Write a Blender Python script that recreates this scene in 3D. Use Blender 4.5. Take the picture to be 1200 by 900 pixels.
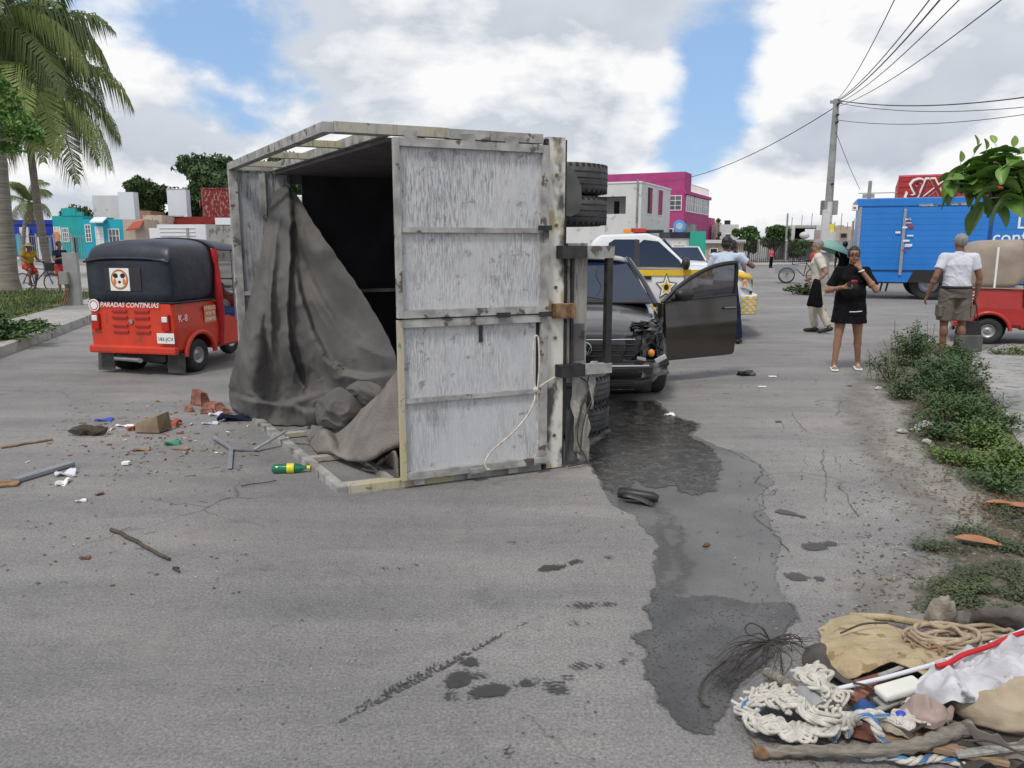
import bpy, bmesh, math, random
from math import radians as R, sin, cos, pi, sqrt, atan2
from mathutils import Vector, Matrix, noise
random.seed(7)
S = bpy.context.scene
for o in list(bpy.data.objects): bpy.data.objects.remove(o)
COL = S.collection
# ---------------------------------------------------------------- camera
H = 1.6; PITCH = math.atan(165/900.0)
cd = bpy.data.cameras.new('camera'); cam = bpy.data.objects.new('camera', cd); COL.objects.link(cam)
cam.location = (0, 0, H); cam.rotation_euler = (pi/2-PITCH, 0, 0)
cd.sensor_width = 36; cd.lens = 27; cd.clip_end = 3000; cd.clip_start = 0.05
S.camera = cam
S.render.resolution_x = 1024; S.render.resolution_y = 768
# ---------------------------------------------------------------- light
SUN_EL, SUN_AZ = R(58), R(-150)      # azimuth measured from +Y towards +X: behind the viewer, to the left
sdir = Vector((sin(SUN_AZ)*cos(SUN_EL), cos(SUN_AZ)*cos(SUN_EL), sin(SUN_EL)))
sl = bpy.data.lights.new('sun', 'SUN'); sun = bpy.data.objects.new('sun', sl); COL.objects.link(sun)
sl.energy = 2.0; sl.angle = R(11); sl.color = (1, .95, .87)
sun.rotation_euler = (-sdir).to_track_quat('-Z', 'Y').to_euler(); sun.location = (0, 0, 30)
S.view_settings.view_transform = 'Standard'; S.view_settings.look = 'None'
S.view_settings.exposure = 0.08; S.view_settings.gamma = 1

def pdir(px, py):
    u = (px-600)/900.; v = (450-py)/900.
    return Vector((u, cos(PITCH)+v*sin(PITCH), v*cos(PITCH)-sin(PITCH)))
def P(px, py, Y):
    d = pdir(px, py); t = Y/d.y
    return Vector((d.x*t, Y, H+d.z*t))
def G(px, py, z=0.0):
    d = pdir(px, py); t = (z-H)/d.z
    return Vector((d.x*t, d.y*t, z))

w = bpy.data.worlds.new('World'); S.world = w; w.use_nodes = True
nt = w.node_tree; nt.nodes.clear()
def N(nt, t, **kw):
    n = nt.nodes.new(t)
    for k, v in kw.items():
        if hasattr(n, k): setattr(n, k, v)
    return n
def sky_world():
    L = nt.links.new
    out = N(nt, 'ShaderNodeOutputWorld'); bg = N(nt, 'ShaderNodeBackground'); bg.inputs[1].default_value = 0.1
    L(bg.outputs[0], out.inputs[0])
    sky = N(nt, 'ShaderNodeTexSky'); sky.sky_type = 'NISHITA'; sky.sun_disc = False
    sky.sun_elevation = SUN_EL; sky.sun_rotation = SUN_AZ; sky.air_density = 1.0; sky.dust_density = .6; sky.ozone_density = 2
    tc = N(nt, 'ShaderNodeTexCoord')
    def mth(op, a, b=None, c=None):
        m = N(nt, 'ShaderNodeMath', operation=op)
        for i, x in enumerate((a, b, c)):
            if x is None: continue
            if isinstance(x, (int, float)): m.inputs[i].default_value = x
            else: L(x, m.inputs[i])
        return m.outputs[0]
    def dens(off):
        add = N(nt, 'ShaderNodeVectorMath', operation='ADD'); L(tc.outputs['Generated'], add.inputs[0]); add.inputs[1].default_value = off
        mp = N(nt, 'ShaderNodeVectorMath', operation='MULTIPLY'); L(add.outputs[0], mp.inputs[0]); mp.inputs[1].default_value = (1, 1, 1.9)
        n1 = N(nt, 'ShaderNodeTexNoise'); n1.inputs['Scale'].default_value = 3.6; n1.inputs['Detail'].default_value = 9
        n1.inputs['Roughness'].default_value = .52; n1.inputs['Distortion'].default_value = .15; L(mp.outputs[0], n1.inputs['Vector'])
        return n1.outputs[0]
    d0 = dens((3.1, .2, .35)); d1 = dens((3.1-.035, .2, .35+.075))
    holes = None
    for (px, py, rad, amt) in ((190, 28, .15, .20), (60, -10, .14, .12), (280, 55, .07, .10), (850, 110, .075, .19), (885, 40, .07, .13), (815, 75, .05, .11), (790, 230, .04, .09), (840, -20, .09, -.16), (1010, 130, .06, .14), (1080, 40, .05, .09), (560, 100, .05, .07), (820, 190, .05, .10), (480, 60, .14, -.10), (640, 60, .12, -.08), (690, 150, .11, -.14), (600, 190, .14, -.05), (950, 190, .10, -.14), (330, 120, .15, -.12), (970, 80, .08, -.16), (1120, 100, .10, -.14), (500, 180, .15, -.05), (1060, 190, .1, -.1), (160, 170, .1, -.1)):
        d = pdir(px, py).normalized()
        dv = N(nt, 'ShaderNodeVectorMath', operation='DISTANCE'); nv = N(nt, 'ShaderNodeVectorMath', operation='NORMALIZE')
        L(tc.outputs['Generated'], nv.inputs[0]); L(nv.outputs[0], dv.inputs[0]); dv.inputs[1].default_value = d
        f = mth('MULTIPLY', mth('SMOOTH_MIN', mth('MAXIMUM', mth('SUBTRACT', 1.0, mth('DIVIDE', dv.outputs['Value'], rad*1.5)), 0.0), 1.0, .1), amt)
        holes = f if holes is None else mth('ADD', holes, f)
    de = mth('SUBTRACT', d0, holes)
    cov = N(nt, 'ShaderNodeMapRange'); cov.interpolation_type = 'SMOOTHSTEP'; L(de, cov.inputs[0])
    cov.inputs[1].default_value = .355; cov.inputs[2].default_value = .485
    sh = N(nt, 'ShaderNodeMapRange'); L(mth('SUBTRACT', d0, d1), sh.inputs[0]); sh.inputs[1].default_value = -.07; sh.inputs[2].default_value = .075
    thick = N(nt, 'ShaderNodeMapRange'); L(de, thick.inputs[0]); thick.inputs[1].default_value = .45; thick.inputs[2].default_value = .72
    thick.inputs[3].default_value = 1; thick.inputs[4].default_value = .5
    br = mth('ADD', mth('MULTIPLY', sh.outputs[0], .62), mth('MULTIPLY', thick.outputs[0], .38))
    cr = N(nt, 'ShaderNodeValToRGB'); L(br, cr.inputs[0]); e = cr.color_ramp.elements
    e[0].position = .16; e[0].color = (.46, .51, .60, 1); e[1].position = .74; e[1].color = (.98, .98, .985, 1)
    m = e.new(.44); m.color = (.73, .765, .82, 1)
    sc = N(nt, 'ShaderNodeVectorMath', operation='SCALE'); L(cr.outputs[0], sc.inputs[0]); sc.inputs['Scale'].default_value = 9.4
    # blue sky, paled by thin veil cloud
    sm = N(nt, 'ShaderNodeMixRGB'); sm.inputs[0].default_value = .62; L(sky.outputs[0], sm.inputs[1]); sm.inputs[2].default_value = (3.5, 5.7, 9.2, 1)
    mx = N(nt, 'ShaderNodeMixRGB'); L(cov.outputs[0], mx.inputs[0]); L(sm.outputs[0], mx.inputs[1]); L(sc.outputs[0], mx.inputs[2])
    L(mx.outputs[0], bg.inputs[0])
sky_world()

# ---------------------------------------------------------------- materials
def mat(name, c1, c2=None, rough=.7, metal=0, scale=6, detail=5, lo=.35, hi=.65, bump=0, bscale=None, stretch=(1, 1, 1), alpha=None, spec=None, c3=None, s3=30, t3=.62, emit=None, coat=0, trans=None):
    """two- or three-tone noise material in object space"""
    m = bpy.data.materials.new(name); m.use_nodes = True; t = m.node_tree; L = t.links.new
    b = t.nodes['Principled BSDF']; b.inputs['Roughness'].default_value = rough; b.inputs['Metallic'].default_value = metal
    if spec is not None: b.inputs['Specular IOR Level'].default_value = spec
    if coat: b.inputs['Coat Weight'].default_value = coat; b.inputs['Coat Roughness'].default_value = .08
    b.inputs['Base Color'].default_value = (*c1, 1)
    if c2 is not None or bump:
        tc = N(t, 'ShaderNodeTexCoord'); mp = N(t, 'ShaderNodeMapping'); L(tc.outputs['Object'], mp.inputs[0]); mp.inputs['Scale'].default_value = stretch
        nz = N(t, 'ShaderNodeTexNoise'); nz.inputs['Scale'].default_value = scale; nz.inputs['Detail'].default_value = detail; L(mp.outputs[0], nz.inputs['Vector'])
        last = None
        if c2 is not None:
            rp = N(t, 'ShaderNodeValToRGB'); L(nz.outputs[0], rp.inputs[0]); e = rp.color_ramp.elements
            e[0].position = lo; e[0].color = (*c1, 1); e[1].position = hi; e[1].color = (*c2, 1); last = rp.outputs[0]
            if c3 is not None:
                n3 = N(t, 'ShaderNodeTexNoise'); n3.inputs['Scale'].default_value = s3; n3.inputs['Detail'].default_value = 6; L(mp.outputs[0], n3.inputs['Vector'])
                r3 = N(t, 'ShaderNodeMapRange'); L(n3.outputs[0], r3.inputs[0]); r3.inputs[1].default_value = t3; r3.inputs[2].default_value = t3+.04
                mx = N(t, 'ShaderNodeMixRGB'); L(r3.outputs[0], mx.inputs[0]); L(last, mx.inputs[1]); mx.inputs[2].default_value = (*c3, 1); last = mx.outputs[0]
            L(last, b.inputs['Base Color'])
        if bump:
            nb = nz
            if bscale:
                nb = N(t, 'ShaderNodeTexNoise'); nb.inputs['Scale'].default_value = bscale; nb.inputs['Detail'].default_value = 5; L(mp.outputs[0], nb.inputs['Vector'])
            bp = N(t, 'ShaderNodeBump'); bp.inputs['Strength'].default_value = min(1, bump); bp.inputs['Distance'].default_value = .02; L(nb.outputs[0], bp.inputs['Height']); L(bp.outputs[0], b.inputs['Normal'])
    if emit: b.inputs['Emission Color'].default_value = (*emit, 1); b.inputs['Emission Strength'].default_value = 1
    if alpha is not None: b.inputs['Alpha'].default_value = alpha
    if trans is not None: b.inputs['Transmission Weight'].default_value = trans
    return m
M = {}
def mm(k, *a, **kw):
    M[k] = mat(k, *a, **kw); return M[k]

def road_material():
    m = bpy.data.materials.new('worn asphalt'); m.use_nodes = True; t = m.node_tree; L = t.links.new; b = t.nodes['Principled BSDF']
    tc = N(t, 'ShaderNodeTexCoord'); b.inputs['Roughness'].default_value = .85; b.inputs['Specular IOR Level'].default_value = .3
    def nz(s, d=5, r=.5, v=None):
        n = N(t, 'ShaderNodeTexNoise'); n.inputs['Scale'].default_value = s; n.inputs['Detail'].default_value = d; n.inputs['Roughness'].default_value = r
        L(v or tc.outputs['Object'], n.inputs['Vector']); return n.outputs[0]
    def ramp(x, stops):
        r = N(t, 'ShaderNodeValToRGB'); L(x, r.inputs[0]); e = r.color_ramp.elements
        e[0].position, e[0].color = stops[0][0], (*stops[0][1], 1); e[1].position, e[1].color = stops[-1][0], (*stops[-1][1], 1)
        for p, c in stops[1:-1]: q = e.new(p); q.color = (*c, 1)
        return r.outputs[0]
    def mix(f, a, bb, mode='MIX'):
        x = N(t, 'ShaderNodeMixRGB'); x.blend_type = mode
        if isinstance(f, float): x.inputs[0].default_value = f
        else: L(f, x.inputs[0])
        for i, s in ((1, a), (2, bb)):
            if isinstance(s, tuple): x.inputs[i].default_value = (*s, 1)
            else: L(s, x.inputs[i])
        return x.outputs[0]
    base = ramp(nz(.55, 6, .6), [(.3, (.192, .187, .186)), (.5, (.226, .220, .218)), (.72, (.270, .262, .257))])
    mp = N(t, 'ShaderNodeMapping'); L(tc.outputs['Object'], mp.inputs[0]); mp.inputs['Rotation'].default_value = (0, 0, R(32)); mp.inputs['Scale'].default_value = (.25, 1.6, 1)
    worn = ramp(nz(1.3, 6, .65, mp.outputs[0]), [(.38, (.84, .84, .85)), (.62, (1.08, 1.07, 1.05))])
    c = mix(1.0, base, worn, 'MULTIPLY')
    grit = ramp(nz(80, 4, .85), [(.34, (.45, .45, .46)), (.5, (1, 1, 1)), (.68, (1.6, 1.57, 1.52))])
    c = mix(.85, c, grit, 'MULTIPLY')
    med = ramp(nz(14, 6, .7), [(.34, (.80, .80, .81)), (.55, (1.0, 1, 1)), (.75, (1.12, 1.11, 1.1))])
    c = mix(.55, c, med, 'MULTIPLY')
    big = ramp(nz(.16, 4, .55), [(.35, (.86, .86, .87)), (.5, (1, 1, 1)), (.65, (1.13, 1.115, 1.09))]); c = mix(1.0, c, big, 'MULTIPLY')
    blot = ramp(nz(2.6, 8, .7), [(.30, (.74, .73, .73)), (.42, (1, 1, 1)), (.8, (1.06, 1.05, 1.04))]); c = mix(.8, c, blot, 'MULTIPLY')
    # pale stones showing and dark specks
    v = N(t, 'ShaderNodeTexVoronoi'); v.inputs['Scale'].default_value = 55; L(tc.outputs['Object'], v.inputs['Vector'])
    sp = N(t, 'ShaderNodeMapRange'); L(v.outputs['Distance'], sp.inputs[0]); sp.inputs[1].default_value = .12; sp.inputs[2].default_value = .05
    sel = N(t, 'ShaderNodeSeparateColor'); L(v.outputs['Color'], sel.inputs[0])
    g1 = N(t, 'ShaderNodeMath', operation='GREATER_THAN'); L(sel.outputs[0], g1.inputs[0]); g1.inputs[1].default_value = .93
    g2 = N(t, 'ShaderNodeMath', operation='LESS_THAN'); L(sel.outputs[0], g2.inputs[0]); g2.inputs[1].default_value = .10
    for g, colr in ((g1, (.5, .48, .45)), (g2, (.07, .065, .06))):
        a = N(t, 'ShaderNodeMath', operation='MULTIPLY'); L(g.outputs[0], a.inputs[0]); L(sp.outputs[0], a.inputs[1]); c = mix(a.outputs[0], c, colr)
    # dirt drift
    dirt = N(t, 'ShaderNodeMapRange'); L(nz(.9, 8, .65), dirt.inputs[0]); dirt.inputs[1].default_value = .56; dirt.inputs[2].default_value = .74; dirt.inputs[4].default_value = .55
    c = mix(dirt.outputs[0], c, (.27, .25, .225))
    # hairline cracks
    vc = N(t, 'ShaderNodeTexVoronoi'); vc.feature = 'DISTANCE_TO_EDGE'; vc.inputs['Scale'].default_value = .42
    nd = N(t, 'ShaderNodeTexNoise'); nd.inputs['Scale'].default_value = 3; nd.inputs['Detail'].default_value = 8; L(tc.outputs['Object'], nd.inputs['Vector'])
    av = N(t, 'ShaderNodeMixRGB'); av.inputs[0].default_value = .22; L(tc.outputs['Object'], av.inputs[1]); L(nd.outputs['Color'], av.inputs[2]); L(av.outputs[0], vc.inputs['Vector'])
    ck = N(t, 'ShaderNodeMapRange'); L(vc.outputs['Distance'], ck.inputs[0]); ck.inputs[1].default_value = .0028; ck.inputs[2].default_value = .0006
    cm = N(t, 'ShaderNodeMapRange'); L(nz(.8, 2), cm.inputs[0]); cm.inputs[1].default_value = .5; cm.inputs[2].default_value = .62; cm.inputs[4].default_value = .75
    cx = N(t, 'ShaderNodeMath', operation='MULTIPLY'); L(ck.outputs[0], cx.inputs[0]); L(cm.outputs[0], cx.inputs[1]); c = mix(cx.outputs[0], c, (.07, .068, .065))
    L(c, b.inputs['Base Color'])
    bp = N(t, 'ShaderNodeBump'); bp.inputs['Strength'].default_value = .5; bp.inputs['Distance'].default_value = .006; L(nz(120, 4, .75), bp.inputs['Height'])
    b2 = N(t, 'ShaderNodeBump'); b2.inputs['Strength'].default_value = .35; b2.inputs['Distance'].default_value = .03; L(nz(5, 6, .6), b2.inputs['Height']); L(bp.outputs[0], b2.inputs['Normal'])
    L(b2.outputs[0], b.inputs['Normal'])
    return m
M['road'] = road_material()

def streak_material(name, base, dark, light, axis=2, dense=.52, fine=22, yellow=None):
    """painted plywood with long streaks along one axis"""
    m = bpy.data.materials.new(name); m.use_nodes = True; t = m.node_tree; L = t.links.new; b = t.nodes['Principled BSDF']; b.inputs['Roughness'].default_value = .75
    b.inputs['Specular IOR Level'].default_value = .3
    tc = N(t, 'ShaderNodeTexCoord')
    def st(s, k):
        mp = N(t, 'ShaderNodeMapping'); L(tc.outputs['Object'], mp.inputs[0]); v = [s, s, s]; v[axis] = s*k; mp.inputs['Scale'].default_value = v
        n = N(t, 'ShaderNodeTexNoise'); n.inputs['Scale'].default_value = 1; n.inputs['Detail'].default_value = 7; n.inputs['Roughness'].default_value = .68; n.inputs['Distortion'].default_value = .4; L(mp.outputs[0], n.inputs['Vector']); return n.outputs[0]
    def rng(x, a, bb, hi=1.0):
        r = N(t, 'ShaderNodeMapRange'); L(x, r.inputs[0]); r.inputs[1].default_value = a; r.inputs[2].default_value = bb; r.inputs[4].default_value = hi; return r.outputs[0]
    def mix(f, a, bb):
        x = N(t, 'ShaderNodeMixRGB'); L(f, x.inputs[0])
        for i, s in ((1, a), (2, bb)):
            if isinstance(s, tuple): x.inputs[i].default_value = (*s, 1)
            else: L(s, x.inputs[i])
        return x.outputs[0]
    c = mix(rng(st(1.6, .7), .35, .7), base, light)
    f1 = rng(st(fine*2.2, .09), dense, dense+.12); f2 = rng(st(2.3, .6), .38, .62)
    ml = N(t, 'ShaderNodeMath', operation='MULTIPLY'); L(f1, ml.inputs[0]); L(f2, ml.inputs[1])
    c = mix(ml.outputs[0], c, dark)
    f3 = rng(st(5, .35), .60, .70, .65); c = mix(f3, c, tuple(x*1.2 for x in dark))
    sc_ = rng(st(9, 1.0), .60, .66, .75); c = mix(sc_, c, tuple(x*.8 for x in dark)); c = mix(rng(st(1.3, 1.0), .5, .75, .45), c, tuple(x*.62 for x in light))
    if yellow: c = mix(rng(st(1.1, .8), .5, .56), c, yellow)
    L(c, b.inputs['Base Color'])
    bp = N(t, 'ShaderNodeBump'); bp.inputs['Strength'].default_value = .35; bp.inputs['Distance'].default_value = .004; L(f1, bp.inputs['Height']); L(bp.outputs[0], b.inputs['Normal'])
    return m
M['ply'] = streak_material('white painted plywood', (.50, .505, .53), (.26, .26, .262), (.60, .60, .61), dense=.46, fine=60)
M['ply2'] = streak_material('grey painted plywood', (.27, .275, .29), (.06, .06, .062), (.40, .405, .42), dense=.49)
M['cream'] = streak_material('cream flaking paint', (.45, .40, .24), (.07, .06, .05), (.40, .39, .37), dense=.52, fine=9)
mm('flake', (.09, .085, .08), (.66, .64, .58), scale=5.5, detail=10, lo=.42, hi=.50, rough=.75, c3=(.42, .36, .2), s3=4, t3=.56, stretch=(1, 1, .5), bump=.4)
M['oldwood'] = streak_material('weathered grey timber', (.27, .26, .24), (.09, .085, .078), (.38, .37, .34), dense=.5)
mm('frame_grey', (.22, .215, .205), (.42, .415, .40), scale=9, c3=(.10, .085, .07), s3=11, t3=.60, rough=.65)
mm('steel', (.33, .34, .36), (.42, .43, .45), rough=.45, metal=.7, scale=20)
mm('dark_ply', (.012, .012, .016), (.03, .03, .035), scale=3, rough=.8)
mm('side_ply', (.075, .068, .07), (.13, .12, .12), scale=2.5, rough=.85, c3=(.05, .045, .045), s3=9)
mm('black_metal', (.012, .012, .014), (.035, .032, .03), scale=14, rough=.5)
mm('rust', (.10, .05, .025), (.28, .17, .09), scale=18, rough=.85)
mm('rubber', (.022, .022, .024), (.045, .044, .046), scale=9, rough=.85)
mm('rubber_dusty', (.05, .05, .053), (.095, .093, .093), scale=7, rough=.9)
mm('flap', (.075, .075, .075), (.12, .118, .115), scale=5, rough=.9, bump=.2)
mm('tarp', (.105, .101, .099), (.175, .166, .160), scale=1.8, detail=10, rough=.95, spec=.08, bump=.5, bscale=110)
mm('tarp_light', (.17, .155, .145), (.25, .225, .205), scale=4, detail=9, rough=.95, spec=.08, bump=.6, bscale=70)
mm('rope_white', (.42, .40, .36), (.62, .59, .53), scale=30, rough=.9, bump=.4, bscale=220)
mm('rope_tan', (.33, .25, .17), (.45, .36, .26), scale=30, rough=.9, bump=.4, bscale=220)
mm('rope_blue', (.03, .12, .32), (.05, .2, .42), scale=30, rough=.8)
mm('car_grey', (.024, .023, .026), (.028, .027, .030), rough=.25, metal=.3, coat=.7, scale=3)
mm('car_door', (.055, .047, .042), (.06, .052, .046), rough=.3, metal=.5, coat=.6, scale=3)
mm('black_plastic', (.012, .012, .013), (.02, .02, .021), rough=.45, scale=12)
mm('scraped', (.02, .02, .021), (.17, .165, .16), scale=6, rough=.5, lo=.45, hi=.6, detail=9)
mm('glass', (.008, .020, .05), rough=.05, spec=.5)
mm('glass_grey', (.09, .10, .115), rough=.06, spec=.9)
mm('glass_door', (.13, .12, .135), rough=.06, spec=.8, alpha=.62)
mm('chrome', (.62, .62, .64), rough=.18, metal=1)
mm('white_paint', (.72, .73, .75), (.66, .67, .69), rough=.35, coat=.4, scale=3)
mm('yellow_paint', (.75, .50, .03), rough=.4, coat=.3)
mm('amber', (.75, .28, .03), rough=.3)
mm('lamp_red', (.45, .015, .01), rough=.2, coat=.5)
mm('lamp_white', (.75, .76, .78), rough=.15, coat=.5)
mm('lens', (.45, .46, .48), rough=.12, spec=.9)
mm('red_paint', (.68, .050, .016), (.54, .04, .016), rough=.45, coat=.2, scale=3, detail=10, c3=(.33, .06, .035), s3=7, t3=.62, bump=.1)
mm('red_dark', (.42, .022, .016), (.34, .02, .015), rough=.45, coat=.3, scale=4)
mm('red_cloth', (.5, .012, .02), (.35, .01, .015), rough=.8, scale=6)
mm('canopy', (.010, .013, .024), (.024, .028, .044), rough=.42, scale=3, detail=9, bump=.6, bscale=5)
mm('canopy_beige', (.33, .27, .22), (.25, .2, .165), rough=.8, scale=4, bump=.3)
mm('white_print', (.8, .8, .78), rough=.6)
mm('black_print', (.01, .01, .01), rough=.6)
mm('orange_print', (.7, .22, .06), rough=.6)
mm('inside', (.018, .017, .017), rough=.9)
mm('truck_blue', (.008, .17, .55), (.012, .19, .61), rough=.38, coat=.3, scale=1.5)
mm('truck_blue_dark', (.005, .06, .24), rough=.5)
mm('sky_paint', (.02, .22, .62), rough=.4)
mm('sign_red', (.36, .018, .02), (.42, .03, .025), rough=.55, scale=3, stretch=(1, 1, 1))
mm('sign_deep', (.22, .008, .012), rough=.5)
mm('concrete', (.30, .29, .275), (.40, .39, .37), scale=5, detail=8, rough=.9, c3=(.2, .19, .18), s3=9, t3=.6, bump=.3, bscale=30)
mm('pole_concrete', (.22, .225, .225), (.33, .33, .325), scale=3, rough=.9)
mm('kerb', (.26, .25, .235), (.38, .37, .34), scale=4, detail=8, rough=.92, c3=(.1, .11, .07), s3=6, t3=.6, bump=.4, bscale=25)
mm('pave', (.29, .275, .26), (.36, .345, .325), scale=3, detail=8, rough=.92, c3=(.25, .235, .21), s3=5, t3=.58)
mm('slab', (.25, .245, .235), (.34, .33, .32), scale=1.6, detail=9, rough=.92, c3=(.19, .18, .165), s3=7, t3=.56, bump=.3, bscale=30)
mm('soil', (.085, .07, .052), (.15, .125, .095), scale=7, detail=9, rough=.95, c3=(.24, .22, .18), s3=26, t3=.6, bump=.8, bscale=18)
mm('dust', (.22, .205, .185), (.28, .265, .24), scale=5, detail=9, rough=.95, c3=(.16, .145, .125), s3=22, t3=.58, bump=.5, bscale=40)
mm('lawn', (.06, .085, .025), (.10, .13, .04), scale=4, rough=.95)
mm('wet', (.040, .039, .040), (.075, .073, .073), scale=6, detail=9, rough=.26, spec=.5, c3=(.022, .021, .021), s3=70, t3=.57, bump=.16, bscale=110)
mm('oil', (.030, .027, .024), (.090, .083, .074), scale=9, detail=11, rough=.2, lo=.38, hi=.64, spec=.5, c3=(.012, .011, .010), s3=34, t3=.53, stretch=(1, 1.25, 1), bump=.14, bscale=90)
mm('damp', (.088, .086, .085), (.145, .141, .139), scale=2.0, detail=10, rough=.34, spec=.5, c3=(.07, .068, .066), s3=70, t3=.6, bump=.2, bscale=120)
mm('print', (.045, .044, .045), (.07, .068, .068), scale=30, rough=.55)
mm('crack', (.085, .083, .08), (.17, .165, .16), scale=9, lo=.45, hi=.55, rough=.95)
mm('leaf_dark', (.035, .08, .02), (.065, .125, .032), scale=1.2, rough=.6, lo=.3, hi=.7)
mm('leaf_far', (.032, .072, .022), (.065, .115, .032), scale=.35, rough=.65, lo=.3, hi=.7)
mm('leaf_mid', (.038, .085, .020), (.075, .135, .032), scale=1.5, rough=.6, lo=.3, hi=.7)
mm('leaf_weed', (.028, .070, .018), (.068, .125, .03), scale=3, rough=.6, lo=.3, hi=.7)
mm('leaf_lime', (.075, .135, .024), (.13, .195, .04), scale=3, rough=.6, lo=.3, hi=.7)
mm('leaf_bright', (.06, .15, .02), (.12, .24, .04), scale=2, rough=.5, lo=.3, hi=.7)
mm('leaf_almond', (.085, .18, .03), (.15, .27, .05), scale=5, rough=.4, lo=.3, hi=.7)
mm('leaf_almond_young', (.18, .28, .05), (.24, .34, .07), scale=5, rough=.45)
mm('frond', (.10, .15, .03), (.20, .24, .05), scale=.8, rough=.55, lo=.3, hi=.7)
mm('frond_dark', (.06, .095, .025), (.11, .15, .035), scale=.8, rough=.55, lo=.3, hi=.7)
mm('frond_dry', (.22, .17, .07), (.16, .11, .05), scale=2, rough=.8)
mm('grass', (.07, .10, .028), (.12, .15, .05), scale=2, rough=.8)
mm('dry_leaf', (.36, .17, .075), (.28, .12, .05), scale=14, rough=.7)
mm('litter_leaf', (.16, .09, .045), (.09, .05, .028), scale=14, rough=.85)
mm('bark', (.10, .085, .065), (.2, .175, .14), scale=5, rough=.95, stretch=(1, 1, 6), bump=.6)
mm('palm_bark', (.14, .125, .105), (.24, .22, .19), scale=3, rough=.95, stretch=(.5, .5, 7), bump=.7)
mm('twig', (.045, .036, .028), (.085, .068, .05), scale=20, rough=.9)
mm('stick', (.14, .125, .105), (.24, .215, .18), scale=16, rough=.9, stretch=(1, 5, 5), bump=.5)
mm('plank', (.20, .13, .08), (.34, .235, .15), scale=6, rough=.85, stretch=(1, 7, 7))
mm('brick', (.17, .065, .045), (.30, .135, .095), scale=18, rough=.95, bump=.5)
mm('skin', (.30, .155, .095), (.33, .175, .11), scale=8, rough=.55)
mm('skin_dark', (.17, .08, .048), (.2, .095, .058), scale=8, rough=.55)
mm('hair_black', (.008, .007, .007), (.016, .014, .013), scale=40, rough=.5)
mm('hair_grey', (.16, .155, .15), (.3, .29, .28), scale=50, rough=.7)
mm('cloth_black', (.005, .005, .0065), (.010, .010, .012), scale=10, rough=.9, spec=.12, bump=.3, bscale=9)
mm('cloth_navy', (.012, .016, .035), (.02, .025, .05), scale=10, rough=.9, spec=.12)
mm('cloth_white', (.62, .63, .70), (.54, .55, .62), scale=6, rough=.9, spec=.12, bump=.5, bscale=9)
mm('cloth_cream', (.60, .58, .50), (.5, .48, .42), scale=6, rough=.9, spec=.12, bump=.5, bscale=9)
mm('rag_beige', (.30, .27, .21), (.42, .38, .30), scale=9, rough=.95, bump=.5, bscale=60)
mm('cloth_khaki', (.56, .52, .43), (.46, .43, .35), scale=6, rough=.9, spec=.12, bump=.5, bscale=8)
mm('cloth_taupe', (.17, .15, .13), (.12, .105, .09), scale=8, rough=.9, spec=.12, bump=.5, bscale=9)
mm('cloth_blue', (.03, .07, .2), (.05, .1, .26), scale=8, rough=.9, spec=.12)
mm('cloth_pale_blue', (.45, .53, .66), (.52, .58, .7), scale=6, rough=.9, spec=.12, bump=.4, bscale=9)
mm('cloth_yellow', (.42, .28, .03), (.3, .16, .02), scale=5, rough=.9, spec=.12)
mm('cloth_red', (.45, .06, .05), (.35, .04, .04), scale=5, rough=.9, spec=.12)
mm('cloth_pink', (.7, .13, .2), (.6, .1, .16), scale=5, rough=.9, spec=.12)
mm('straw', (.45, .33, .18), (.3, .21, .11), scale=20, rough=.9)
mm('shirt_white', (.36, .355, .38), (.60, .595, .62), scale=8, detail=9, rough=.9, c3=(.16, .15, .16), s3=9, t3=.60, bump=.5, bscale=12)
mm('sack', (.30, .24, .17), (.44, .365, .27), scale=7, detail=9, rough=.95, c3=(.27, .22, .16), s3=9, t3=.6, bump=.6, bscale=14)
mm('carpet', (.33, .255, .15), (.47, .375, .235), scale=9, detail=9, rough=.95, c3=(.26, .18, .09), s3=14, t3=.6, bump=.6, bscale=60)
mm('carpet_back', (.045, .04, .036), (.08, .07, .06), scale=9, rough=.95)
mm('grey_rag', (.12, .11, .10), (.2, .18, .165), scale=9, rough=.95, bump=.4)
mm('pink_rag', (.36, .27, .24), (.28, .21, .19), scale=9, rough=.95, bump=.4)
mm('pvc', (.62, .64, .70), rough=.35)
mm('foam', (.66, .65, .6), (.58, .57, .52), scale=12, rough=.9)
mm('bottle_green', (.02, .30, .16), rough=.08, trans=.55, alpha=.9)
mm('bottle_yellow', (.72, .62, .02), rough=.4)
mm('blue_plastic', (.02, .06, .42), rough=.4)
mm('orange_plastic', (.38, .075, .025), (.22, .045, .02), scale=12, rough=.7)
mm('cover', (.035, .055, .022), (.075, .095, .035), scale=4, rough=.7)
mm('card', (.27, .2, .135), (.17, .125, .085), scale=8, rough=.9)
mm('green_plastic', (.02, .2, .11), rough=.5)
mm('stone', (.5, .48, .45), (.3, .29, .27), scale=9, rough=.9, bump=.5)
mm('wire', (.05, .04, .035), rough=.6)
mm('wall_white', (.55, .55, .55), (.62, .62, .61), scale=.7, detail=8, rough=.9, c3=(.42, .41, .4), s3=1.6, t3=.62)
mm('wall_bright', (.70, .72, .76), (.66, .68, .72), scale=.7, rough=.9)
mm('wall_pink', (.37, .045, .17), (.42, .06, .20), scale=.8, rough=.85)
mm('pink_dark', (.30, .03, .10), rough=.8)
mm('wall_teal', (.012, .30, .31), (.02, .36, .37), scale=.8, rough=.85)
mm('wall_aqua', (.012, .33, .44), (.02, .38, .50), scale=.8, rough=.85)
mm('wall_green', (.03, .36, .26), rough=.85)
mm('wall_cobalt', (.01, .035, .30), (.015, .045, .36), scale=.8, rough=.85)
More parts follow.
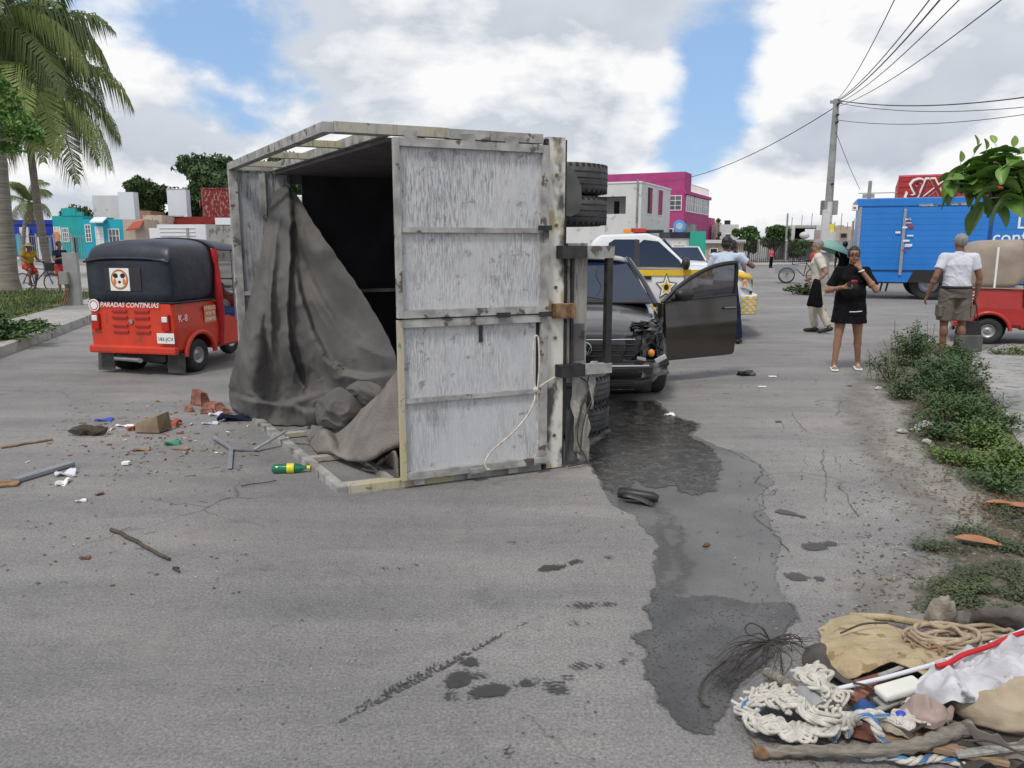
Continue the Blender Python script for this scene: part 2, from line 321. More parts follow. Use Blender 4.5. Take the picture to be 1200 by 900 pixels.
mm('wall_cream', (.50, .41, .33), (.44, .35, .28), scale=.9, rough=.9, c3=(.34, .28, .22), s3=2, t3=.6)
mm('wall_maroon', (.20, .022, .02), (.25, .04, .033), scale=1.4, rough=.9, c3=(.33, .22, .20), s3=4.5, t3=.54, stretch=(1, 1, .5))
mm('maroon_clean', (.19, .018, .016), (.23, .026, .022), scale=1.4, rough=.9)
mm('wall_grey', (.24, .235, .225), (.34, .33, .31), scale=.9, detail=8, rough=.95, c3=(.15, .145, .14), s3=2.5, t3=.56, stretch=(1, 1, .4))
mm('wall_salmon', (.42, .22, .17), (.36, .19, .15), scale=1, rough=.9)
mm('opening', (.018, .018, .02), rough=.8)
mm('roof_tile', (.32, .07, .04), rough=.8)
mm('orange_sign', (.75, .22, .06), rough=.6)
mm('umbrella_green', (.20, .36, .30), rough=.7)
mm('disc_blue', (.1, .35, .75), rough=.5)
mm('tank', (.55, .55, .55), rough=.7)
mm('yellow_sign', (.72, .66, .08), rough=.6)

# ---------------------------------------------------------------- geometry helpers
class B:
    """collects shapes into one mesh"""
    def __init__(s): s.v = []; s.f = []; s.sm = []
    def add(s, vs, fs, smooth=False, mx=None):
        n = len(s.v)
        s.v += [tuple(mx @ Vector(p)) if mx else tuple(p) for p in vs]
        s.f += [tuple(i+n for i in f) for f in fs]; s.sm += [smooth]*len(fs); return s
    def box(s, c, d, rz=0, rx=0, ry=0, bev=0.0):
        x, y, z = d[0]/2, d[1]/2, d[2]/2
        mx = Matrix.Translation(c) @ Matrix.Rotation(rz, 4, 'Z') @ Matrix.Rotation(ry, 4, 'Y') @ Matrix.Rotation(rx, 4, 'X')
        if bev:
            bm = bmesh.new(); bmesh.ops.create_cube(bm, size=1)
            for v in bm.verts: v.co = (v.co.x*d[0], v.co.y*d[1], v.co.z*d[2])
            bmesh.ops.bevel(bm, geom=bm.edges[:], offset=bev, segments=2, affect='EDGES', profile=.6)
            bm.verts.index_update(); s.add([v.co[:] for v in bm.verts], [[v.index for v in f.verts] for f in bm.faces], False, mx); bm.free(); return s
        vs = [(a*x, b*y, c2*z) for a in (-1, 1) for b in (-1, 1) for c2 in (-1, 1)]
        return s.add(vs, [(0, 1, 3, 2), (4, 6, 7, 5), (0, 4, 5, 1), (2, 3, 7, 6), (0, 2, 6, 4), (1, 5, 7, 3)], False, mx)
    def bb(s, x0, x1, y0, y1, z0, z1, bev=0.0): return s.box(((x0+x1)/2, (y0+y1)/2, (z0+z1)/2), (x1-x0, y1-y0, z1-z0), bev=bev)
    def hexa(s, p):  # eight corners: bottom four, top four
        return s.add(p, [(0, 3, 2, 1), (4, 5, 6, 7), (0, 1, 5, 4), (1, 2, 6, 5), (2, 3, 7, 6), (3, 0, 4, 7)])
    def slab(s, quad, th):  # quad with thickness along its normal
        a, b, c, d = [Vector(q) for q in quad]; n = (b-a).cross(d-a).normalized()*th
        return s.hexa([a, b, c, d, a+n, b+n, c+n, d+n])
    def bar(s, p0, p1, w, h, up=(0, 0, 1)):
        p0, p1 = Vector(p0), Vector(p1); d = (p1-p0).normalized(); u = Vector(up)
        if abs(d.dot(u)) > .97: u = Vector((0, 1, 0))
        sx = d.cross(u).normalized()*w/2; sy = sx.cross(d).normalized()*h/2
        return s.hexa([p0-sx-sy, p0+sx-sy, p1+sx-sy, p1-sx-sy, p0-sx+sy, p0+sx+sy, p1+sx+sy, p1-sx+sy])
    def cone(s, p0, p1, r0, r1=None, n=12, cap=True, smooth=True, sx=1, sy=1):
        p0, p1 = Vector(p0), Vector(p1); r1 = r0 if r1 is None else r1; d = (p1-p0).normalized()
        a = Vector((1, 0, 0)) if abs(d.x) < .8 else Vector((0, 1, 0))
        e2 = d.cross(a).normalized(); e1 = e2.cross(d).normalized()
        vs = []
        for p, r in ((p0, r0), (p1, r1)):
            for i in range(n): t = 2*pi*i/n; vs.append(p+e1*cos(t)*r*sx+e2*sin(t)*r*sy)
        s.add(vs, [(i, (i+1) % n, n+(i+1) % n, n+i) for i in range(n)], smooth)
        if cap: s.add(vs, [tuple(range(n-1, -1, -1)), tuple(range(n, 2*n))], False)
        return s
    def tube(s, pts, r, n=8, cap=True):
        pts = [Vector(p) for p in pts]; m = len(pts); rs = r if isinstance(r, (list, tuple)) else [r]*m
        vs = []; e1 = None
        for i, p in enumerate(pts):
            d = (pts[min(i+1, m-1)]-pts[max(i-1, 0)])
            d = d.normalized() if d.length > 1e-9 else Vector((0, 0, 1))
            if e1 is None:
                a = Vector((0, 0, 1)) if abs(d.z) < .9 else Vector((1, 0, 0)); e1 = d.cross(a).normalized()
            e1 = (e1-d*e1.dot(d))
            e1 = e1.normalized() if e1.length > 1e-6 else d.orthogonal().normalized()
            e2 = d.cross(e1)
            for k in range(n): t = 2*pi*k/n; vs.append(p+(e1*cos(t)+e2*sin(t))*rs[i])
        fs = [(i*n+k, i*n+(k+1) % n, (i+1)*n+(k+1) % n, (i+1)*n+k) for i in range(m-1) for k in range(n)]
        s.add(vs, fs, True)
        if cap: s.add(vs, [tuple(range(n-1, -1, -1)), tuple(range((m-1)*n, m*n))], False)
        return s
    def ell(s, c, r, n=14, m=9, mx=None):
        vs = [(c[0], c[1], c[2]-r[2])]; fs = []
        for j in range(1, m):
            a = pi*j/m-pi/2
            for i in range(n): t = 2*pi*i/n; vs.append((c[0]+r[0]*cos(a)*cos(t), c[1]+r[1]*cos(a)*sin(t), c[2]+r[2]*sin(a)))
        vs.append((c[0], c[1], c[2]+r[2])); k = len(vs)-1
        for i in range(n):
            fs.append((0, 1+(i+1) % n, 1+i)); fs.append((k, 1+(m-2)*n+i, 1+(m-2)*n+(i+1) % n))
        for j in range(m-2):
            for i in range(n): fs.append((1+j*n+i, 1+j*n+(i+1) % n, 1+(j+1)*n+(i+1) % n, 1+(j+1)*n+i))
        return s.add(vs, fs, True, mx)
    def ring(s, c, ax, R_, r, n=28, m=10, sy=1.0):
        """torus; sy squares the section"""
        c = Vector(c); ax = Vector(ax).normalized(); e1 = ax.orthogonal().normalized(); e2 = ax.cross(e1); vs = []
        for i in range(n):
            t = 2*pi*i/n; rad = e1*cos(t)+e2*sin(t)
            for k in range(m):
                a = 2*pi*k/m; vs.append(c+rad*(R_+r*cos(a))+ax*r*sy*sin(a))
        return s.add(vs, [(i*m+k, i*m+(k+1) % m, ((i+1) % n)*m+(k+1) % m, ((i+1) % n)*m+k) for i in range(n) for k in range(m)], True)
    def lathe(s, c, ax, prof, n=28, smooth=True):
        """prof: (radius, offset along axis)"""
        c = Vector(c); ax = Vector(ax).normalized(); e1 = ax.orthogonal().normalized(); e2 = ax.cross(e1); m = len(prof); vs = []
        for i in range(n):
            t = 2*pi*i/n
            for r, h in prof: vs.append(c+(e1*cos(t)+e2*sin(t))*r+ax*h)
        return s.add(vs, [(i*m+k, ((i+1) % n)*m+k, ((i+1) % n)*m+k+1, i*m+k+1) for i in range(n) for k in range(m-1)], smooth)
    def prism(s, pts, ax, h):
        """closed outline pts (3D), extruded along vector ax*h"""
        n = len(pts); e = Vector(ax)*h; vs = [Vector(p) for p in pts]+[Vector(p)+e for p in pts]
        return s.add(vs, [tuple(range(n-1, -1, -1)), tuple(range(n, 2*n))]+[(i, (i+1) % n, n+(i+1) % n, n+i) for i in range(n)])
    def grid(s, rows, smooth=True, closed=False):
        m = len(rows[0]); vs = [p for r in rows for p in r]; fs = []
        for j in range(len(rows)-1):
            for i in range(m if closed else m-1): fs.append((j*m+i, j*m+(i+1) % m, (j+1)*m+(i+1) % m, (j+1)*m+i))
        return s.add(vs, fs, smooth)
    def mesh(s, name='mesh'):
        me = bpy.data.meshes.new(name); me.from_pydata([tuple(v) for v in s.v], [], s.f); me.validate(clean_customdata=False)
        if len(me.polygons) == len(s.sm): me.polygons.foreach_set('use_smooth', s.sm)
        me.update(); return me

def link(name, me, m=None, parent=None, loc=None, rz=0, kind=None, label=None, shared=False):
    o = bpy.data.objects.new(name, me); COL.objects.link(o)
    if m is not None and not shared:
        if len(me.materials): me.materials.clear()
        for k in (m if isinstance(m, (list, tuple)) else [m]): me.materials.append(M[k] if isinstance(k, str) else k)
    if parent: o.parent = parent
    if loc is not None: o.location = loc
    if rz: o.rotation_euler = (0, 0, rz)
    if kind: o['kind'] = kind
    if label: o['label'] = label
    return o
def part(name, b, m, parent, label=None, kind=None, **kw):
    return link(name, b.mesh(name) if isinstance(b, B) else b, m, parent, label=label, kind=kind, **kw)
def thing(name, label, cat, loc=(0, 0, 0), rz=0, group=None, scale=None):
    o = bpy.data.objects.new(name, None); COL.objects.link(o); o.location = loc; o.rotation_euler = (0, 0, rz); o['label'] = label; o['category'] = cat
    o.empty_display_size = .2
    if group: o['group'] = group
    if scale: o.scale = (scale,)*3
    return o
def solo(name, b, m, label, cat, group=None, kind=None, loc=None, rz=0):
    """a thing that is one mesh; its origin is moved to its own base"""
    me = b.mesh(name) if isinstance(b, B) else b
    if loc is None:
        vs = me.vertices; n = len(vs) or 1
        c = Vector((sum(v.co.x for v in vs)/n, sum(v.co.y for v in vs)/n, min(v.co.z for v in vs)))
        me.transform(Matrix.Translation(-c)); loc = c
    o = link(name, me, m, None, loc, rz); o['label'] = label; o['category'] = cat
    if group: o['group'] = group
    if kind: o['kind'] = kind
    return o
def struct(name, b, m, kind='structure'):
    o = link(name, b.mesh(name) if isinstance(b, B) else b, m); o['kind'] = kind; return o
def bake(me, mods):
    """run modifiers on a mesh and return the result"""
    o = bpy.data.objects.new('tmp', me); COL.objects.link(o)
    extra = []
    for typ, kw in mods:
        md = o.modifiers.new('m', typ)
        for k, v in kw.items(): setattr(md, k, v)
    dg = bpy.context.evaluated_depsgraph_get(); ev = o.evaluated_get(dg); r = bpy.data.meshes.new_from_object(ev)
    bpy.data.objects.remove(o); bpy.data.meshes.remove(me); return r
def smooth_all(me, on=True):
    me.polygons.foreach_set('use_smooth', [on]*len(me.polygons)); return me
def subd(b, lv=2, extra=()):
    me = b.mesh() if isinstance(b, B) else b
    bm = bmesh.new(); bm.from_mesh(me); bmesh.ops.remove_doubles(bm, verts=bm.verts, dist=1e-5); bmesh.ops.recalc_face_normals(bm, faces=bm.faces); bm.to_mesh(me); bm.free()
    return smooth_all(bake(me, [('SUBSURF', dict(levels=lv, render_levels=lv))]+list(extra)))
def cut(me, cutters):
    """boolean-cut a mesh by several closed B shapes"""
    obs = []
    for c in cutters:
        co = bpy.data.objects.new('cutter', c.mesh()); COL.objects.link(co); obs.append(co)
    r = bake(me, [('BOOLEAN', dict(operation='DIFFERENCE', object=co, solver='EXACT')) for co in obs])
    for co in obs: bpy.data.objects.remove(co)
    return r
def text_mesh(s, size, depth=.004, shear=0, bold=0, spacing=1, align='CENTER'):
    c = bpy.data.curves.new('t', 'FONT'); c.body = s; c.size = size; c.extrude = depth; c.shear = shear; c.offset = bold; c.space_character = spacing; c.resolution_u = 2
    c.align_x = align; c.align_y = 'CENTER'
    o = bpy.data.objects.new('tmp', c); COL.objects.link(o); dg = bpy.context.evaluated_depsgraph_get()
    me = bpy.data.meshes.new_from_object(o.evaluated_get(dg)); bpy.data.objects.remove(o); bpy.data.curves.remove(c); return me
def text_on(name, s, size, m, parent, pos, xdir, up=(0, 0, 1), **kw):
    """flat lettering at pos, running along xdir"""
    me = text_mesh(s, size, **kw); x = Vector(xdir).normalized(); u = Vector(up); z = x.cross(u).normalized(); u = z.cross(x)
    me.transform(Matrix.Translation(pos) @ Matrix((x, u, z)).transposed().to_4x4()); return part(name, me, m, parent)
def catmull(pts, n=6):
    pts = [Vector(p) for p in pts]; q = [pts[0]*2-pts[1]]+pts+[pts[-1]*2-pts[-2]]; out = []
    for i in range(1, len(q)-2):
        for k in range(n):
            t = k/n; a, b, c, d = q[i-1:i+3]
            out.append(.5*((2*b)+(c-a)*t+(2*a-5*b+4*c-d)*t*t+(3*b-a-3*c+d)*t**3))
    return out+[pts[-1]]
def fractal(poly, lv=3, amp=.16, seed=1, z=None):
    rnd = random.Random(seed); p = [Vector((q[0], q[1])) for q in poly]
    for _ in range(lv):
        o = []
        for i, a in enumerate(p):
            b = p[(i+1) % len(p)]; d = b-a; o += [a, (a+b)/2+Vector((-d.y, d.x))*rnd.uniform(-amp, amp)]
        p = o
    return p
def sheet(poly, z):
    """flat sheet from an outline"""
    bm = bmesh.new(); vs = [bm.verts.new((q[0], q[1], z)) for q in poly]; f = bm.faces.new(vs); bm.normal_update()
    if f.normal.z < 0: f.normal_flip()
    bmesh.ops.triangulate(bm, faces=[f]); me = bpy.data.meshes.new('sheet'); bm.to_mesh(me); bm.free(); return me
def copy_tree(o, loc=None, rz=None, label=None, parent=None):
    c = o.copy(); COL.objects.link(c)
    if parent is not None: c.parent = parent
    if loc is not None: c.location = loc
    if rz is not None: c.rotation_euler = (0, 0, rz)
    if label: c['label'] = label
    for ch in list(o.children): copy_tree(ch, parent=c)
    return c
# ================================================================ ground
road = B(); road.add([(-700, -60, 0), (700, -60, 0), (700, 900, 0), (-700, 900, 0)], [(0, 1, 2, 3)]); road = struct('road', road, 'road')
def gp(pts): return [G(*p)[:2] for p in pts]
def soft(poly, z, res, pad=.12):
    """gridded sheet whose vertices carry their distance to the outline"""
    xs = [p[0] for p in poly]; ys = [p[1] for p in poly]; nx = int((max(xs)-min(xs))/res)+2; ny = int((max(ys)-min(ys))/res)+2; P_ = [Vector(p) for p in poly]; vs = []; at = []
    def dist(q):
        m = 9
        for i, a in enumerate(P_):
            b = P_[(i+1) % len(P_)]; d = b-a; t = max(0, min(1, (q-a).dot(d)/max(1e-9, d.length_squared))); m = min(m, (q-a-d*t).length)
        return m
    for j in range(ny):
        for i in range(nx):
            q = Vector((min(xs)+i*res, min(ys)+j*res)); dd = dist(q); at.append(dd if inpoly(q.x, q.y, poly) else -dd); vs.append((q.x, q.y, z))
    fs = []
    for j in range(ny-1):
        for i in range(nx-1):
            k = (j*nx+i, j*nx+i+1, (j+1)*nx+i+1, (j+1)*nx+i)
            if max(at[q] for q in k) > -pad: fs.append(k)
    me = bpy.data.meshes.new('soft'); me.from_pydata(vs, [], fs); a = me.attributes.new('edge', 'FLOAT', 'POINT'); a.data.foreach_set('value', at); return me
def edge_mat(key, width, nscale, sharp=.35, top=1.0):
    """copy of a material that breaks up and ends along a ragged border"""
    m = M[key].copy(); M[key+'_edge'] = m; t = m.node_tree; L = t.links.new; b = t.nodes['Principled BSDF']
    at = N(t, 'ShaderNodeAttribute'); at.attribute_name = 'edge'; tc = N(t, 'ShaderNodeTexCoord'); n = N(t, 'ShaderNodeTexNoise'); n.inputs['Scale'].default_value = nscale; n.inputs['Detail'].default_value = 10; n.inputs['Roughness'].default_value = .68; L(tc.outputs['Object'], n.inputs['Vector'])
    d = N(t, 'ShaderNodeMath', operation='DIVIDE'); L(at.outputs['Fac'], d.inputs[0]); d.inputs[1].default_value = width
    c = N(t, 'ShaderNodeMath', operation='ADD'); L(d.outputs[0], c.inputs[0]); L(n.outputs[0], c.inputs[1])
    r = N(t, 'ShaderNodeMapRange'); L(c.outputs[0], r.inputs[0]); r.inputs[1].default_value = .46; r.inputs[2].default_value = .46+sharp; r.inputs[4].default_value = top; L(r.outputs[0], b.inputs['Alpha']); return key+'_edge'
def inpoly(x, y, poly):
    c = False; j = len(poly)-1
    for i in range(len(poly)):
        xi, yi = poly[i][0], poly[i][1]; xj, yj = poly[j][0], poly[j][1]
        if (yi > y) != (yj > y) and x < (xj-xi)*(y-yi)/(yj-yi)+xi: c = not c
        j = i
    return c
struct('side_road', sheet([(-70, 27.2), (-13, 26.8), (-9, 29), (-5, 34), (-4, 52), (-8, 55), (-70, 57)], .004), 'pave')
struct('verge_soil', soft((gp([(1022, 442), (1040, 408), (1075, 398), (1125, 408), (1150, 440), (1178, 490), (1230, 530), (1400, 600), (1500, 760), (1300, 800), (1120, 735), (1068, 712), (1075, 690), (1120, 660), (1075, 645), (1110, 628), (1165, 610), (1150, 585), (1120, 552), (1085, 532), (1058, 505), (1060, 478), (1035, 466)])), .0055, .07), edge_mat('soil', .55, 5))
struct('dust_drift', soft((gp([(1000, 440), (1030, 402), (1080, 390), (1150, 400), (1200, 480), (1400, 520), (1560, 800), (1200, 880), (1000, 742), (1010, 690), (1060, 640), (1070, 600), (1030, 560), (1000, 520), (985, 470)])), .003, .12), edge_mat('dust', 1.0, 2.2))
struct('concrete_apron', sheet([G(1132, 418)[:2], (8.6, 12.9), (16, 14.5), (30, 14), (30, 4), (7, 4), (5.2, 5.6), G(1215, 560)[:2], G(1180, 495)[:2], G(1155, 450)[:2]], .0095), 'slab')
# median with its kerb, footway and lawn
edge = [(-6.2, 6.4), (-6.75, 8.6), (-7.3, 10.9), (-7.85, 12.9), (-8.4, 14.9), (-9.3, 18.3), (-10.2, 21.4), (-11.3, 23.6), (-13.2, 25.0), (-17, 25.8), (-26, 26.2), (-45, 26.4)]
def offs(e, d):
    o = []
    for i, p in enumerate(e):
        a = Vector(e[max(0, i-1)]); b = Vector(e[min(len(e)-1, i+1)]); t = (b-a).normalized(); n = Vector((-t.y, t.x)); o.append((p[0]+n.x*d, p[1]+n.y*d))
    return o
kerb = thing('kerb', 'x', 'x'); del kerb['label'], kerb['category']; kerb['kind'] = 'structure'
E = catmull([(a, b, 0) for a, b in edge], 4); E = [(p.x, p.y) for p in E]
I = offs(E, .16)
for i in range(0, len(E)-1):
    a, b, c, d = E[i], E[i+1], I[i+1], I[i]
    j = random.uniform(-.008, .008); g = .006
    A = Vector(a).lerp(Vector(b), g); Bq = Vector(b).lerp(Vector(a), g); Cq = Vector(c).lerp(Vector(d), g); D = Vector(d).lerp(Vector(c), g)
    k = B(); k.hexa([(A.x, A.y, -.02), (Bq.x, Bq.y, -.02), (Cq.x, Cq.y, -.02), (D.x, D.y, -.02), (A.x-.012, A.y, .15+j), (Bq.x-.012, Bq.y, .15+j), (Cq.x, Cq.y, .15+j), (D.x, D.y, .15+j)])
    part('kerb_stone', k, 'kerb', kerb)
I2 = offs(edge, .165); F2 = offs(edge, 1.35)
pv = B()
for i in range(len(I2)-1): pv.hexa([(*I2[i], 0), (*I2[i+1], 0), (*F2[i+1], 0), (*F2[i], 0), (*I2[i], .135), (*I2[i+1], .135), (*F2[i+1], .135), (*F2[i], .135)])
struct('footway', pv, 'pave')
lw = [(x, y) for x, y in F2]+[(-45, 3.0), (-7.4, 3.0)]
lb = B(); lb.prism([(x, y, 0) for x, y in lw], (0, 0, 1), .15); struct('lawn', lb, 'lawn')
rnd = random.Random(3)
gb = B()
for _ in range(26000):
    x = rnd.uniform(-19, -7.6); y = rnd.uniform(9, 26)
    if x/y < -.78 or not inpoly(x, y, lw): continue
    if noise.noise(Vector((x*.9, y*.9, 0))) < -.28: continue
    h = rnd.uniform(.04, .12)*(1+.6*noise.noise(Vector((x*.5, y*.5, 4)))); a = rnd.uniform(0, pi); w_ = .012+.0008*y
    dx, dy = cos(a)*w_, sin(a)*w_; lx, ly = rnd.uniform(-.05, .05), rnd.uniform(-.05, .05)
    gb.add([(x-dx, y-dy, .145), (x+dx, y+dy, .145), (x+lx, y+ly, .15+h)], [(0, 1, 2)])
g_o = solo('grass', gb, 'grass', 'short rough grass on the kerbed median at the left', 'grass', kind='stuff')

# ---------------------------------------------------------------- stains and prints on the road
full = (gp([(688, 478), (712, 468), (768, 470), (792, 488), (822, 497), (812, 510), (838, 522), (872, 532), (893, 548), (905, 566), (888, 582), (897, 606), (916, 640), (908, 662), (914, 690), (932, 716), (938, 728), (915, 742), (918, 752), (880, 778), (856, 796), (853, 822), (838, 846), (834, 860), (812, 858), (786, 830), (775, 806), (758, 790), (762, 768), (742, 745), (768, 738), (758, 716), (772, 690), (765, 662), (772, 640), (742, 604), (718, 592), (700, 560), (686, 540), (690, 522), (715, 506), (702, 492)]))
def mark(name, poly, z, m, label=None, w=.16, ns=7, sh=.10, top=1.0):
    o = link(name, soft(poly, z, .045), edge_mat(m, w, ns, sh, top), road)
    if label: o['label'] = label
    return o
mark('puddle', full, .0015, 'damp', 'large half-dried wet patch running from the grey car towards the viewer')
mark('puddle', (gp([(694, 480), (714, 469), (766, 471), (790, 489), (818, 497), (808, 511), (832, 524), (846, 540), (838, 575), (812, 583), (790, 570), (762, 573), (745, 562), (736, 578), (716, 580), (698, 556), (690, 538), (694, 522), (717, 506), (704, 493)])), .0045, 'oil', 'dark oily part of the spill beside the grey car', .22, 9, .12)
mark('puddle', (gp([(768, 700), (764, 690), (800, 700), (838, 698), (880, 708), (926, 706), (934, 726), (916, 744), (920, 756), (888, 782), (862, 800), (860, 824), (842, 846), (836, 862), (800, 856), (782, 834), (770, 808), (754, 792), (758, 768), (738, 746), (766, 738), (756, 716)])), .0045, 'wet', 'dark wet end of the spill nearest the viewer')
mark('puddle', (gp([(776, 590), (762, 620), (772, 640), (766, 664), (772, 690), (800, 698), (812, 660), (800, 620)])), .003, 'damp', None, .3, 5, .3)
def print_material(name, thr, bands):
    m = bpy.data.materials.new(name); m.use_nodes = True; t = m.node_tree; L = t.links.new; bs = t.nodes['Principled BSDF']; bs.inputs['Base Color'].default_value = (.046, .044, .044, 1); bs.inputs['Roughness'].default_value = .45
    at = N(t, 'ShaderNodeAttribute'); at.attribute_name = 'edge'; tc = N(t, 'ShaderNodeTexCoord')
    n = N(t, 'ShaderNodeTexNoise'); n.inputs['Scale'].default_value = 42; n.inputs['Detail'].default_value = 5; n.inputs['Roughness'].default_value = .6; L(tc.outputs['Object'], n.inputs['Vector'])
    n2 = N(t, 'ShaderNodeTexNoise'); n2.inputs['Scale'].default_value = 11; n2.inputs['Detail'].default_value = 3; L(tc.outputs['Object'], n2.inputs['Vector'])
    def mth(op, a, c):
        k = N(t, 'ShaderNodeMath', operation=op)
        for i_, x in enumerate((a, c)):
            if isinstance(x, (int, float)): k.inputs[i_].default_value = x
            else: L(x, k.inputs[i_])
        return k.outputs[0]
    e = mth('MINIMUM', mth('MULTIPLY', at.outputs['Fac'], 16.0), .5); v = mth('ADD', e, mth('ADD', mth('MULTIPLY', n.outputs[0], 1.0), mth('MULTIPLY', n2.outputs[0], .9)))
    if bands:
        w_ = N(t, 'ShaderNodeTexWave'); w_.inputs['Scale'].default_value = 24; w_.inputs['Distortion'].default_value = 5; w_.inputs['Detail'].default_value = 1; w_.inputs['Detail Scale'].default_value = 1.5; w_.bands_direction = 'DIAGONAL'; L(tc.outputs['Object'], w_.inputs['Vector']); v = mth('ADD', v, mth('MULTIPLY', mth('SUBTRACT', w_.outputs['Fac'], .5), bands))
    r = N(t, 'ShaderNodeMapRange'); L(v, r.inputs[0]); r.inputs[1].default_value = thr; r.inputs[2].default_value = thr+.14; r.inputs[4].default_value = .92; L(r.outputs[0], bs.inputs['Alpha']); return m
PM = [print_material('wet sole print, solid', 1.13, .12), print_material('wet sole print, tread', 1.36, .62), print_material('wet sole print, faint', 1.52, .55)]
def print_blob(px, py, ang, ln, wd, seed, solid=.5):
    c = G(px, py); nx, ny = int(ln/.012)+6, int(wd/.012)+6; vs = []; at = []; fs = []
    def d(x, y):
        def el(cx, rx, ry): q = sqrt(((x-cx)/rx)**2+(y/ry)**2); return (1-q)*min(rx, ry)
        a = max(el(-ln*.16, ln*.34, wd*.5), el(ln*.32, ln*.19, wd*.36)); k = min(wd*.17-abs(y), ln*.3-abs(x)); return max(a, k)
    for j in range(ny):
        for i in range(nx): x = (i-(nx-1)/2)*.012; y = (j-(ny-1)/2)*.012; vs.append((x, y, 0)); at.append(d(x, y))
    for j in range(ny-1):
        for i in range(nx-1): fs.append((j*nx+i, j*nx+i+1, (j+1)*nx+i+1, (j+1)*nx+i))
    me = bpy.data.meshes.new('print'); me.from_pydata(vs, [], fs); a = me.attributes.new('edge', 'FLOAT', 'POINT'); a.data.foreach_set('value', at); me.transform(Matrix.Translation((seed*1.7, seed*.9, 0)))
    me.materials.append(PM[0 if solid > .7 else (1 if solid > .15 else 2)]); o = link('footprint', me, None, road, shared=True); mx = Matrix.Translation((c.x, c.y, .0052+.0004*(seed % 3))) @ Matrix.Rotation(ang, 4, 'Z') @ Matrix.Translation((-seed*1.7, -seed*.9, 0)); o.matrix_local = mx
for i, (px, py, an, ln, wd, sd) in enumerate([(655, 664, .55, .25, .085, 1.0), (605, 636, .1, .16, .05, .2), (492, 662, .4, .1, .05, .2), (457, 667, 0, .15, .05, .2), (718, 653, .4, .13, .08, .15), (741, 644, .4, .09, .06, .1), (695, 710, .05, .22, .085, .2), (678, 731, .1, .13, .10, .1), (586, 808, .35, .27, .1, 1.0), (541, 790, 1.25, .22, .11, .85), (532, 812, 1.4, .16, .1, .1), (570, 792, .3, .16, .08, .1), (657, 803, .9, .15, .12, .45), (687, 781, .1, .13, .08, .55), (733, 773, .9, .1, .05, .6), (598, 877, 1.2, .1, .06, .5), (960, 640, .35, .22, .12, 1.0), (927, 603, -.7, .2, .1, 1.0), (942, 677, -.2, .2, .1, 1.0), (132, 648, 0, .15, .06, .1), (168, 650, 0, .1, .06, .1), (295, 650, 0, .15, .06, .1), (328, 652, 0, .12, .05, .1), (360, 728, .2, .14, .07, .05), (520, 744, .2, .12, .05, .05), (985, 570, 1.2, .2, .1, .15)]):
    print_blob(px, py, an, ln*1.12, wd*1.15, i, sd)
def tread(p0, p1, wid, seed, dens=1.0):
    a, b = G(*p0), G(*p1); d = b-a; ln = d.length; d.normalize(); n = Vector((-d.y, d.x, 0)); r = random.Random(seed); bq = B(); s = 0
    while s < ln:
        f = s/ln; hw = wid*(.35+.65*sin(pi*min(1, max(.02, f))))
        for sg in (-1, 1):
            if r.random() > dens: continue
            c = a+d*s+n*sg*hw*.5*r.uniform(.7, 1.1); c.z = .0042
            u = d*r.uniform(.005, .009)+n*sg*.002; v = n*hw*r.uniform(.3, .5)+d*.004*sg
            bq.add([c-u-v, c+u-v*.8, c+u*.8+v, c-u+v*.9], [(0, 1, 2, 3)])
        s += r.uniform(.014, .022)
    me = bq.mesh(); bm = bmesh.new(); bm.from_mesh(me)
    for f in bm.faces:
        if f.normal.z < 0: f.normal_flip()
    bm.to_mesh(me); bm.free(); o = link('tyre_track', me, 'print', road); return o
tread((400, 846), (596, 740), .022, 1, .8)['label'] = 'dotted wet wheel track on the asphalt in the foreground'
tread((415, 832), (520, 775), .018, 2, .7); tread((602, 738), (622, 726), .012, 3, .6)
def crack(pts, wd, seed):
    q = [G(*p) for p in pts]; r = random.Random(seed); p2 = []
    for a, b in zip(q[:-1], q[1:]):
        k = max(2, int((b-a).length/.05))
        for i in range(k): p2.append(a.lerp(b, i/k)+Vector((r.uniform(-.012, .012), r.uniform(-.02, .02), 0)))
    p2.append(q[-1]); L_, R_ = [], []
    for i, p in enumerate(p2):
        d = (p2[min(i+1, len(p2)-1)]-p2[max(i-1, 0)]).normalized(); n = Vector((-d.y, d.x, 0))*wd*r.uniform(.35, 1); L_.append((p.x+n.x, p.y+n.y, 0.006)); R_.append((p.x-n.x, p.y-n.y, 0.006))
    b = B(); b.grid([R_, L_], False); return link('crack', b.mesh(), 'crack', road)
crack([(855, 528), (872, 537), (892, 545), (893, 556), (885, 565), (898, 570), (900, 578), (912, 573), (905, 580), (893, 582), (896, 596), (882, 603), (890, 612), (906, 622), (918, 640), (925, 648)], 0.005, 1)
for k, pts in enumerate([[(965, 528), (963, 545), (968, 560), (966, 588)], [(978, 535), (984, 548)], [(928, 484), (938, 500), (945, 506)], [(985, 470), (981, 488)], [(985, 570), (998, 592), (1006, 606)]]): crack(pts, .0038, k+4)
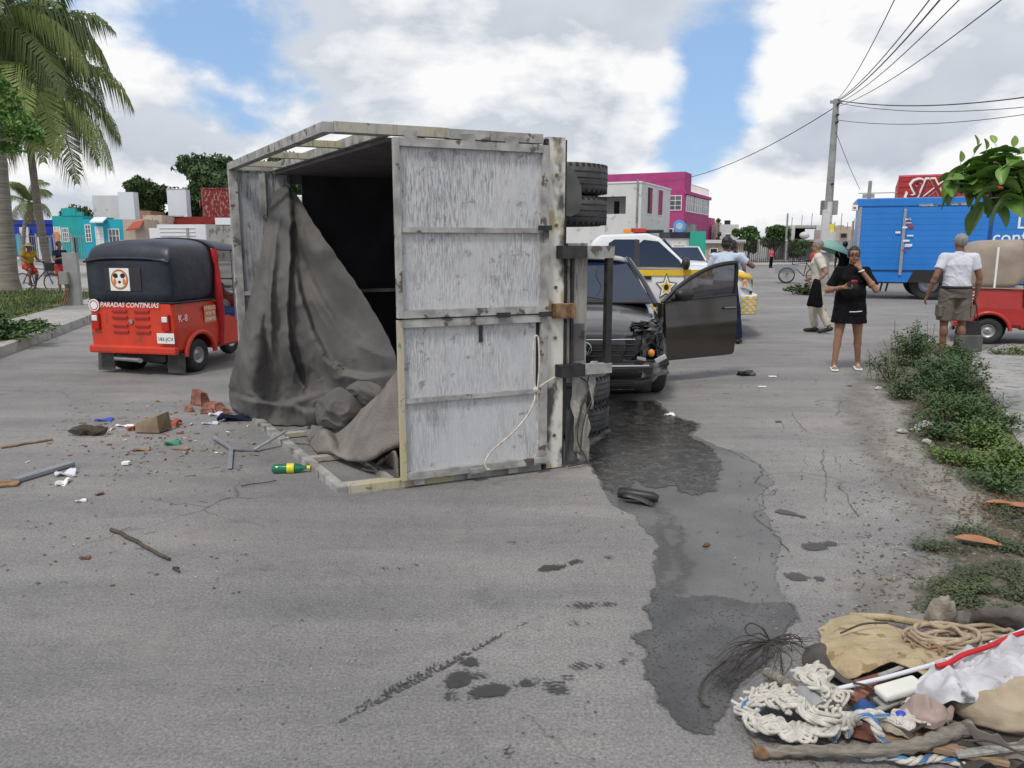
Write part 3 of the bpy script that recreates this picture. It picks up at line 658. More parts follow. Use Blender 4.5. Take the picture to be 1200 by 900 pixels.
# small grit: leaf scraps, twigs and chips that nobody could count
rnd = random.Random(11)
lit = {'litter_leaf': B(), 'stone': B(), 'twig': B()}
def chip(b, x, y, z, s, flat=.35):
    a = rnd.uniform(0, 6.28); k = rnd.choice((4, 5, 6)); vs = []
    for i in range(k): t = a+2*pi*i/k; q = rnd.uniform(.6, 1.2)*s; vs.append((x+cos(t)*q, y+sin(t)*q*rnd.uniform(.4, .9), z+.001))
    n = len(vs); top = (x+rnd.uniform(-.2, .2)*s, y, z+s*flat*rnd.uniform(.5, 1.4)); vs.append(top)
    b.add(vs, [(i, (i+1) % n, n) for i in range(n)])
zones = [((60, 470), (300, 560), 330, .016), ((0, 430), (280, 700), 260, .013), ((640, 470), (1000, 640), 170, .010), ((250, 560), (700, 900), 200, .007), ((860, 400), (1040, 700), 330, .011), ((1000, 480), (1200, 720), 900, .013), ((700, 430), (960, 470), 70, .016), ((890, 700), (1090, 900), 200, .010)]
for (x0, y0), (x1, y1), n, s in zones:
    for _ in range(n):
        g = G(rnd.uniform(x0, x1), rnd.uniform(y0, y1)); k = rnd.random()
        key = 'litter_leaf' if k < .55 else ('stone' if k < .9 else 'twig')
        if key == 'twig':
            a = rnd.uniform(0, pi); l = s*rnd.uniform(1, 2.6); b_ = lit['twig']; b_.tube([(g.x-cos(a)*l, g.y-sin(a)*l, .006), (g.x, g.y, .008), (g.x+cos(a+.3)*l, g.y+sin(a+.3)*l, .006)], s*.1, 4)
        else: chip(lit[key], g.x, g.y, .004, s*rnd.uniform(.35, 1.1)*(.6 if key == 'stone' else 1))
solo('leaf_litter', lit['litter_leaf'], 'litter_leaf', 'brown leaf scraps scattered thinly over the asphalt', 'leaf litter', kind='stuff')
solo('gravel', lit['stone'], 'stone', 'pale stone chips scattered over the asphalt', 'gravel', kind='stuff')
solo('twig_litter', lit['twig'], 'twig', 'tiny dark twigs scattered over the asphalt', 'twigs', kind='stuff')

# ================================================================ vegetation
def leafball(b, c, r, n, s, rnd, flat=1.0, up=.35):
    """leaf clumps through a lumpy volume"""
    for _ in range(n):
        while True:
            p = Vector((rnd.uniform(-1, 1), rnd.uniform(-1, 1), rnd.uniform(-1, 1)))
            if .25 < p.length < 1: break
        p *= (.82+.55*noise.noise(Vector(c)*.7+p*1.5)+.18*noise.noise(p*5+Vector(c)))
        q = Vector(c)+Vector((p.x*r[0], p.y*r[1], p.z*r[2]))
        nr = Vector((rnd.gauss(0, 1), rnd.gauss(0, 1), rnd.gauss(0, 1)+up)).normalized(); e1 = nr.orthogonal().normalized(); e2 = nr.cross(e1); a = rnd.uniform(0, 6.28)
        e1, e2 = e1*cos(a)+e2*sin(a), e2*cos(a)-e1*sin(a); t = s*rnd.uniform(.6, 1.4)
        b.add([q-e1*t, q-e2*t*.45+nr*t*.12, q+e1*t, q+e2*t*.45+nr*t*.12], [(0, 1, 2), (0, 2, 3)])
def tree(name, label, x, y, h, r, m, seed, leaf=.35, n=5, group=None, dens=1.0, trunk_h=None):
    rd = random.Random(seed); t = thing(name, label, 'tree', (x, y, 0), group=group); th = trunk_h or h*.4
    tb = B(); pts = [(0, 0, 0), (rd.uniform(-.1, .1), 0, th*.5), (rd.uniform(-.2, .2), 0, th)]; tb.tube(catmull(pts, 3), [h*.035*(1-.06*i) for i in range(7)], 8)
    cb = B()
    for i in range(n):
        a = rd.uniform(0, 6.28); k = rd.uniform(.1, .78); c = (cos(a)*r*k, sin(a)*r*k, rd.uniform(th+.1*(h-th), h-.22*(h-th)))
        if i == 0: c = (rd.uniform(-.3, .3), 0, h-.3*(h-th))
        rr = r*rd.uniform(.28, .60); tb.tube([(0, 0, th*.85), (c[0]*.5, c[1]*.5, (th+c[2])/2), c], [h*.02, h*.013, h*.005], 6)
        leafball(cb, c, (rr, rr, rr*.72), int(dens*130*(rr/leaf/3)**2), leaf, rd)
    part('trunk', tb, 'bark', t); part('crown', cb, m, t); return t
def palm(label, base, top, nf, flen, seed, dry=3, tr=.17, lean=None):
    rd = random.Random(seed); t = thing('palm_tree', label, 'palm tree', base); b = Vector(base); c = Vector(top)-b
    tb = B(); pts = catmull([(0, 0, 0), (c.x*.12, c.y*.3, c.z*.35), (c.x*.5, c.y*.6, c.z*.72), c], 7)
    rs = [tr*(1.35 if i == 0 else 1.0)*(1-.35*i/len(pts))*(1+.05*(i % 2)) for i in range(len(pts))]; tb.tube(pts, rs, 12); part('trunk', tb, 'palm_bark', t)
    for k in range(nf+dry):
        isdry = k >= nf
        az = k*2.39996+rd.uniform(-.3, .3); el = R(rd.uniform(-15, 75)) if not isdry else R(rd.uniform(-70, -40))
        if k < 5: el = R(rd.uniform(60, 85))
        L = flen*rd.uniform(.82, 1.08)*(1 if not isdry else .6); d = Vector((cos(az)*cos(el), sin(az)*cos(el), sin(el))); p = Vector(c); fb = B(); rach = [Vector(p)]; dirs = []
        ns = 20; droop = (.135 if not isdry else .09)*rd.uniform(.85, 1.2)
        for i in range(ns):
            dirs.append(Vector(d)); p = p+d*(L/ns); rach.append(Vector(p)); d = (d+Vector((0, 0, -droop*(.35+1.3*i/ns)))).normalized()
        fb.tube(rach, [.035*(1-.85*i/ns)*flen/3 for i in range(ns+1)], 5)
        side0 = Vector((-sin(az), cos(az), 0))
        for i in range(2, ns):
            f = i/ns; ll = flen*.29*sin(pi*min(1, .18+.80*f))**.7*(1 if f < .9 else .7)
            for m_ in range(4):
                q = rach[i].lerp(rach[i+1], m_/4); dd = dirs[i]
                for sg in (-1, 1):
                    out = (side0*sg*.9+dd*.55+Vector((0, 0, rd.uniform(-.3, .05)))).normalized(); mid = q+out*ll*.45*rd.uniform(.9, 1.1); tip = q+out*ll*.72+Vector((0, 0, -ll*rd.uniform(.45, .85)))
                    wv = dd*.020*flen/3; fb.add([q-wv*.6, q+wv*.6, mid+wv, tip, mid-wv], [(0, 1, 2, 4), (4, 2, 3)])
        part('frond', fb, 'frond_dry' if isdry else ('frond' if rd.random() < .62 else 'frond_dark'), t)
    nb = B()
    for _ in range(9): a = rd.uniform(0, 6.28); nb.ell((c.x+cos(a)*tr*1.3, c.y+sin(a)*tr*1.3, c.z-rd.uniform(.05, .35)), (.12, .12, .15), 8, 6)
    part('coconuts', nb, 'leaf_bright', t, kind='stuff'); return t
pb = P(13, 347, 23.6); pb.z = .13; pt = P(-14, 18, 23.9)
palm('tall palm with the near stout trunk at the left edge of the photo', pb, pt, 20, 4.1, 4, dry=1, tr=.25)
pb = P(57, 312, 38); pb.z = 0; pt = P(24, 96, 36.5)
palm('drooping palm whose thin trunk stands in front of the teal house', pb, pt, 30, 6.0, 12, dry=4, tr=.19)
pb = P(28, 306, 58); pb.z = 0
palm('small far palm seen between the two trunks by the blue house', pb, P(34, 238, 58), 14, 2.6, 19, dry=1, tr=.16)
# bright tree leaning in from the left edge
t = thing('young_tree', 'bright green leafy tree leaning in at the left edge before the palms', 'tree', (-13.4, 15.6, .13))
tb = B(); tb.tube(catmull([(0, 0, 0), (.1, 0, 1.5), (.5, .2, 3.2), (1.3, .2, 4.5)], 4), [.12, .115, .11, .10, .1, .09, .09, .08, .07, .06, .05, .04, .03], 8)
cb = B(); rd = random.Random(5); o0 = Vector((-13.4, 15.6, .13))
for (px, py, Y, rr, n) in ((2, 120, 15.6, .5, 600), (25, 148, 15.5, .42, 520), (5, 165, 15.8, .45, 500), (-35, 130, 15.6, .9, 1300), (-60, 170, 16, .9, 900), (40, 158, 15.4, .25, 200), (0, 98, 15.7, .22, 140)):
    c = P(px, py, Y)-o0; leafball(cb, c, (rr, rr, rr*.8), n, .055, rd); tb.tube([(.5, .2, 3.2), tuple(c*.6+Vector((.2, .08, 1.2))), tuple(c)], [.05, .03, .012], 6)
part('trunk', tb, 'bark', t); part('crown', cb, 'leaf_bright', t)
# far trees
def far(px0, px1, top, Y, seed, label, m='leaf_far', th=.25, leaf=.34, dens=1.0, n=9):
    leaf *= .6; n = int(n*1.6)
    x0, x1 = P(px0, 285, Y).x, P(px1, 285, Y).x; h = P(0, top, Y).z
    tree('broad_tree', label, (x0+x1)/2, Y, h, (x1-x0)/2*1.02, m, seed, leaf, n, 'leafy trees beyond the houses', dens=dens, trunk_h=h*th)
far(141, 208, 205, 100, 1, 'round leafy tree behind the cream house, right of the palms', leaf=.42, dens=1.6, n=12)
far(214, 335, 177, 104, 2, 'tallest dark tree, rising behind the maroon house and the truck body', leaf=.5, dens=1.6, n=15)
far(268, 420, 186, 112, 22, 'dark tree seen through the truck frame above the cargo side', leaf=.5, dens=1.2, n=12)
far(858, 898, 264, 74, 3, 'left tree of the bushy pair behind the iron fence', 'leaf_mid', leaf=.3, dens=1.7)
far(888, 930, 262, 77, 4, 'right tree of the bushy pair behind the iron fence', 'leaf_dark', leaf=.3, dens=1.7)
far(925, 952, 281, 70, 6, 'low shrubby tree beside the iron fence near the old man', 'leaf_mid', leaf=.22, dens=1.6)
far(836, 848, 246, 90, 8, 'small tree top poking out right of the pink house', 'leaf_dark', leaf=.2, dens=1.2, n=3)
far(60, 118, 238, 92, 9, 'low tree mass between the palm trunks behind the teal house', leaf=.4, n=8)
# foreground weeds
def weed(name, label, g, h, r, m, seed, stems=10, leaves=26, ls=.022, group=None, spread=1.0):
    rd = random.Random(seed); t = thing(name, label, 'plant', (g.x, g.y, .0), group=group); sb, lb2 = B(), B()
    for _ in range(stems):
        a = rd.uniform(0, 6.28); k = rd.uniform(.1, 1)*spread; tip = Vector((cos(a)*r*k, sin(a)*r*k, h*rd.uniform(.45, 1.05)*(1-.35*k))); b0 = Vector((cos(a)*r*.15*k, sin(a)*r*.15*k, 0))
        pts = catmull([b0, b0.lerp(tip, .5)+Vector((0, 0, h*.14)), tip], 5); sb.tube(pts, [.005*(1-.08*i) for i in range(len(pts))], 4)
        for i in range(leaves):
            f = rd.uniform(.2, 1); q = pts[min(len(pts)-1, int(f*(len(pts)-1)))]+Vector((rd.gauss(0, .035), rd.gauss(0, .035), rd.gauss(0, .03)))
            nr = Vector((rd.gauss(0, .7), rd.gauss(0, .7), 1)).normalized(); e1 = nr.orthogonal().normalized(); e2 = nr.cross(e1); a2 = rd.uniform(0, 6.28); e1, e2 = e1*cos(a2)+e2*sin(a2), e2*cos(a2)-e1*sin(a2); s = ls*rd.uniform(.6, 1.5)
            lb2.add([q-e1*s, q-e2*s*.42, q+e1*s*1.1, q+e2*s*.42], [(0, 1, 2, 3)])
    part('stem', sb, 'twig', t); part('foliage', lb2, m, t); return t
W = [(1072, 430, .62, .42, 'leaf_weed', 'tallest dark weed bush, beside the woman', 26, 70), (1098, 447, .40, .40, 'leaf_weed', 'feathery weed bush in front of the man with the bag', 24, 70), (1045, 448, .40, .33, 'leaf_dark', 'loose dark weed leaning left towards the woman', 12, 40),
     (1118, 470, .38, .36, 'leaf_mid', 'mid green weed in the middle of the verge', 24, 80), (1060, 468, .24, .34, 'leaf_weed', 'low weed left of the pale stones', 18, 60), (1132, 500, .30, .30, 'leaf_weed', 'weed just right of the pale stones', 22, 70), (1092, 500, .16, .22, 'leaf_weed', 'small weed behind the pale stones', 14, 40),
     (1160, 528, .20, .26, 'leaf_lime', 'lime green weed near the right edge', 22, 80), (1182, 556, .20, .26, 'leaf_lime', 'brightest lime green weed at the right edge', 24, 90), (1145, 470, .34, .22, 'leaf_dark', 'sparse dark weed on the right flank of the verge', 9, 26), (1195, 545, .14, .2, 'leaf_weed', 'weed cut by the right edge of the photo', 14, 50), (1120, 428, .34, .3, 'leaf_weed', 'weed growing around the bare legs of the man', 16, 60)]
W += [(1080, 458, .30, .34, 'leaf_weed', 'weed filling the gap left of the feathery bush', 22, 80), (1108, 488, .28, .32, 'leaf_mid', 'bright weed right above the pale stones', 24, 90), (1140, 520, .22, .28, 'leaf_mid', 'green weed between the pale stones and the lime weeds', 22, 80), (1120, 455, .42, .34, 'leaf_dark', 'dark tall weed right of the feathery bush', 20, 70), (1165, 505, .22, .26, 'leaf_weed', 'weed behind the lime green pair', 18, 70), (1128, 545, .12, .28, 'leaf_lime', 'flat yellowish weed left of the brightest one', 20, 60), (1172, 575, .13, .26, 'leaf_mid', 'low weed directly above the curled brown leaf', 18, 60), (1054, 428, .46, .28, 'leaf_dark', 'thin dark stems at the far tip of the verge', 12, 34), (1150, 490, .26, .26, 'leaf_mid', 'weed at the right flank above the lime ones', 18, 70), (1100, 515, .15, .26, 'leaf_weed', 'small weed right behind the larger pale stone', 16, 60)]
for i, (px, py, h, r, m, lab, st, lv) in enumerate(W): weed('weed_plant', lab, G(px, py), h*1.08, r*.98, m, 40+i, int(st*1.05), int(lv*.95), .019 if h > .3 else .015, 'weeds along the verge')
weed('weed_tuft', 'small tuft on the slab right of the bag', G(1168, 415), .10, .3, 'leaf_mid', 60, 14, 16, .02, 'tufts on the concrete'); weed('weed_tuft', 'grass tuft on the slab near the right tuk tuk', G(1194, 416), .14, .3, 'leaf_lime', 61, 14, 20, .02, 'tufts on the concrete')
weed('weed_tuft', 'small bush of grass growing out of the road behind the old man', G(940, 345), .35, .9, 'leaf_mid', 62, 24, 30, .06)
# leafy shrub at the left kerb
g = G(14, 412); weed('leafy_shrub', 'dense low green shrub on the left footway at the photo edge', Vector((g.x-.6, g.y+.5, .12)), .62, .95, 'leaf_mid', 70, 60, 110, .038)
g = G(40, 398); weed('leafy_shrub', 'trailing end of the green shrub hanging over the kerb', Vector((g.x-.2, g.y+.2, .12)), .34, .55, 'leaf_mid', 71, 34, 70, .032)
# low creeping cover
cb = B(); rd = random.Random(8)
patches = [((1090, 648), (34, 12), 700), ((1150, 690), (60, 22), 1900), ((1100, 705), (38, 14), 700), ((1190, 640), (40, 26), 1100), ((1180, 600), (34, 12), 500), ((1120, 520), (48, 14), 900), ((1150, 560), (40, 14), 600), ((1090, 480), (40, 14), 400), ((1130, 625), (20, 6), 160), ((1200, 720), (60, 22), 1200)]
for (cx, cy), (sx, sy), n in patches:
    for _ in range(n):
        px, py = rd.gauss(cx, sx*.5), rd.gauss(cy, sy*.5); g = G(px, py)
        if noise.noise(Vector((g.x*6, g.y*6, 2))) < -.12: continue
        for _k in range(2):
            q = g+Vector((rd.gauss(0, .018), rd.gauss(0, .018), rd.uniform(.01, .035))); a2 = rd.uniform(0, 6.28); s = rd.uniform(.006, .013); e1 = Vector((cos(a2)*s, sin(a2)*s, rd.uniform(-.6, .6)*s)); e2 = Vector((-sin(a2)*s*.5, cos(a2)*s*.5, rd.uniform(-.3, .3)*s)); cb.add([q-e1, q-e2, q+e1, q+e2], [(0, 1, 2, 3)])
solo('ground_cover', cb, 'cover', 'small creeping green plants over the dirt at the right', 'ground cover', kind='stuff')
rd = random.Random(44); ds = B()
for _ in range(150):
    k = rd.choice(W); g_ = G(k[0], k[1]); a_ = rd.uniform(0, 6.28); q = Vector((g_.x+cos(a_)*k[3]*rd.uniform(.2, 1), g_.y+sin(a_)*k[3]*rd.uniform(.2, 1), .01)); L__ = k[2]*rd.uniform(.4, 1.0); tp = q+Vector((rd.gauss(0, .12), rd.gauss(0, .08), L__)); ds.tube(catmull([q, q.lerp(tp, .5)+Vector((rd.gauss(0, .02), 0, .02)), tp], 3), [.0035]*7, 4)
solo('dry_stems', ds, 'grass', 'dry yellowish stalks sticking up through the weeds of the verge', 'dry stalks', kind='stuff')
rd = random.Random(9); db = B()
for _ in range(900):
    g = G(rd.gauss(1120, 45), rd.gauss(530, 34)) if rd.random() < .5 else G(rd.gauss(1170, 30), rd.gauss(600, 12)); a2 = rd.uniform(0, 6.28); s = rd.uniform(.008, .022); q = g+Vector((0, 0, rd.uniform(.012, .03)))
    e1 = Vector((cos(a2)*s, sin(a2)*s, rd.uniform(-.4, .4)*s)); e2 = Vector((-sin(a2)*s*.4, cos(a2)*s*.4, rd.uniform(-.3, .3)*s)); db.add([q-e1, q-e2, q+e1, q+e2], [(0, 1, 2, 3)])
solo('dead_leaves', db, 'litter_leaf', 'brown dead leaves under the weeds of the right verge', 'dead leaves', kind='stuff')
# pale stones among the weeds, big dry leaves
for (px, py, s, lab) in ((1083, 503, .075, 'larger pale stone at the foot of the weeds'), (1072, 506, .05, 'pale stone leaning on the larger stone by the weeds'), (1057, 508, .05, 'flat pale stone left of the larger stones'), (1028, 457, .045, 'small pale stone by the weed near the woman'), (1086, 520, .04, 'tan stone just below the larger pale stone')):
    g = G(px, py); b = B(); rd = random.Random(px); b.ell((g.x, g.y, s*.45), (s, s*.7, s*.55 if px != 1057 else s*.25), 9, 6); b.v = [tuple(c+rd.uniform(-.14, .14)*s for c in v) for v in b.v]; b.sm = [False]*len(b.sm)
    solo('stone', b, 'stone', lab, 'stone', 'stones by the weeds')
def big_leaf(L, Wd, curl=.15, n=9):
    """a leaf blade lying along +x, with a midrib fold"""
    rows = []
    for i in range(n+1):
        f = i/n; hw = Wd*.5*sin(pi*min(.99, .04+.92*f**.8))**.8; z = curl*L*(.5-(f-.5)**2*2)*.3
        rows.append([(f*L, -hw, z+hw*.35*curl*3), (f*L, -hw*.5, z+hw*.08), (f*L, 0, z-.004), (f*L, hw*.5, z+hw*.08), (f*L, hw, z+hw*.35*curl*3)])
    b = B(); b.grid(rows); b.tube([(-.03, 0, -.004), (L*.5, 0, .002), (L*.96, 0, -.002)], [.003, .002, .0008], 4); return b
for (px, py, L, Wd, rz, lab) in ((1118, 636, .22, .11, -.55, 'large dry orange-brown leaf lying on the dirt'), (1155, 594, .17, .07, -.2, 'curled brown leaf below the lime weeds'), (1178, 597, .2, .1, -.5, 'broad brown leaf at the right edge below the lime weeds')):
    g = G(px, py); solo('dry_leaf', big_leaf(L, Wd, .18), 'dry_leaf', lab, 'leaf', 'big dry leaves', loc=(g.x, g.y, .03), rz=rz)
# almond branch hanging in at the right
t = thing('almond_tree', 'broad-leaved tree reaching in at the upper right above the blue truck', 'tree', (6.6, 7.2, 0))
tb = B(); O = Vector((6.6, 7.2, 0)); tip = P(1136, 212, 6.6)-O; m1 = P(1230, 215, 6.9)-O
tb.tube(catmull([(0, 0, 0), (.05, 0, 1.4), (-.1, 0, 2.6), (.1, .1, 4)], 4), [.15, .15, .14, .14, .13, .13, .12, .12, .11, .1, .09, .08, .07], 9)
br = B()
lroots = []
def limb(pts, r0): 
    q = catmull(pts, 5); br.tube(q, [r0*(1-.8*i/len(q)) for i in range(len(q))], 7); return q
l1 = limb([(-.1, 0, 2.3), m1, m1.lerp(tip, .5)+Vector((0, 0, .03)), tip], .05)
l2 = limb([m1, P(1195, 200, 6.7)-O, P(1165, 190, 6.5)-O], .025); l3 = limb([m1, P(1200, 228, 6.6)-O, P(1160, 232, 6.4)-O], .02)
part('trunk', tb, 'bark', t); part('limb', br, 'bark', t)
rd = random.Random(17); LM = [big_leaf(.26, .15, .3).mesh('leaf'), big_leaf(.21, .125, .5).mesh('leaf'), big_leaf(.17, .10, .2).mesh('leaf')]
for me in LM: me.materials.append(M['leaf_almond'])
LY = big_leaf(.09, .055, .4).mesh('leaf'); LY.materials.append(M['leaf_almond_young'])
cl = []
for (px, py) in ((1120, 216), (1126, 206), (1134, 198), (1136, 215), (1148, 200), (1150, 225), (1160, 190), (1165, 212), (1176, 200), (1185, 185), (1190, 215), (1200, 198), (1205, 225), (1178, 228), (1158, 232), (1135, 205), (1215, 190), (1225, 215), (1240, 200), (1172, 182)):
    cl.append(P(px, py, 6.6+rd.uniform(-.22, .22))-O)
for i, c in enumerate(cl):
    for k in range(8):
        c2 = c+Vector((rd.gauss(0, .03), rd.gauss(0, .05), rd.gauss(0, .03)))
        o = link('leaf', LM[rd.randrange(3)], parent=t, shared=True); o.location = c2; o.rotation_euler = (rd.uniform(-.7, .7), rd.uniform(-.2, 1.25), rd.uniform(0, 6.28)); o.scale = (rd.uniform(.8, 1.15),)*3
for (px, py) in ((1146, 170), (1142, 180), (1156, 175), (1126, 190), (1166, 168), (1114, 214), (1188, 172)):
    o = link('leaf', LY, parent=t, shared=True); o.location = P(px, py, 6.55)-O; o.rotation_euler = (rd.uniform(-.4, .4), rd.uniform(-1.5, -.9), rd.uniform(0, 6.28))
# ================================================================ the overturned truck (cargo floor upright at the right, open top at the left)
TB = Vector((.247, 5.364, 0)); TR = Vector((.921, .390, 0)).normalized(); TL = Vector((-.513, .858, 0)).normalized()
def T(h, d, z): return -TR*h+TL*d+Vector((0, 0, z))      # h: height above the cargo floor, d: distance forward of the tail, z: up
truck = thing('overturned_truck', 'small cargo truck lying on its side with its grey tailgate towards the viewer', 'truck', TB)
def tbox(b, h0, h1, d0, d1, z0, z1): return b.hexa([T(h1, d0, z0), T(h0, d0, z0), T(h0, d1, z0), T(h1, d1, z0), T(h1, d0, z1), T(h0, d0, z1), T(h0, d1, z1), T(h1, d1, z1)])
def tb_(*a): return tbox(B(), *a)
LEN, WID, HT = 2.77, 2.28, 1.485
# cargo floor and walls
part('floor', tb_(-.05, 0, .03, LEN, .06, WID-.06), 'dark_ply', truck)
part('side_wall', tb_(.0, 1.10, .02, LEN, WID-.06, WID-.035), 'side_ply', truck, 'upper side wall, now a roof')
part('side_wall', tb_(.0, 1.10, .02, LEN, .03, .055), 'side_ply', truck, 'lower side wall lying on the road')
for z0, z1 in ((0.0, .05), (WID-.03, WID+.03)):
    part('rail', tb_(HT-.045, HT+.02, -.03, LEN+.03, z0, z1), 'frame_grey', truck)
    part('rail', tb_(1.075, 1.13, .0, LEN, z0+.003, z1+.006 if z0 else z1-.005), 'frame_grey', truck)
    for d in (.03, .78, 1.62, 2.4): part('strut', tb_(1.13, HT-.045, d, d+.07, z0+.008, z1-.008), 'cream', truck)
for h in (.28, .56, .84):
    part('rib', tb_(h, h+.04, .05, LEN-.02, WID-.032, WID-.002), 'frame_grey', truck)
# tail rails, cream towards the open end
part('tail_rail', tb_(.72, HT-.047, -.035, .03, WID-.025, WID+.035), 'cream', truck); part('tail_rail', tb_(.06, .72, -.032, .03, WID-.028, WID+.032), 'frame_grey', truck)
part('tail_rail', tb_(.72, HT-.047, -.035, .03, .0, .05), 'cream', truck); part('tail_rail', tb_(.06, .72, -.032, .03, .0, .052), 'frame_grey', truck)
for h in (.98, .60, .30):
    for z in (WID-.03, .05): 
        k = tb_(h-.035, h+.035, -.075, -.036, z-.035, z+.03); part('hinge', k, 'frame_grey', truck)
# sill strip along the floor edge, flaking paint
part('sill', tb_(-.095, .035, -.05, .02, .01, WID+.015), 'flake', truck)
part('sill_lip', tb_(-.10, -.096, -.06, .05, .02, WID), 'black_metal', truck)
part('sill_lip', tb_(.036, .05, -.06, -.02, .02, WID), 'black_metal', truck)
for z in (.25, .62, .95, 1.3, 1.72, 2.05):
    b = B(); b.cone(TL*-.05+T(-.03, 0, z), TL*-.06+T(-.03, 0, z), .012, n=8); part('bolt', b, 'rust', truck)
# tailgate: two leaves, each two panels in a bar frame
def leaf_gate(z0, z1, d, tilt=0):
    g = part('tailgate', tb_(.075, 1.085, d, d+.018, z0+.01, z1-.01), 'ply', truck)
    zm = (z0+z1)/2
    for a in ((.055, .10), (1.072, 1.105)): part('frame_bar', tb_(a[0], a[1], d-.035, d-.002, z0+.002, z1-.002), 'cream' if a[0] > 1 and z0 < 1 else 'frame_grey', g)
    for za, zb in ((z0, z0+.05), (z1-.05, z1)): part('frame_bar', tb_(.101, 1.071, d-.032, d-.002, za, zb), 'frame_grey', g)
    part('frame_bar', tb_(.101, 1.071, d-.024, d-.002, zm-.016, zm+.016), 'frame_grey', g)
    return g
leaf_gate(.06, 1.12, -.062); leaf_gate(1.13, 2.235, -.07)
part('panel_patch', tb_(.10, .125, -.066, -.0635, .62, 1.07), 'inside', truck)
for h, z in ((.10, 1.70), (.09, 1.125), (.4, 1.13), (.95, .6), (.6, .08), (.12, .10)):
    part('latch', tb_(h-.05, h+.04, -.13, -.108, z-.016, z+.016), 'black_metal' if z > 1 else 'frame_grey', truck)
part('hanging_catch', tb_(.52, .545, -.072, -.063, .95, 1.06), 'black_metal', truck)
part('rusty_bracket', tb_(-.15, .0, -.12, -.055, 1.09, 1.19), 'rust', truck)
# head board

part('headboard', tb_(.98, HT-.05, LEN, LEN+.025, 1.16, WID-.05), 'ply2', truck, 'pale upper headboard board')
part('headboard', tb_(.98, HT-.05, LEN, LEN+.025, .05, 1.12), 'ply2', truck, 'pale lower headboard board')
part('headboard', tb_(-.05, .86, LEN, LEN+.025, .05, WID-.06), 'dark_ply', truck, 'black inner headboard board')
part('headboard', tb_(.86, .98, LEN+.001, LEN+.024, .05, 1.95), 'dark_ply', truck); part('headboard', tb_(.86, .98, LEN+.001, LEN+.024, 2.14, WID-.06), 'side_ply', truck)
part('head_post', tb_(1.20, 1.245, LEN-.05, LEN-.002, .05, WID-.05), 'frame_grey', truck); part('head_post', tb_(HT-.048, HT+.02, LEN-.028, LEN+.03, .052, WID-.035), 'frame_grey', truck)
part('head_post', tb_(.975, 1.0, LEN-.03, LEN-.002, .05, WID-.05), 'frame_grey', truck)
part('head_rail', tb_(.0, HT-.05, LEN-.03, LEN-.003, 1.125, 1.158), 'frame_grey', truck); part('head_rail', tb_(.0, HT-.05, LEN-.03, LEN+.03, WID-.03, WID+.03), 'frame_grey', truck)
# chassis
for z in (.72, 1.52): part('chassis_rail', tb_(-.30, -.12, .10, 4.2, z-.035, z+.035), 'black_metal', truck)
for d in (.2, .7, 1.5, 2.3, 3.2): part('cross_member', tb_(-.26, -.16, d, d+.06, .757, 1.483), 'black_metal', truck)
for d in (.12, .7, 1.3, 1.9, 2.5): part('floor_bearer', tb_(-.115, -.052, d, d+.06, .06, WID-.06), 'oldwood', truck)
part('board', tb_(-.29, -.135, -.03, .01, .62, 1.60), 'oldwood', truck, 'grey timber board behind the tail sill')
part('board', tb_(-.128, -.108, -.04, .0, .30, 1.05), 'black_metal', truck); part('board', tb_(-.27, -.18, -.037, -.031, .78, 1.04), 'side_ply', truck, 'dark recess plate on the board')
part('board', tb_(-.175, -.155, -.05, -.032, .72, 1.52), 'black_metal', truck)
# under-run guard
for z, zt in ((.72, .085), (1.54, .10)):
    part('guard_bracket', tb_(-.22, -.03, -.13, -.055, z-.043, z+.043), 'black_metal', truck)
    part('guard_arm', tb_(-.45, -.22, -.11, -.06, z-zt*.42, z+zt*.42), 'frame_grey', truck)
part('guard_bar', tb_(-.445, -.40, -.105, -.065, .76, 1.50), 'black_metal', truck)
# torn mudflap and splash guard remains at the bottom
rd = random.Random(31)
def ragged(h0, h1, z0, z1, d, nh, nz, amp, seed, bend=.05):
    r = random.Random(seed); rows = []
    for j in range(nz+1):
        row = []
        for i in range(nh+1):
            e = amp if i in (0, nh) or j in (0, nz) else amp*.3
            row.append(T(h0+(h1-h0)*i/nh+r.uniform(-e, e), d+r.uniform(-bend, bend), max(.01, z0+(z1-z0)*j/nz+r.uniform(-e, e))))
        rows.append(row)
    b = B(); b.grid(rows, False); return bake(b.mesh(), [('SOLIDIFY', dict(thickness=.012)), ('SUBSURF', dict(levels=1, render_levels=1))])
part('torn_flap', ragged(-.30, -.18, .10, .72, -.06, 3, 7, .03, 3), 'oldwood', truck); part('torn_flap', ragged(-.30, -.14, .02, .58, .02, 3, 6, .02, 8), 'flap', truck)
part('torn_flap', ragged(-.345, -.28, .40, .78, -.08, 2, 5, .02, 5), 'frame_grey', truck); part('torn_flap', ragged(-.33, -.24, .03, .2, -.03, 3, 3, .02, 6), 'oldwood', truck)
w1 = B(); w1.tube(catmull([T(-.16, -.07, .70), T(-.27, -.1, .60), T(-.22, -.08, .42), T(-.20, -.08, .2), T(-.26, -.1, .05), T(-.12, -.09, .02)], 5), .006, 5)
part('cable', w1, 'twig', truck); w1 = B(); w1.tube(catmull([T(-.36, -.09, .6), T(-.24, -.1, .36), T(-.21, -.1, .1)], 5), .006, 5)
part('cable', w1, 'twig', truck); w1 = B(); w1.tube(catmull([T(-.34, -.09, 1.45), T(-.31, -.1, 1.38), T(-.36, -.09, 1.30), T(-.33, -.09, 1.24)], 4), .004, 5)
part('cable', w1, 'twig', truck)
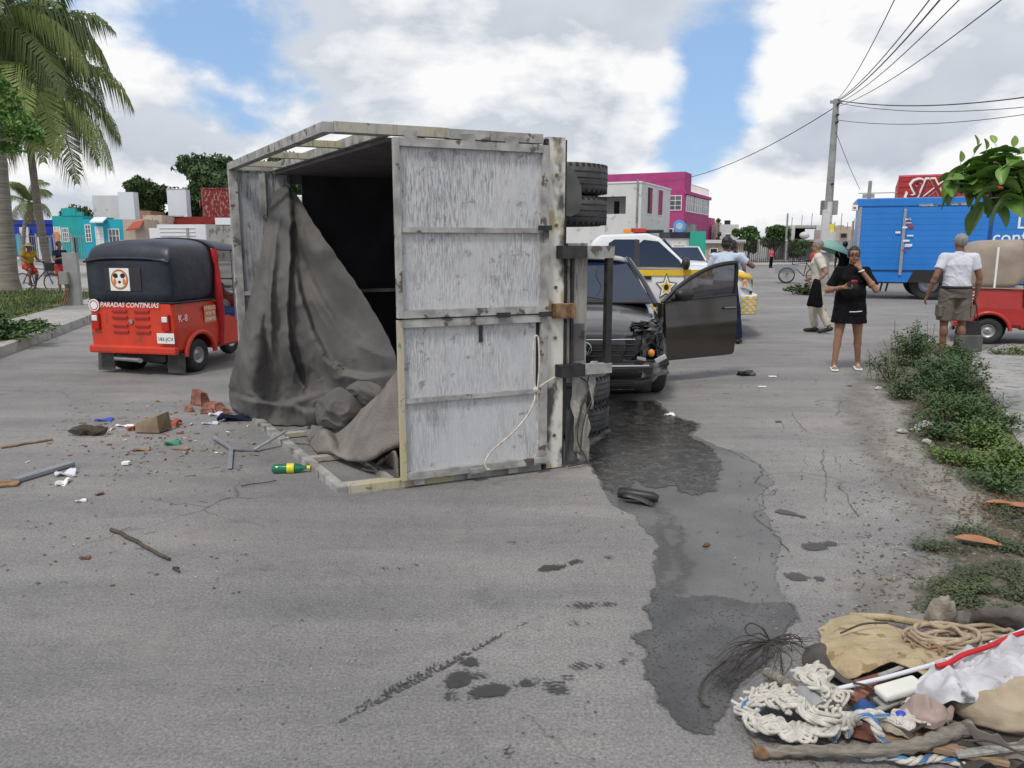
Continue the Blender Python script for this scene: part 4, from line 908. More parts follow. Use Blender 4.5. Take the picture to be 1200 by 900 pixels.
# mudflap of the upper wheels
fl = B(); o = [(-.10, 2.20), (-.42, 2.19), (-.52, 2.14), (-.585, 2.02), (-.59, 1.90), (-.57, 1.83), (-.50, 1.80), (-.10, 1.84)]
fl.prism([T(h, .50, z) for h, z in o], TL, .012); mf = part('mudflap', fl, 'flap', truck)
em = B(); em.ring(T(-.28, .495, 1.92), TL, .055, .012, 18, 6); em.bar(T(-.12, .492, 1.99), T(-.42, .492, 2.10), .012, .008); part('moulding', em, 'rubber_dusty', mf)
part('mudflap_bracket', tb_(-.34, -.1, .515, .56, 1.70, 1.79), 'black_metal', truck)
# wheels: axles run upright now
def truck_wheel(h, d, z, wd=.235, r=.385, face=1):
    c = T(h, d, z); t = part('wheel', B().lathe(c, (0, 0, 1), [(.10, -wd*.30), (.19, -wd*.34), (.215, -wd*.42), (.215, wd*.42), (.19, wd*.30*face), (.10, wd*.22*face), (.03, wd*.25*face)], 24), 'frame_grey', truck)
    pr = [(.215, -wd*.44), (.25, -wd*.5), (.33, -wd*.5), (r*.965, -wd*.42), (r, -wd*.33), (r, wd*.33), (r*.965, wd*.42), (.33, wd*.5), (.25, wd*.5), (.215, wd*.44)]
    part('tyre', B().lathe(c, (0, 0, 1), pr, 40), 'rubber_dusty', t)
    gr = B()
    for k in range(3): gr.ring(c+Vector((0, 0, (k-1)*wd*.2)), (0, 0, 1), r-.001, .006, 40, 4)
    for k in range(44):
        a = 2*pi*k/44; e = Vector((cos(a), sin(a), 0))
        for sg in (-1, 1): q = c+e*(r-.012)+Vector((0, 0, sg*wd*.40)); gr.box(q, (.022, .020, wd*.13), rz=a)
    part('tread', gr, 'rubber', t)
for z in (2.105, 1.855): truck_wheel(-.72, 1.0, z)
for z in (.405, .15): truck_wheel(-.77, .98, z)
truck_wheel(-.68, 3.75, 1.98); truck_wheel(-.68, 3.75, .28)
ax = B(); ax.cone(T(-.72, 1.0, .3), T(-.72, 1.0, 1.98), .055); ax.ell(T(-.72, 1.0, 1.14), (.19, .17, .15)); part('rear_axle', ax, 'black_metal', truck)
ax = B(); ax.cone(T(-.68, 3.75, .3), T(-.68, 3.75, 1.95), .04); part('front_axle', ax, 'black_metal', truck)
ax = B(); ax.cone(T(-.60, 1.1, 1.14), T(-.35, 2.9, 1.14), .04); part('drive_shaft', ax, 'black_metal', truck)
for z in (.84, 1.42): 
    b = B(); b.grid([[T(-.42-.10*sin(pi*i/10), .45+1.1*i/10, z+s*.04) for i in range(11)] for s in (-1, 1)], False); part('leaf_spring', bake(b.mesh(), [('SOLIDIFY', dict(thickness=.04))]), 'black_metal', truck)
b = B(); b.cone(T(-.45, 1.8, .35), T(-.45, 2.6, .35), .2, n=18); part('fuel_tank', b, 'black_metal', truck)
# cab, beyond the headboard
cb = B(); o = [(-.62, 2.98), (.55, 2.98), (1.05, 3.05), (1.08, 3.9), (.35, 4.35), (-.62, 4.42)]
cb.prism([T(h, d, .14) for h, d in o], (0, 0, 1), 1.92); cabm = cb.mesh(); cab = part('cab', bake(cabm, [('BEVEL', dict(width=.05, segments=2))]), 'white_paint', truck)
part('windscreen', B().slab([T(.42, 4.315, .28), T(.42, 4.315, 1.92), T(1.02, 3.95, 1.92), T(1.02, 3.95, .28)], -.012), 'glass', cab)
part('side_window', B().prism([T(.40, 3.25, 2.062), T(.98, 3.25, 2.062), T(.98, 3.85, 2.062), T(.42, 4.15, 2.062)], (0, 0, 1), .008), 'glass', cab)
for z in (.4, 1.8): b = B(); b.cone(T(-.2, 4.40, z), T(-.2, 4.45, z), .1, n=16); part('headlight', b, 'lens', cab)
b = B(); b.bb(0, 1, 0, 1, 0, 1); part('bumper', tb_(-.72, -.5, 4.43, 4.52, .2, 2.0), 'black_metal', truck)

# ---------------------------------------------------------------- heavy grey cloth spilling out of the open top
def cloth_rows(rows): return [[P(*q) for q in r] for r in rows]
def dense(rows, n=5):
    """catmull both ways"""
    a = [catmull(r, n) for r in rows]; cols = list(zip(*a)); c2 = [catmull(list(c), n) for c in cols]; return [list(r) for r in zip(*c2)]
def ruffle(rows, amp, f, seed, zf=.35):
    out = []
    for r in rows:
        q = []
        for p in r:
            n1 = noise.noise(Vector((p.x*f+seed, p.y*f, p.z*f*zf))); n2 = noise.noise(Vector((p.x*f*3, p.y*f*3+seed, p.z*f*1.6)))
            v = Vector((.35*n1+.12*n2, -(n1+.3*n2), .15*n2))*amp; p2 = p+v; p2.z = max(p2.z, .012+.02*abs(n2)); q.append(p2)
        out.append(q)
    return out
main = [
 [(322, 226, 7.33), (328, 220, 7.34), (333, 217, 7.30), (338, 218, 7.26), (342, 222, 7.26), (347, 228, 7.2), (352, 236, 7.15)],
 [(312, 258, 7.1), (320, 262, 7.0), (330, 262, 7.04), (342, 264, 6.96), (353, 266, 6.98), (366, 270, 6.95), (380, 279, 6.9)],
 [(303, 306, 6.85), (314, 312, 6.70), (328, 316, 6.76), (346, 318, 6.66), (365, 322, 6.66), (392, 322, 6.56), (418, 333, 6.40)],
 [(293, 350, 6.85), (308, 360, 6.62), (326, 364, 6.74), (345, 368, 6.58), (375, 372, 6.50), (412, 372, 6.3), (446, 378, 6.05)],
 [(280, 400, 6.95), (300, 408, 6.60), (322, 412, 6.78), (340, 415, 6.62), (372, 415, 6.40), (418, 412, 6.05), (462, 412, 5.7)],
 [(271, 440, 7.05), (296, 448, 6.68), (324, 450, 6.80), (344, 448, 6.68), (368, 445, 6.50), (412, 438, 6.12), (468, 436, 5.6)],
 [(268, 466, 7.22), (296, 473, 6.76), (322, 474, 6.78), (346, 470, 6.68), (372, 466, 6.45), (410, 460, 6.2), (470, 455, 5.6)],
 [(273, 480, 7.20), (300, 490, 6.80), (325, 496, 6.68), (348, 497, 6.66), (372, 492, 6.48), (410, 484, 6.3), (470, 480, 5.7)],
 [(288, 488, 7.12), (312, 498, 6.76), (332, 502, 6.68), (352, 500, 6.68), (376, 500, 6.6), (412, 500, 6.4), (466, 500, 5.9)]]
# where one fold lies over the next: polyline in the drape's own plane, lift on its left or right, reach
folds_main = [([(333, 228), (324, 262), (318, 310), (314, 360), (316, 410), (324, 446)], 1, .17, 22), ([(340, 224), (342, 262), (341, 320), (338, 370), (342, 410), (352, 444), (366, 466)], -1, .19, 30), ([(345, 290), (352, 340), (366, 385), (384, 420), (402, 436), (430, 442), (466, 436)], -1, .15, 26),
 ([(356, 300), (376, 350), (405, 392), (440, 412), (468, 418)], -1, .07, 16), ([(300, 330), (292, 380), (290, 430), (296, 462)], 1, .09, 14), ([(268, 462), (300, 470), (334, 473), (376, 460)], -1, .12, 12), ([(368, 330), (392, 366), (428, 392), (462, 396)], -1, .045, 12), ([(330, 470), (360, 482), (392, 478)], -1, .05, 10)]
facet1 = ([(368, 470, 6.02), (398, 450, 5.92), (416, 463, 5.84), (430, 490, 5.86), (402, 503, 5.80), (370, 500, 5.92), (388, 472, 5.72), (410, 482, 5.70), (378, 486, 5.80)], [(0, 1, 6), (1, 2, 7, 6), (2, 3, 7), (3, 4, 7), (4, 8, 6, 7), (4, 5, 8), (5, 0, 6, 8)])
facet2 = ([(400, 456, 6.0), (424, 442, 5.92), (448, 448, 5.80), (458, 470, 5.74), (448, 482, 5.78), (428, 478, 5.84), (426, 456, 5.74), (442, 464, 5.66)], [(0, 1, 6), (1, 2, 7, 6), (2, 3, 7), (3, 4, 7), (4, 5, 6, 7), (5, 0, 6)])
low = [
 [(360, 506, 6.3), (378, 500, 6.15), (398, 498, 6.0), (420, 484, 5.85), (446, 462, 5.6), (470, 430, 5.35)],
 [(362, 514, 6.1), (380, 506, 5.86), (396, 512, 5.82), (420, 496, 5.60), (446, 478, 5.38), (470, 452, 5.22)],
 [(366, 524, 5.9), (384, 518, 5.68), (400, 524, 5.60), (424, 512, 5.36), (448, 500, 5.22), (470, 484, 5.12)],
 [(372, 530, 5.75), (388, 528, 5.55), (404, 533, 5.44), (428, 528, 5.20), (450, 518, 5.10), (470, 512, 5.04)],
 [(378, 530, 5.80), (394, 531, 5.56), (410, 538, 5.36), (432, 538, 5.14), (450, 528, 5.08), (468, 522, 5.06)],
 [(390, 522, 5.9), (402, 526, 5.7), (416, 531, 5.5), (436, 530, 5.3), (452, 522, 5.25), (466, 518, 5.2)]]
folds_low = [([(374, 502), (390, 512), (398, 526)], -1, .10, 10), ([(398, 508), (424, 492), (450, 470), (468, 448)], -1, .06, 9), ([(404, 530), (424, 512), (450, 500), (468, 496)], -1, .035, 8)]
curl = ([
 [(446, 540, 5.25), (455, 532, 5.12), (463, 528, 5.02), (467, 540, 4.98), (468, 562, 4.98)],
 [(432, 558, 5.3), (444, 548, 5.35), (455, 545, 5.3), (462, 552, 5.2), (466, 562, 5.1)],
 [(425, 560, 5.25), (438, 561, 5.2), (450, 562, 5.15), (458, 562, 5.1), (465, 562, 5.05)]])
def dense_px(rows, n):
    r = [catmull(q, n) for q in rows]; r = [catmull(list(k), n) for k in zip(*r)]; return [list(k) for k in zip(*r)]
def lift(p, folds):
    dy = 0
    for line, sg, A, w_ in folds:
        best = 1e9; s_ = 0; tt = 0; q = Vector((p.x, p.y)); m = len(line)-1
        for i in range(m):
            a, b_ = Vector(line[i]), Vector(line[i+1]); d = b_-a; t_ = max(0, min(1, (q-a).dot(d)/d.length_squared)); r_ = q-a-d*t_; l = r_.length
            if l < best: best = l; s_ = (1 if d.x*r_.y-d.y*r_.x < 0 else -1)*sg*l; tt = (i+t_)/m
        taper = min(1, 4*tt+.15)*min(1, 4*(1-tt)+.15)
        k_ = max(0, min(1, (s_+4.5)/8)); dy -= A*taper*math.exp(-max(0, s_)/w_)*k_*k_*(3-2*k_)
    return dy
def cloth(rows, folds=(), n=8, amp=.03, f=7, seed=1, th=.014):
    out = []
    for r in dense_px(rows, n):
        o_ = []
        for p in r:
            Y = p.z+lift(p, folds); q = P(p.x, p.y, Y); n1 = noise.noise(Vector((q.x*f+seed, q.z*f*.6, 2.0))); n2 = noise.noise(Vector((q.x*f*2.6, q.z*f*2.2+seed, 1))); cr = max(0, 1-abs(n1)*5)**2
            q.y -= amp*(.6*n1+.35*n2+.45*cr); q.x += amp*.3*n2; q.z = max(q.z, .012+.012*abs(n2)); o_.append(q)
        out.append(o_)
    b = B(); b.grid(out); return smooth_all(bake(b.mesh(), [('SOLIDIFY', dict(thickness=th))]) if th else b.mesh())
def facets(fc, seed):
    b = B(); b.add([P(*q) for q in fc[0]], fc[1]); me = bake(b.mesh(), [('SUBSURF', dict(levels=2, render_levels=2, subdivision_type='SIMPLE')), ('SMOOTH', dict(factor=.5, iterations=3)), ('SUBSURF', dict(levels=2, render_levels=2))])
    for v in me.vertices:
        q = v.co; n1 = noise.noise(Vector((q.x*9+seed, q.z*12, q.y*3))); v.co = q+Vector((.3*n1, -n1-.6*max(0, 1-5*abs(n1)), .2*n1))*.022
    return smooth_all(me)
def merge(meshes, idx=None):
    bm = bmesh.new()
    for k, me in enumerate(meshes):
        n0 = len(bm.faces); bm.from_mesh(me); bm.faces.ensure_lookup_table()
        for f in bm.faces[n0:]: f.material_index = idx[k] if idx else 0
    out = bpy.data.meshes.new('merged'); bm.to_mesh(out); bm.free(); return smooth_all(out)
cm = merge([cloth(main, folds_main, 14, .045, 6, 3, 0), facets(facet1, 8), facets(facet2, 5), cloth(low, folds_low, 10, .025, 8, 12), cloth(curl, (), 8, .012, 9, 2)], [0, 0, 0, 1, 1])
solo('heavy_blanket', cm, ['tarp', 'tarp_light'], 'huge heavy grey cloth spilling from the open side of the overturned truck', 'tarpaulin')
# rope tied to the tailgate
b = B(); b.tube(catmull([P(650, 442, 5.12), P(634, 452, 5.0), P(628, 458, 4.99), P(626, 470, 4.97), P(618, 487, 4.95), P(600, 508, 4.93), P(578, 527, 4.92), P(569, 540, 4.90), P(570, 549, 4.9), P(574, 550, 4.9)], 6), .007, 6)
b.tube(catmull([P(628, 456, 4.98), P(624, 440, 5.0), P(625, 405, 5.02), P(627, 394, 5.03), P(631, 398, 5.03), P(632, 430, 5.0), P(630, 456, 4.98), P(629, 490, 5.0), P(630, 515, 5.0), P(627, 538, 5.0)], 6), .006, 6); b.ell(P(628, 457, 4.97), (.02, .016, .02), 8, 6)
solo('tie_rope', b, 'rope_white', 'thin white rope knotted at the right edge of the grey tailgate', 'rope')
# bent strip frame lying before the open side
b = B(); b.bar(G(250, 512, .03), G(272, 526, .02), .035, .012); b.bar(G(272, 526, .02), G(300, 527, .012), .03, .012); b.bar(G(298, 527, .02), G(335, 505, .12), .035, .012); b.bar(G(335, 505, .12), G(362, 500, .18), .03, .012)
b.bar(G(271, 524, .02), G(269, 549, .012), .032, .008)
solo('bent_metal_strip', b, 'steel', 'bent silvery metal strip lying before the grey cloth', 'metal strip')
# ================================================================ vehicles
def loft(st, axis='y', n_extra=None):
    """st: list of (pos, zb, zs, zt, w, ws) stations along an axis; returns a closed B"""
    rows = []
    for (y, zb, zs, zt, w_, ws) in st:
        half = [(0, zb), (w_*.78, zb), (w_*.96, zb+.05), (w_, zb+.4*(zs-zb)), (w_*.995, zs-.09), (ws, zs), (ws*.55, zt), (0, zt+.004)]
        pr = half+[(-a, c) for a, c in reversed(half[1:-1])]
        rows.append([(a, y, c) if axis == 'y' else (y, -a, c) for a, c in pr])
    b = B(); b.grid(rows, closed=True); n = len(rows[0])
    for r, rev in ((rows[0], True), (rows[-1], False)):
        k = list(range(n)); b.add(r, [tuple(k[::-1] if rev else k)])
    return b
def wheel(parent, c, r, wd, axis=(1, 0, 0), rim='steel', hubr=.6, spokes=0, name='wheel'):
    ax = Vector(axis).normalized(); c = Vector(c); h = wd/2
    wv = part(name, B().lathe(c, ax, [(.01, h*.55), (r*.18, h*.62), (r*.22, h*.45), (r*hubr*.8, h*.35), (r*hubr*.95, h*.8), (r*hubr, h*.86), (r*hubr, -h*.8), (.01, -h*.8)], 24), rim, parent)
    part('tyre', B().lathe(c, ax, [(r*hubr, h*.8), (r*(hubr+.12), h), (r*.88, h), (r*.97, h*.8), (r, h*.5), (r, -h*.5), (r*.97, -h*.8), (r*.88, -h), (r*hubr, -h*.9)], 32), 'rubber', wv)
    if spokes:
        b = B()
        e1 = ax.orthogonal().normalized(); e2 = ax.cross(e1)
        for k in range(spokes):
            a = 2*pi*k/spokes; u = e1*cos(a)+e2*sin(a); b.bar(c+ax*h*.75, c+u*r*hubr*.93+ax*h*.8, .035, .02, ax)
        part('spokes', b, rim, wv)
    return wv
# ---------------------------------------------------------------- grey crashed car, nose towards the viewer
car = thing('crashed_car', 'dark grey car with a smashed headlight and its front door open, behind the truck', 'car', (.72, 7.55, 0), -.045)
st = [(0.0, .26, .64, .685, .44, .40), (.03, .20, .67, .72, .60, .54), (.14, .15, .72, .775, .76, .68), (.40, .14, .78, .855, .86, .78), (.9, .15, .87, .945, .885, .81), (1.25, .16, .92, .99, .888, .83), (2.2, .16, .955, .99, .89, .84), (3.3, .17, .98, 1.01, .885, .83), (3.9, .19, 1.0, 1.05, .86, .80), (4.28, .26, .96, 1.02, .80, .72), (4.36, .36, .86, .92, .70, .62)]
body = subd(loft(st), 2)
well = [B().cone((s*.62, y, .315), (s*1.1, y, .315), .365, n=28) for s in (-1, 1) for y in (.78, 3.45)]
bay = B(); bay.box((.66, .16, .62), (.40, .5, .34), rz=-.35)     # smashed corner
body = cut(body, well+[bay]); body = bake(body, [('TRIANGULATE', {})])
part('body', smooth_all(body), 'car_grey', car)
for s in (-1, 1):
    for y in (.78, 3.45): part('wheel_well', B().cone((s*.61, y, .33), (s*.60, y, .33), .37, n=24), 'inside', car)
# glasshouse
def house_loft(rows, lv=1): b = B(); b.grid(rows, closed=True); return b
gh = B(); base = [(-.80, .98, .94), (.80, .98, .94), (.82, 2.4, .985), (.74, 3.75, 1.03), (-.74, 3.75, 1.03), (-.82, 2.4, .985)]; roof = [(-.56, 1.72, 1.40), (.56, 1.72, 1.40), (.59, 2.3, 1.42), (.54, 3.12, 1.385), (-.54, 3.12, 1.385), (-.59, 2.3, 1.42)]
gh.add(base+roof, [(i, (i+1) % 6, 6+(i+1) % 6, 6+i) for i in range(6)]+[(6, 7, 8, 9, 10, 11)]); part('windows', gh, 'glass', car)
rf = B(); rr = []
for f, (y, wv, z) in enumerate([(1.66, .56, 1.405), (1.78, .60, 1.43), (2.1, .615, 1.452), (2.6, .61, 1.455), (3.05, .58, 1.425), (3.2, .54, 1.39)]):
    rr.append([(-wv, y, z-.045), (-wv*.93, y, z-.008), (-wv*.5, y, z+.012), (0, y, z+.018), (wv*.5, y, z+.012), (wv*.93, y, z-.008), (wv, y, z-.045)])
rf.grid(rr); part('roof', smooth_all(bake(rf.mesh(), [('SUBSURF', dict(levels=2, render_levels=2)), ('SOLIDIFY', dict(thickness=.02))])), 'car_grey', car)
for s in (-1, 1):
    for a, c in (((s*.83, .98, .93), (s*.585, 1.70, 1.415)), ((s*.835, 2.35, .98), (s*.61, 2.32, 1.42)), ((s*.76, 3.75, 1.03), (s*.55, 3.14, 1.40))):
        part('pillar', B().tube([a, tuple((Vector(a)+Vector(c))/2+Vector((s*.012, 0, .012))), c], [.034, .028, .026], 8), 'car_grey', car)
part('cowl', B().box((0, 1.0, .965), (1.5, .12, .02), rx=.2, bev=.005), 'black_plastic', car)
for s in (-1, 1): part('wiper', B().tube([(s*.35-.05, 1.0, .985), (s*.35-.4, 1.09, 1.03)], .008, 5), 'black_plastic', car)
part('paper', B().slab([(-.54, 1.07, 1.01), (-.40, 1.07, 1.01), (-.44, 1.16, 1.08), (-.54, 1.16, 1.08)], .004), 'white_print', car, 'pale paper on the dashboard behind the windscreen')
# face
fc = B(); o = [(-.50, .45), (.46, .45), (.60, .58), (.56, .66), (-.62, .66)]; fc.prism([(x, -.004-.0*abs(x)+.24*x*x, z) for x, z in o], (0, 1, 0), .05); part('grille', fc, 'black_plastic', car)
for z in (.50, .555, .61, .662):
    rowp = [(x, -.018+.24*x*x, z) for x in [(-.57+1.07*i/8) for i in range(9)]]; part('grille_slat', B().tube(rowp, .009, 5), 'car_grey' if z < .65 else 'chrome', car)
hd = B(); hd.grid([[(x, .02+.25*x*x+dy, z) for x in [(-.66+1.14*i/8) for i in range(9)]] for dy, z in ((-.03, .665), (-.03, .69), (.02, .73))]); part('hood_lip', smooth_all(bake(hd.mesh(), [('SOLIDIFY', dict(thickness=.015))])), 'car_grey', car)
bg = part('badge', B().ring((0, -.035, .575), (0, 1, 0), .062, .008, 28, 6), 'chrome', car)
part('badge_plate', B().cone((0, -.03, .575), (0, -.022, .575), .06, n=24), 'black_plastic', bg)
lg = B(); Z = .575
def stroke(b, a, c, w_=.009): b.bar((a[0], -.040, a[1]), (c[0], -.040, c[1]), .006, w_*1.6, (0, 0, 1)) if abs(a[0]-c[0]) > 1 else b.tube([(a[0], -.038, a[1]), (c[0], -.038, c[1])], w_*.6, 5)
for a, c in (((-.026, Z+.052), (0, Z+.010)), ((.026, Z+.052), (0, Z+.010)), ((-.050, Z+.022), (-.024, Z-.048)), ((-.024, Z-.048), (0, Z-.004)), ((0, Z-.004), (.024, Z-.048)), ((.024, Z-.048), (.050, Z+.022))): stroke(lg, a, c)
part('emblem', lg, 'chrome', bg, kind='stuff')
bm_ = B(); rows = []
for z, y0 in ((.27, -.02), (.32, -.045), (.38, -.05), (.42, -.04), (.445, -.01)):
    rows.append([(x, y0+.30*abs(x)**3, z) for x in [(-.80+1.50*i/14) for i in range(15)]])
bm_.grid(rows); part('bumper', smooth_all(bake(bm_.mesh(), [('SOLIDIFY', dict(thickness=.03)), ('SUBSURF', dict(levels=1, render_levels=1))])), 'car_grey', car)
part('bumper_strip', B().tube([(x, -.062+.29*abs(x)**3, .405) for x in [(-.62+1.26*i/12) for i in range(13)]], .013, 6), 'chrome', car)
lo_ = B(); rows = []
for z, y0 in ((.11, .03), (.16, -.015), (.22, -.02), (.27, -.012)): rows.append([(x, y0+.34*abs(x)**3, z) for x in [(-.82+1.50*i/14) for i in range(15)]])
lo_.grid(rows); part('lower_grille', smooth_all(bake(lo_.mesh(), [('SOLIDIFY', dict(thickness=.02))])), 'black_plastic', car)
for z in (.165, .205, .245): part('lower_slat', B().tube([(x, -.035+.32*abs(x)**3, z) for x in [(-.45+.95*i/8) for i in range(9)]], .006, 4), 'scraped', car)
# smashed corner: bent skin, dangling lamp, crumpled wing
rd = random.Random(14)
def crumple(c, size, seed, n=7, amp=.04, m='scraped', name='crumpled_panel'):
    r = random.Random(seed); rows = []
    for j in range(n):
        rows.append([(c[0]+size[0]*(i/(n-1)-.5)+r.uniform(-amp, amp), c[1]+size[1]*(i/(n-1)-.5)*1.0+r.uniform(-amp, amp), c[2]+size[2]*(j/(n-1)-.5)+r.uniform(-amp, amp)*.6) for i in range(n)])
    b = B(); b.grid(rows, False); me = bake(b.mesh(), [('SOLIDIFY', dict(thickness=.006)), ('SUBSURF', dict(levels=1, render_levels=1))]); me.polygons.foreach_set('use_smooth', [False]*len(me.polygons)); return part(name, me, m, car)
crumple((.70, .22, .62), (.26, .34, .30), 1, amp=.035); crumple((.60, .10, .70), (.26, .12, .10), 2, amp=.03, m='car_grey'); crumple((.80, .33, .50), (.14, .42, .34), 3, amp=.03, m='scraped'); crumple((.72, .12, .36), (.30, .24, .16), 4, amp=.022)
crumple((.62, .36, .78), (.30, .30, .06), 5, amp=.035, m='car_grey'); crumple((.55, .18, .56), (.18, .05, .24), 8, amp=.03, m='black_plastic'); crumple((.82, .55, .74), (.10, .4, .16), 9, amp=.03, m='black_plastic')
ns = B()
for k in range(14): ns.tube([(.5+rd.uniform(0, .3), .06+rd.uniform(0, .2), .45+rd.uniform(0, .35)) for _ in range(3)], .008, 4)
part('broken_pieces', ns, 'black_plastic', car, kind='stuff')
lampc = B(); lampc.ell((.66, .02, .53), (.035, .03, .04), 10, 6); part('indicator', lampc, 'amber', car, 'orange indicator lamp hanging in the smashed corner')
lampc = B(); lampc.box((.56, .0, .475), (.09, .04, .03), ry=.2, bev=.006); part('broken_lens', lampc, 'lens', car)
lampc = B(); lampc.box((.75, -.0, .475), (.12, .03, .05), ry=-.5, bev=.01); part('broken_lens', lampc, 'lens', car)
hl = B(); hl.grid([[(-.62-.22*i/4, .0+.05*i+.012*i*i, .60+.10*j/3+.004*i*j) for i in range(5)] for j in range(4)]); part('headlight', smooth_all(bake(hl.mesh(), [('SOLIDIFY', dict(thickness=.02))])), 'lens', car)
for s in (-1, 1):
    for y in (.78, 3.45): wheel(car, (s*.80, y, .315), .315, .20, (s, 0, 0), 'steel', .64, 7)
mi = B(); mi.ell((-.98, 1.28, .98), (.10, .07, .065)); mi.tube([(-.86, 1.30, .94), (-.95, 1.29, .96)], .02, 6); part('mirror', mi, 'car_grey', car)
part('rear_door_gap', B().bb(.884, .892, 2.37, 2.38, .3, .95), 'black_plastic', car)
# open door, hinged at the windscreen pillar

dm = Matrix.Translation((.915, 1.27, 0)) @ Matrix.Rotation(R(27)+.045, 4, 'Z')
def dpart(name, b, m, parent=car, **kw):
    me = b.mesh() if isinstance(b, B) else b; me.transform(dm); return part(name, me, m, parent, **kw)
dl = [(0, .33), (.02, .28), (.12, .26), (1.0, .27), (1.06, .34), (1.10, .62), (1.10, .98), (1.08, 1.0), (0, .93)]
db_ = B(); db_.prism([(x, -.03-.03*sin(pi*min(1, max(0, (z-.2)/.8))), z) for x, z in dl], (0, 1, 0), .10); door = dpart('front_door', bake(db_.mesh(), [('BEVEL', dict(width=.02, segments=3, limit_method='ANGLE'))]), 'car_door', label='open front door swung out to the right')
rows = [[(x, -.062-.028*sin(pi*f)-(.012 if .55 < f < .62 else 0), .28+(.93+.06*x-.28)*f) for x in [.02+1.06*i/10 for i in range(11)]] for f in [j/14 for j in range(15)]]
dsk = B(); dsk.grid(rows); dpart('door_skin', smooth_all(bake(dsk.mesh(), [('SUBSURF', dict(levels=1, render_levels=1))])), 'car_door', door)
fr = [(.02, .93), (.22, 1.10), (.46, 1.24), (.74, 1.34), (1.02, 1.375), (1.06, 1.36), (1.08, 1.20), (1.09, .99)]
f3 = catmull([(x, -.01-.10*(z-.93), z) for x, z in fr], 4); dpart('window_frame', B().tube(f3, .026, 8), 'black_plastic', door)
ins = [(x+(.55-x)*.04, -.01-.10*(z-.93)*-1*-1, z-.015*(z > 1)) for x, z in fr]
gp_ = B(); gp_.prism([(.05, -.005, .94)]+[(p.x, p.y-.002, p.z) for p in f3[2:-2]]+[(1.07, -.005, .99)], (0, 1, 0), .005); dpart('window_pane', gp_, 'glass_door', door)
dpart('door_seal', B().tube([(.02, -.065, .945), (1.08, -.07, 1.0)], .012, 6), 'black_plastic', door)
mb = B(); mb.ell((.20, -.17, 1.03), (.125, .075, .078), 14, 9); mb.tube([(.12, -.05, .97), (.16, -.14, .99)], .03, 6); dpart('mirror', mb, 'black_plastic', door)
hdl = B(); hdl.box((.96, -.085, .845), (.20, .03, .034), bev=.012); dpart('handle', hdl, 'car_door', door); hdl = B(); hdl.box((.96, -.1005, .852), (.17, .004, .008)); dpart('handle_trim', hdl, 'chrome', door)

# ---------------------------------------------------------------- police style pickup
pk = thing('patrol_pickup', 'white crew-cab pickup with a yellow stripe and light bar, behind the grey car', 'pickup truck', (4.20, 14.0, 0), R(-9))
zb = .42
pst = [(0.02, .50, .98, 1.04, .80, .72), (-.04, .44, 1.06, 1.12, .92, .84), (-.25, .42, 1.10, 1.17, .97, .90), (-.9, .42, 1.13, 1.21, .99, .92), (-1.1, .42, 1.15, 1.21, .99, .93), (-2.2, .42, 1.17, 1.2, .99, .93), (-3.2, .42, 1.19, 1.22, .99, .93), (-3.35, .42, 1.19, 1.22, .99, .95), (-5.0, .45, 1.20, 1.21, .98, .95), (-5.25, .55, 1.15, 1.16, .95, .92)]
body = subd(loft(pst, 'x'), 2)
body = cut(body, [B().cone((x, s*.6, .40), (x, s*1.3, .40), .50, n=28) for s in (-1, 1) for x in (-.74, -4.3)]); part('body', smooth_all(bake(body, [('TRIANGULATE', {})])), 'white_paint', pk)
for s in (-1, 1):
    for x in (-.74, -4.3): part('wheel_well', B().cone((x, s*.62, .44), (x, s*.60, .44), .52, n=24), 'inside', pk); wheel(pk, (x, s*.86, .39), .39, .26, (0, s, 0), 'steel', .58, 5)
gb_ = [(-1.0, 1.14), (-3.28, 1.19), (-3.18, 1.62), (-3.0, 1.74), (-2.0, 1.77), (-1.72, 1.70)]
cabp = B(); L_ = [(x, -.93 if z < 1.3 else -.78+.0*(z), z) for x, z in gb_]; Rr = [(x, -y, z) for x, y, z in L_]
cabp.add(L_+Rr, [(5, 4, 3, 2, 1, 0), (6, 7, 8, 9, 10, 11)]+[(i, (i+1) % 6, 6+(i+1) % 6, 6+i) for i in range(6)]); part('cab', bake(cabp.mesh(), [('BEVEL', dict(width=.06, segments=3))]), 'white_paint', pk)
def side_pane(pts, s, off=.014):
    out = []
    for x, z in pts: f = (z-1.16)/(1.70-1.16); out.append((x, s*(.925-.135*f+off), z))
    if s > 0: out = out[::-1]
    b = B(); b.prism(out, (0, -s, 0), .02); return b
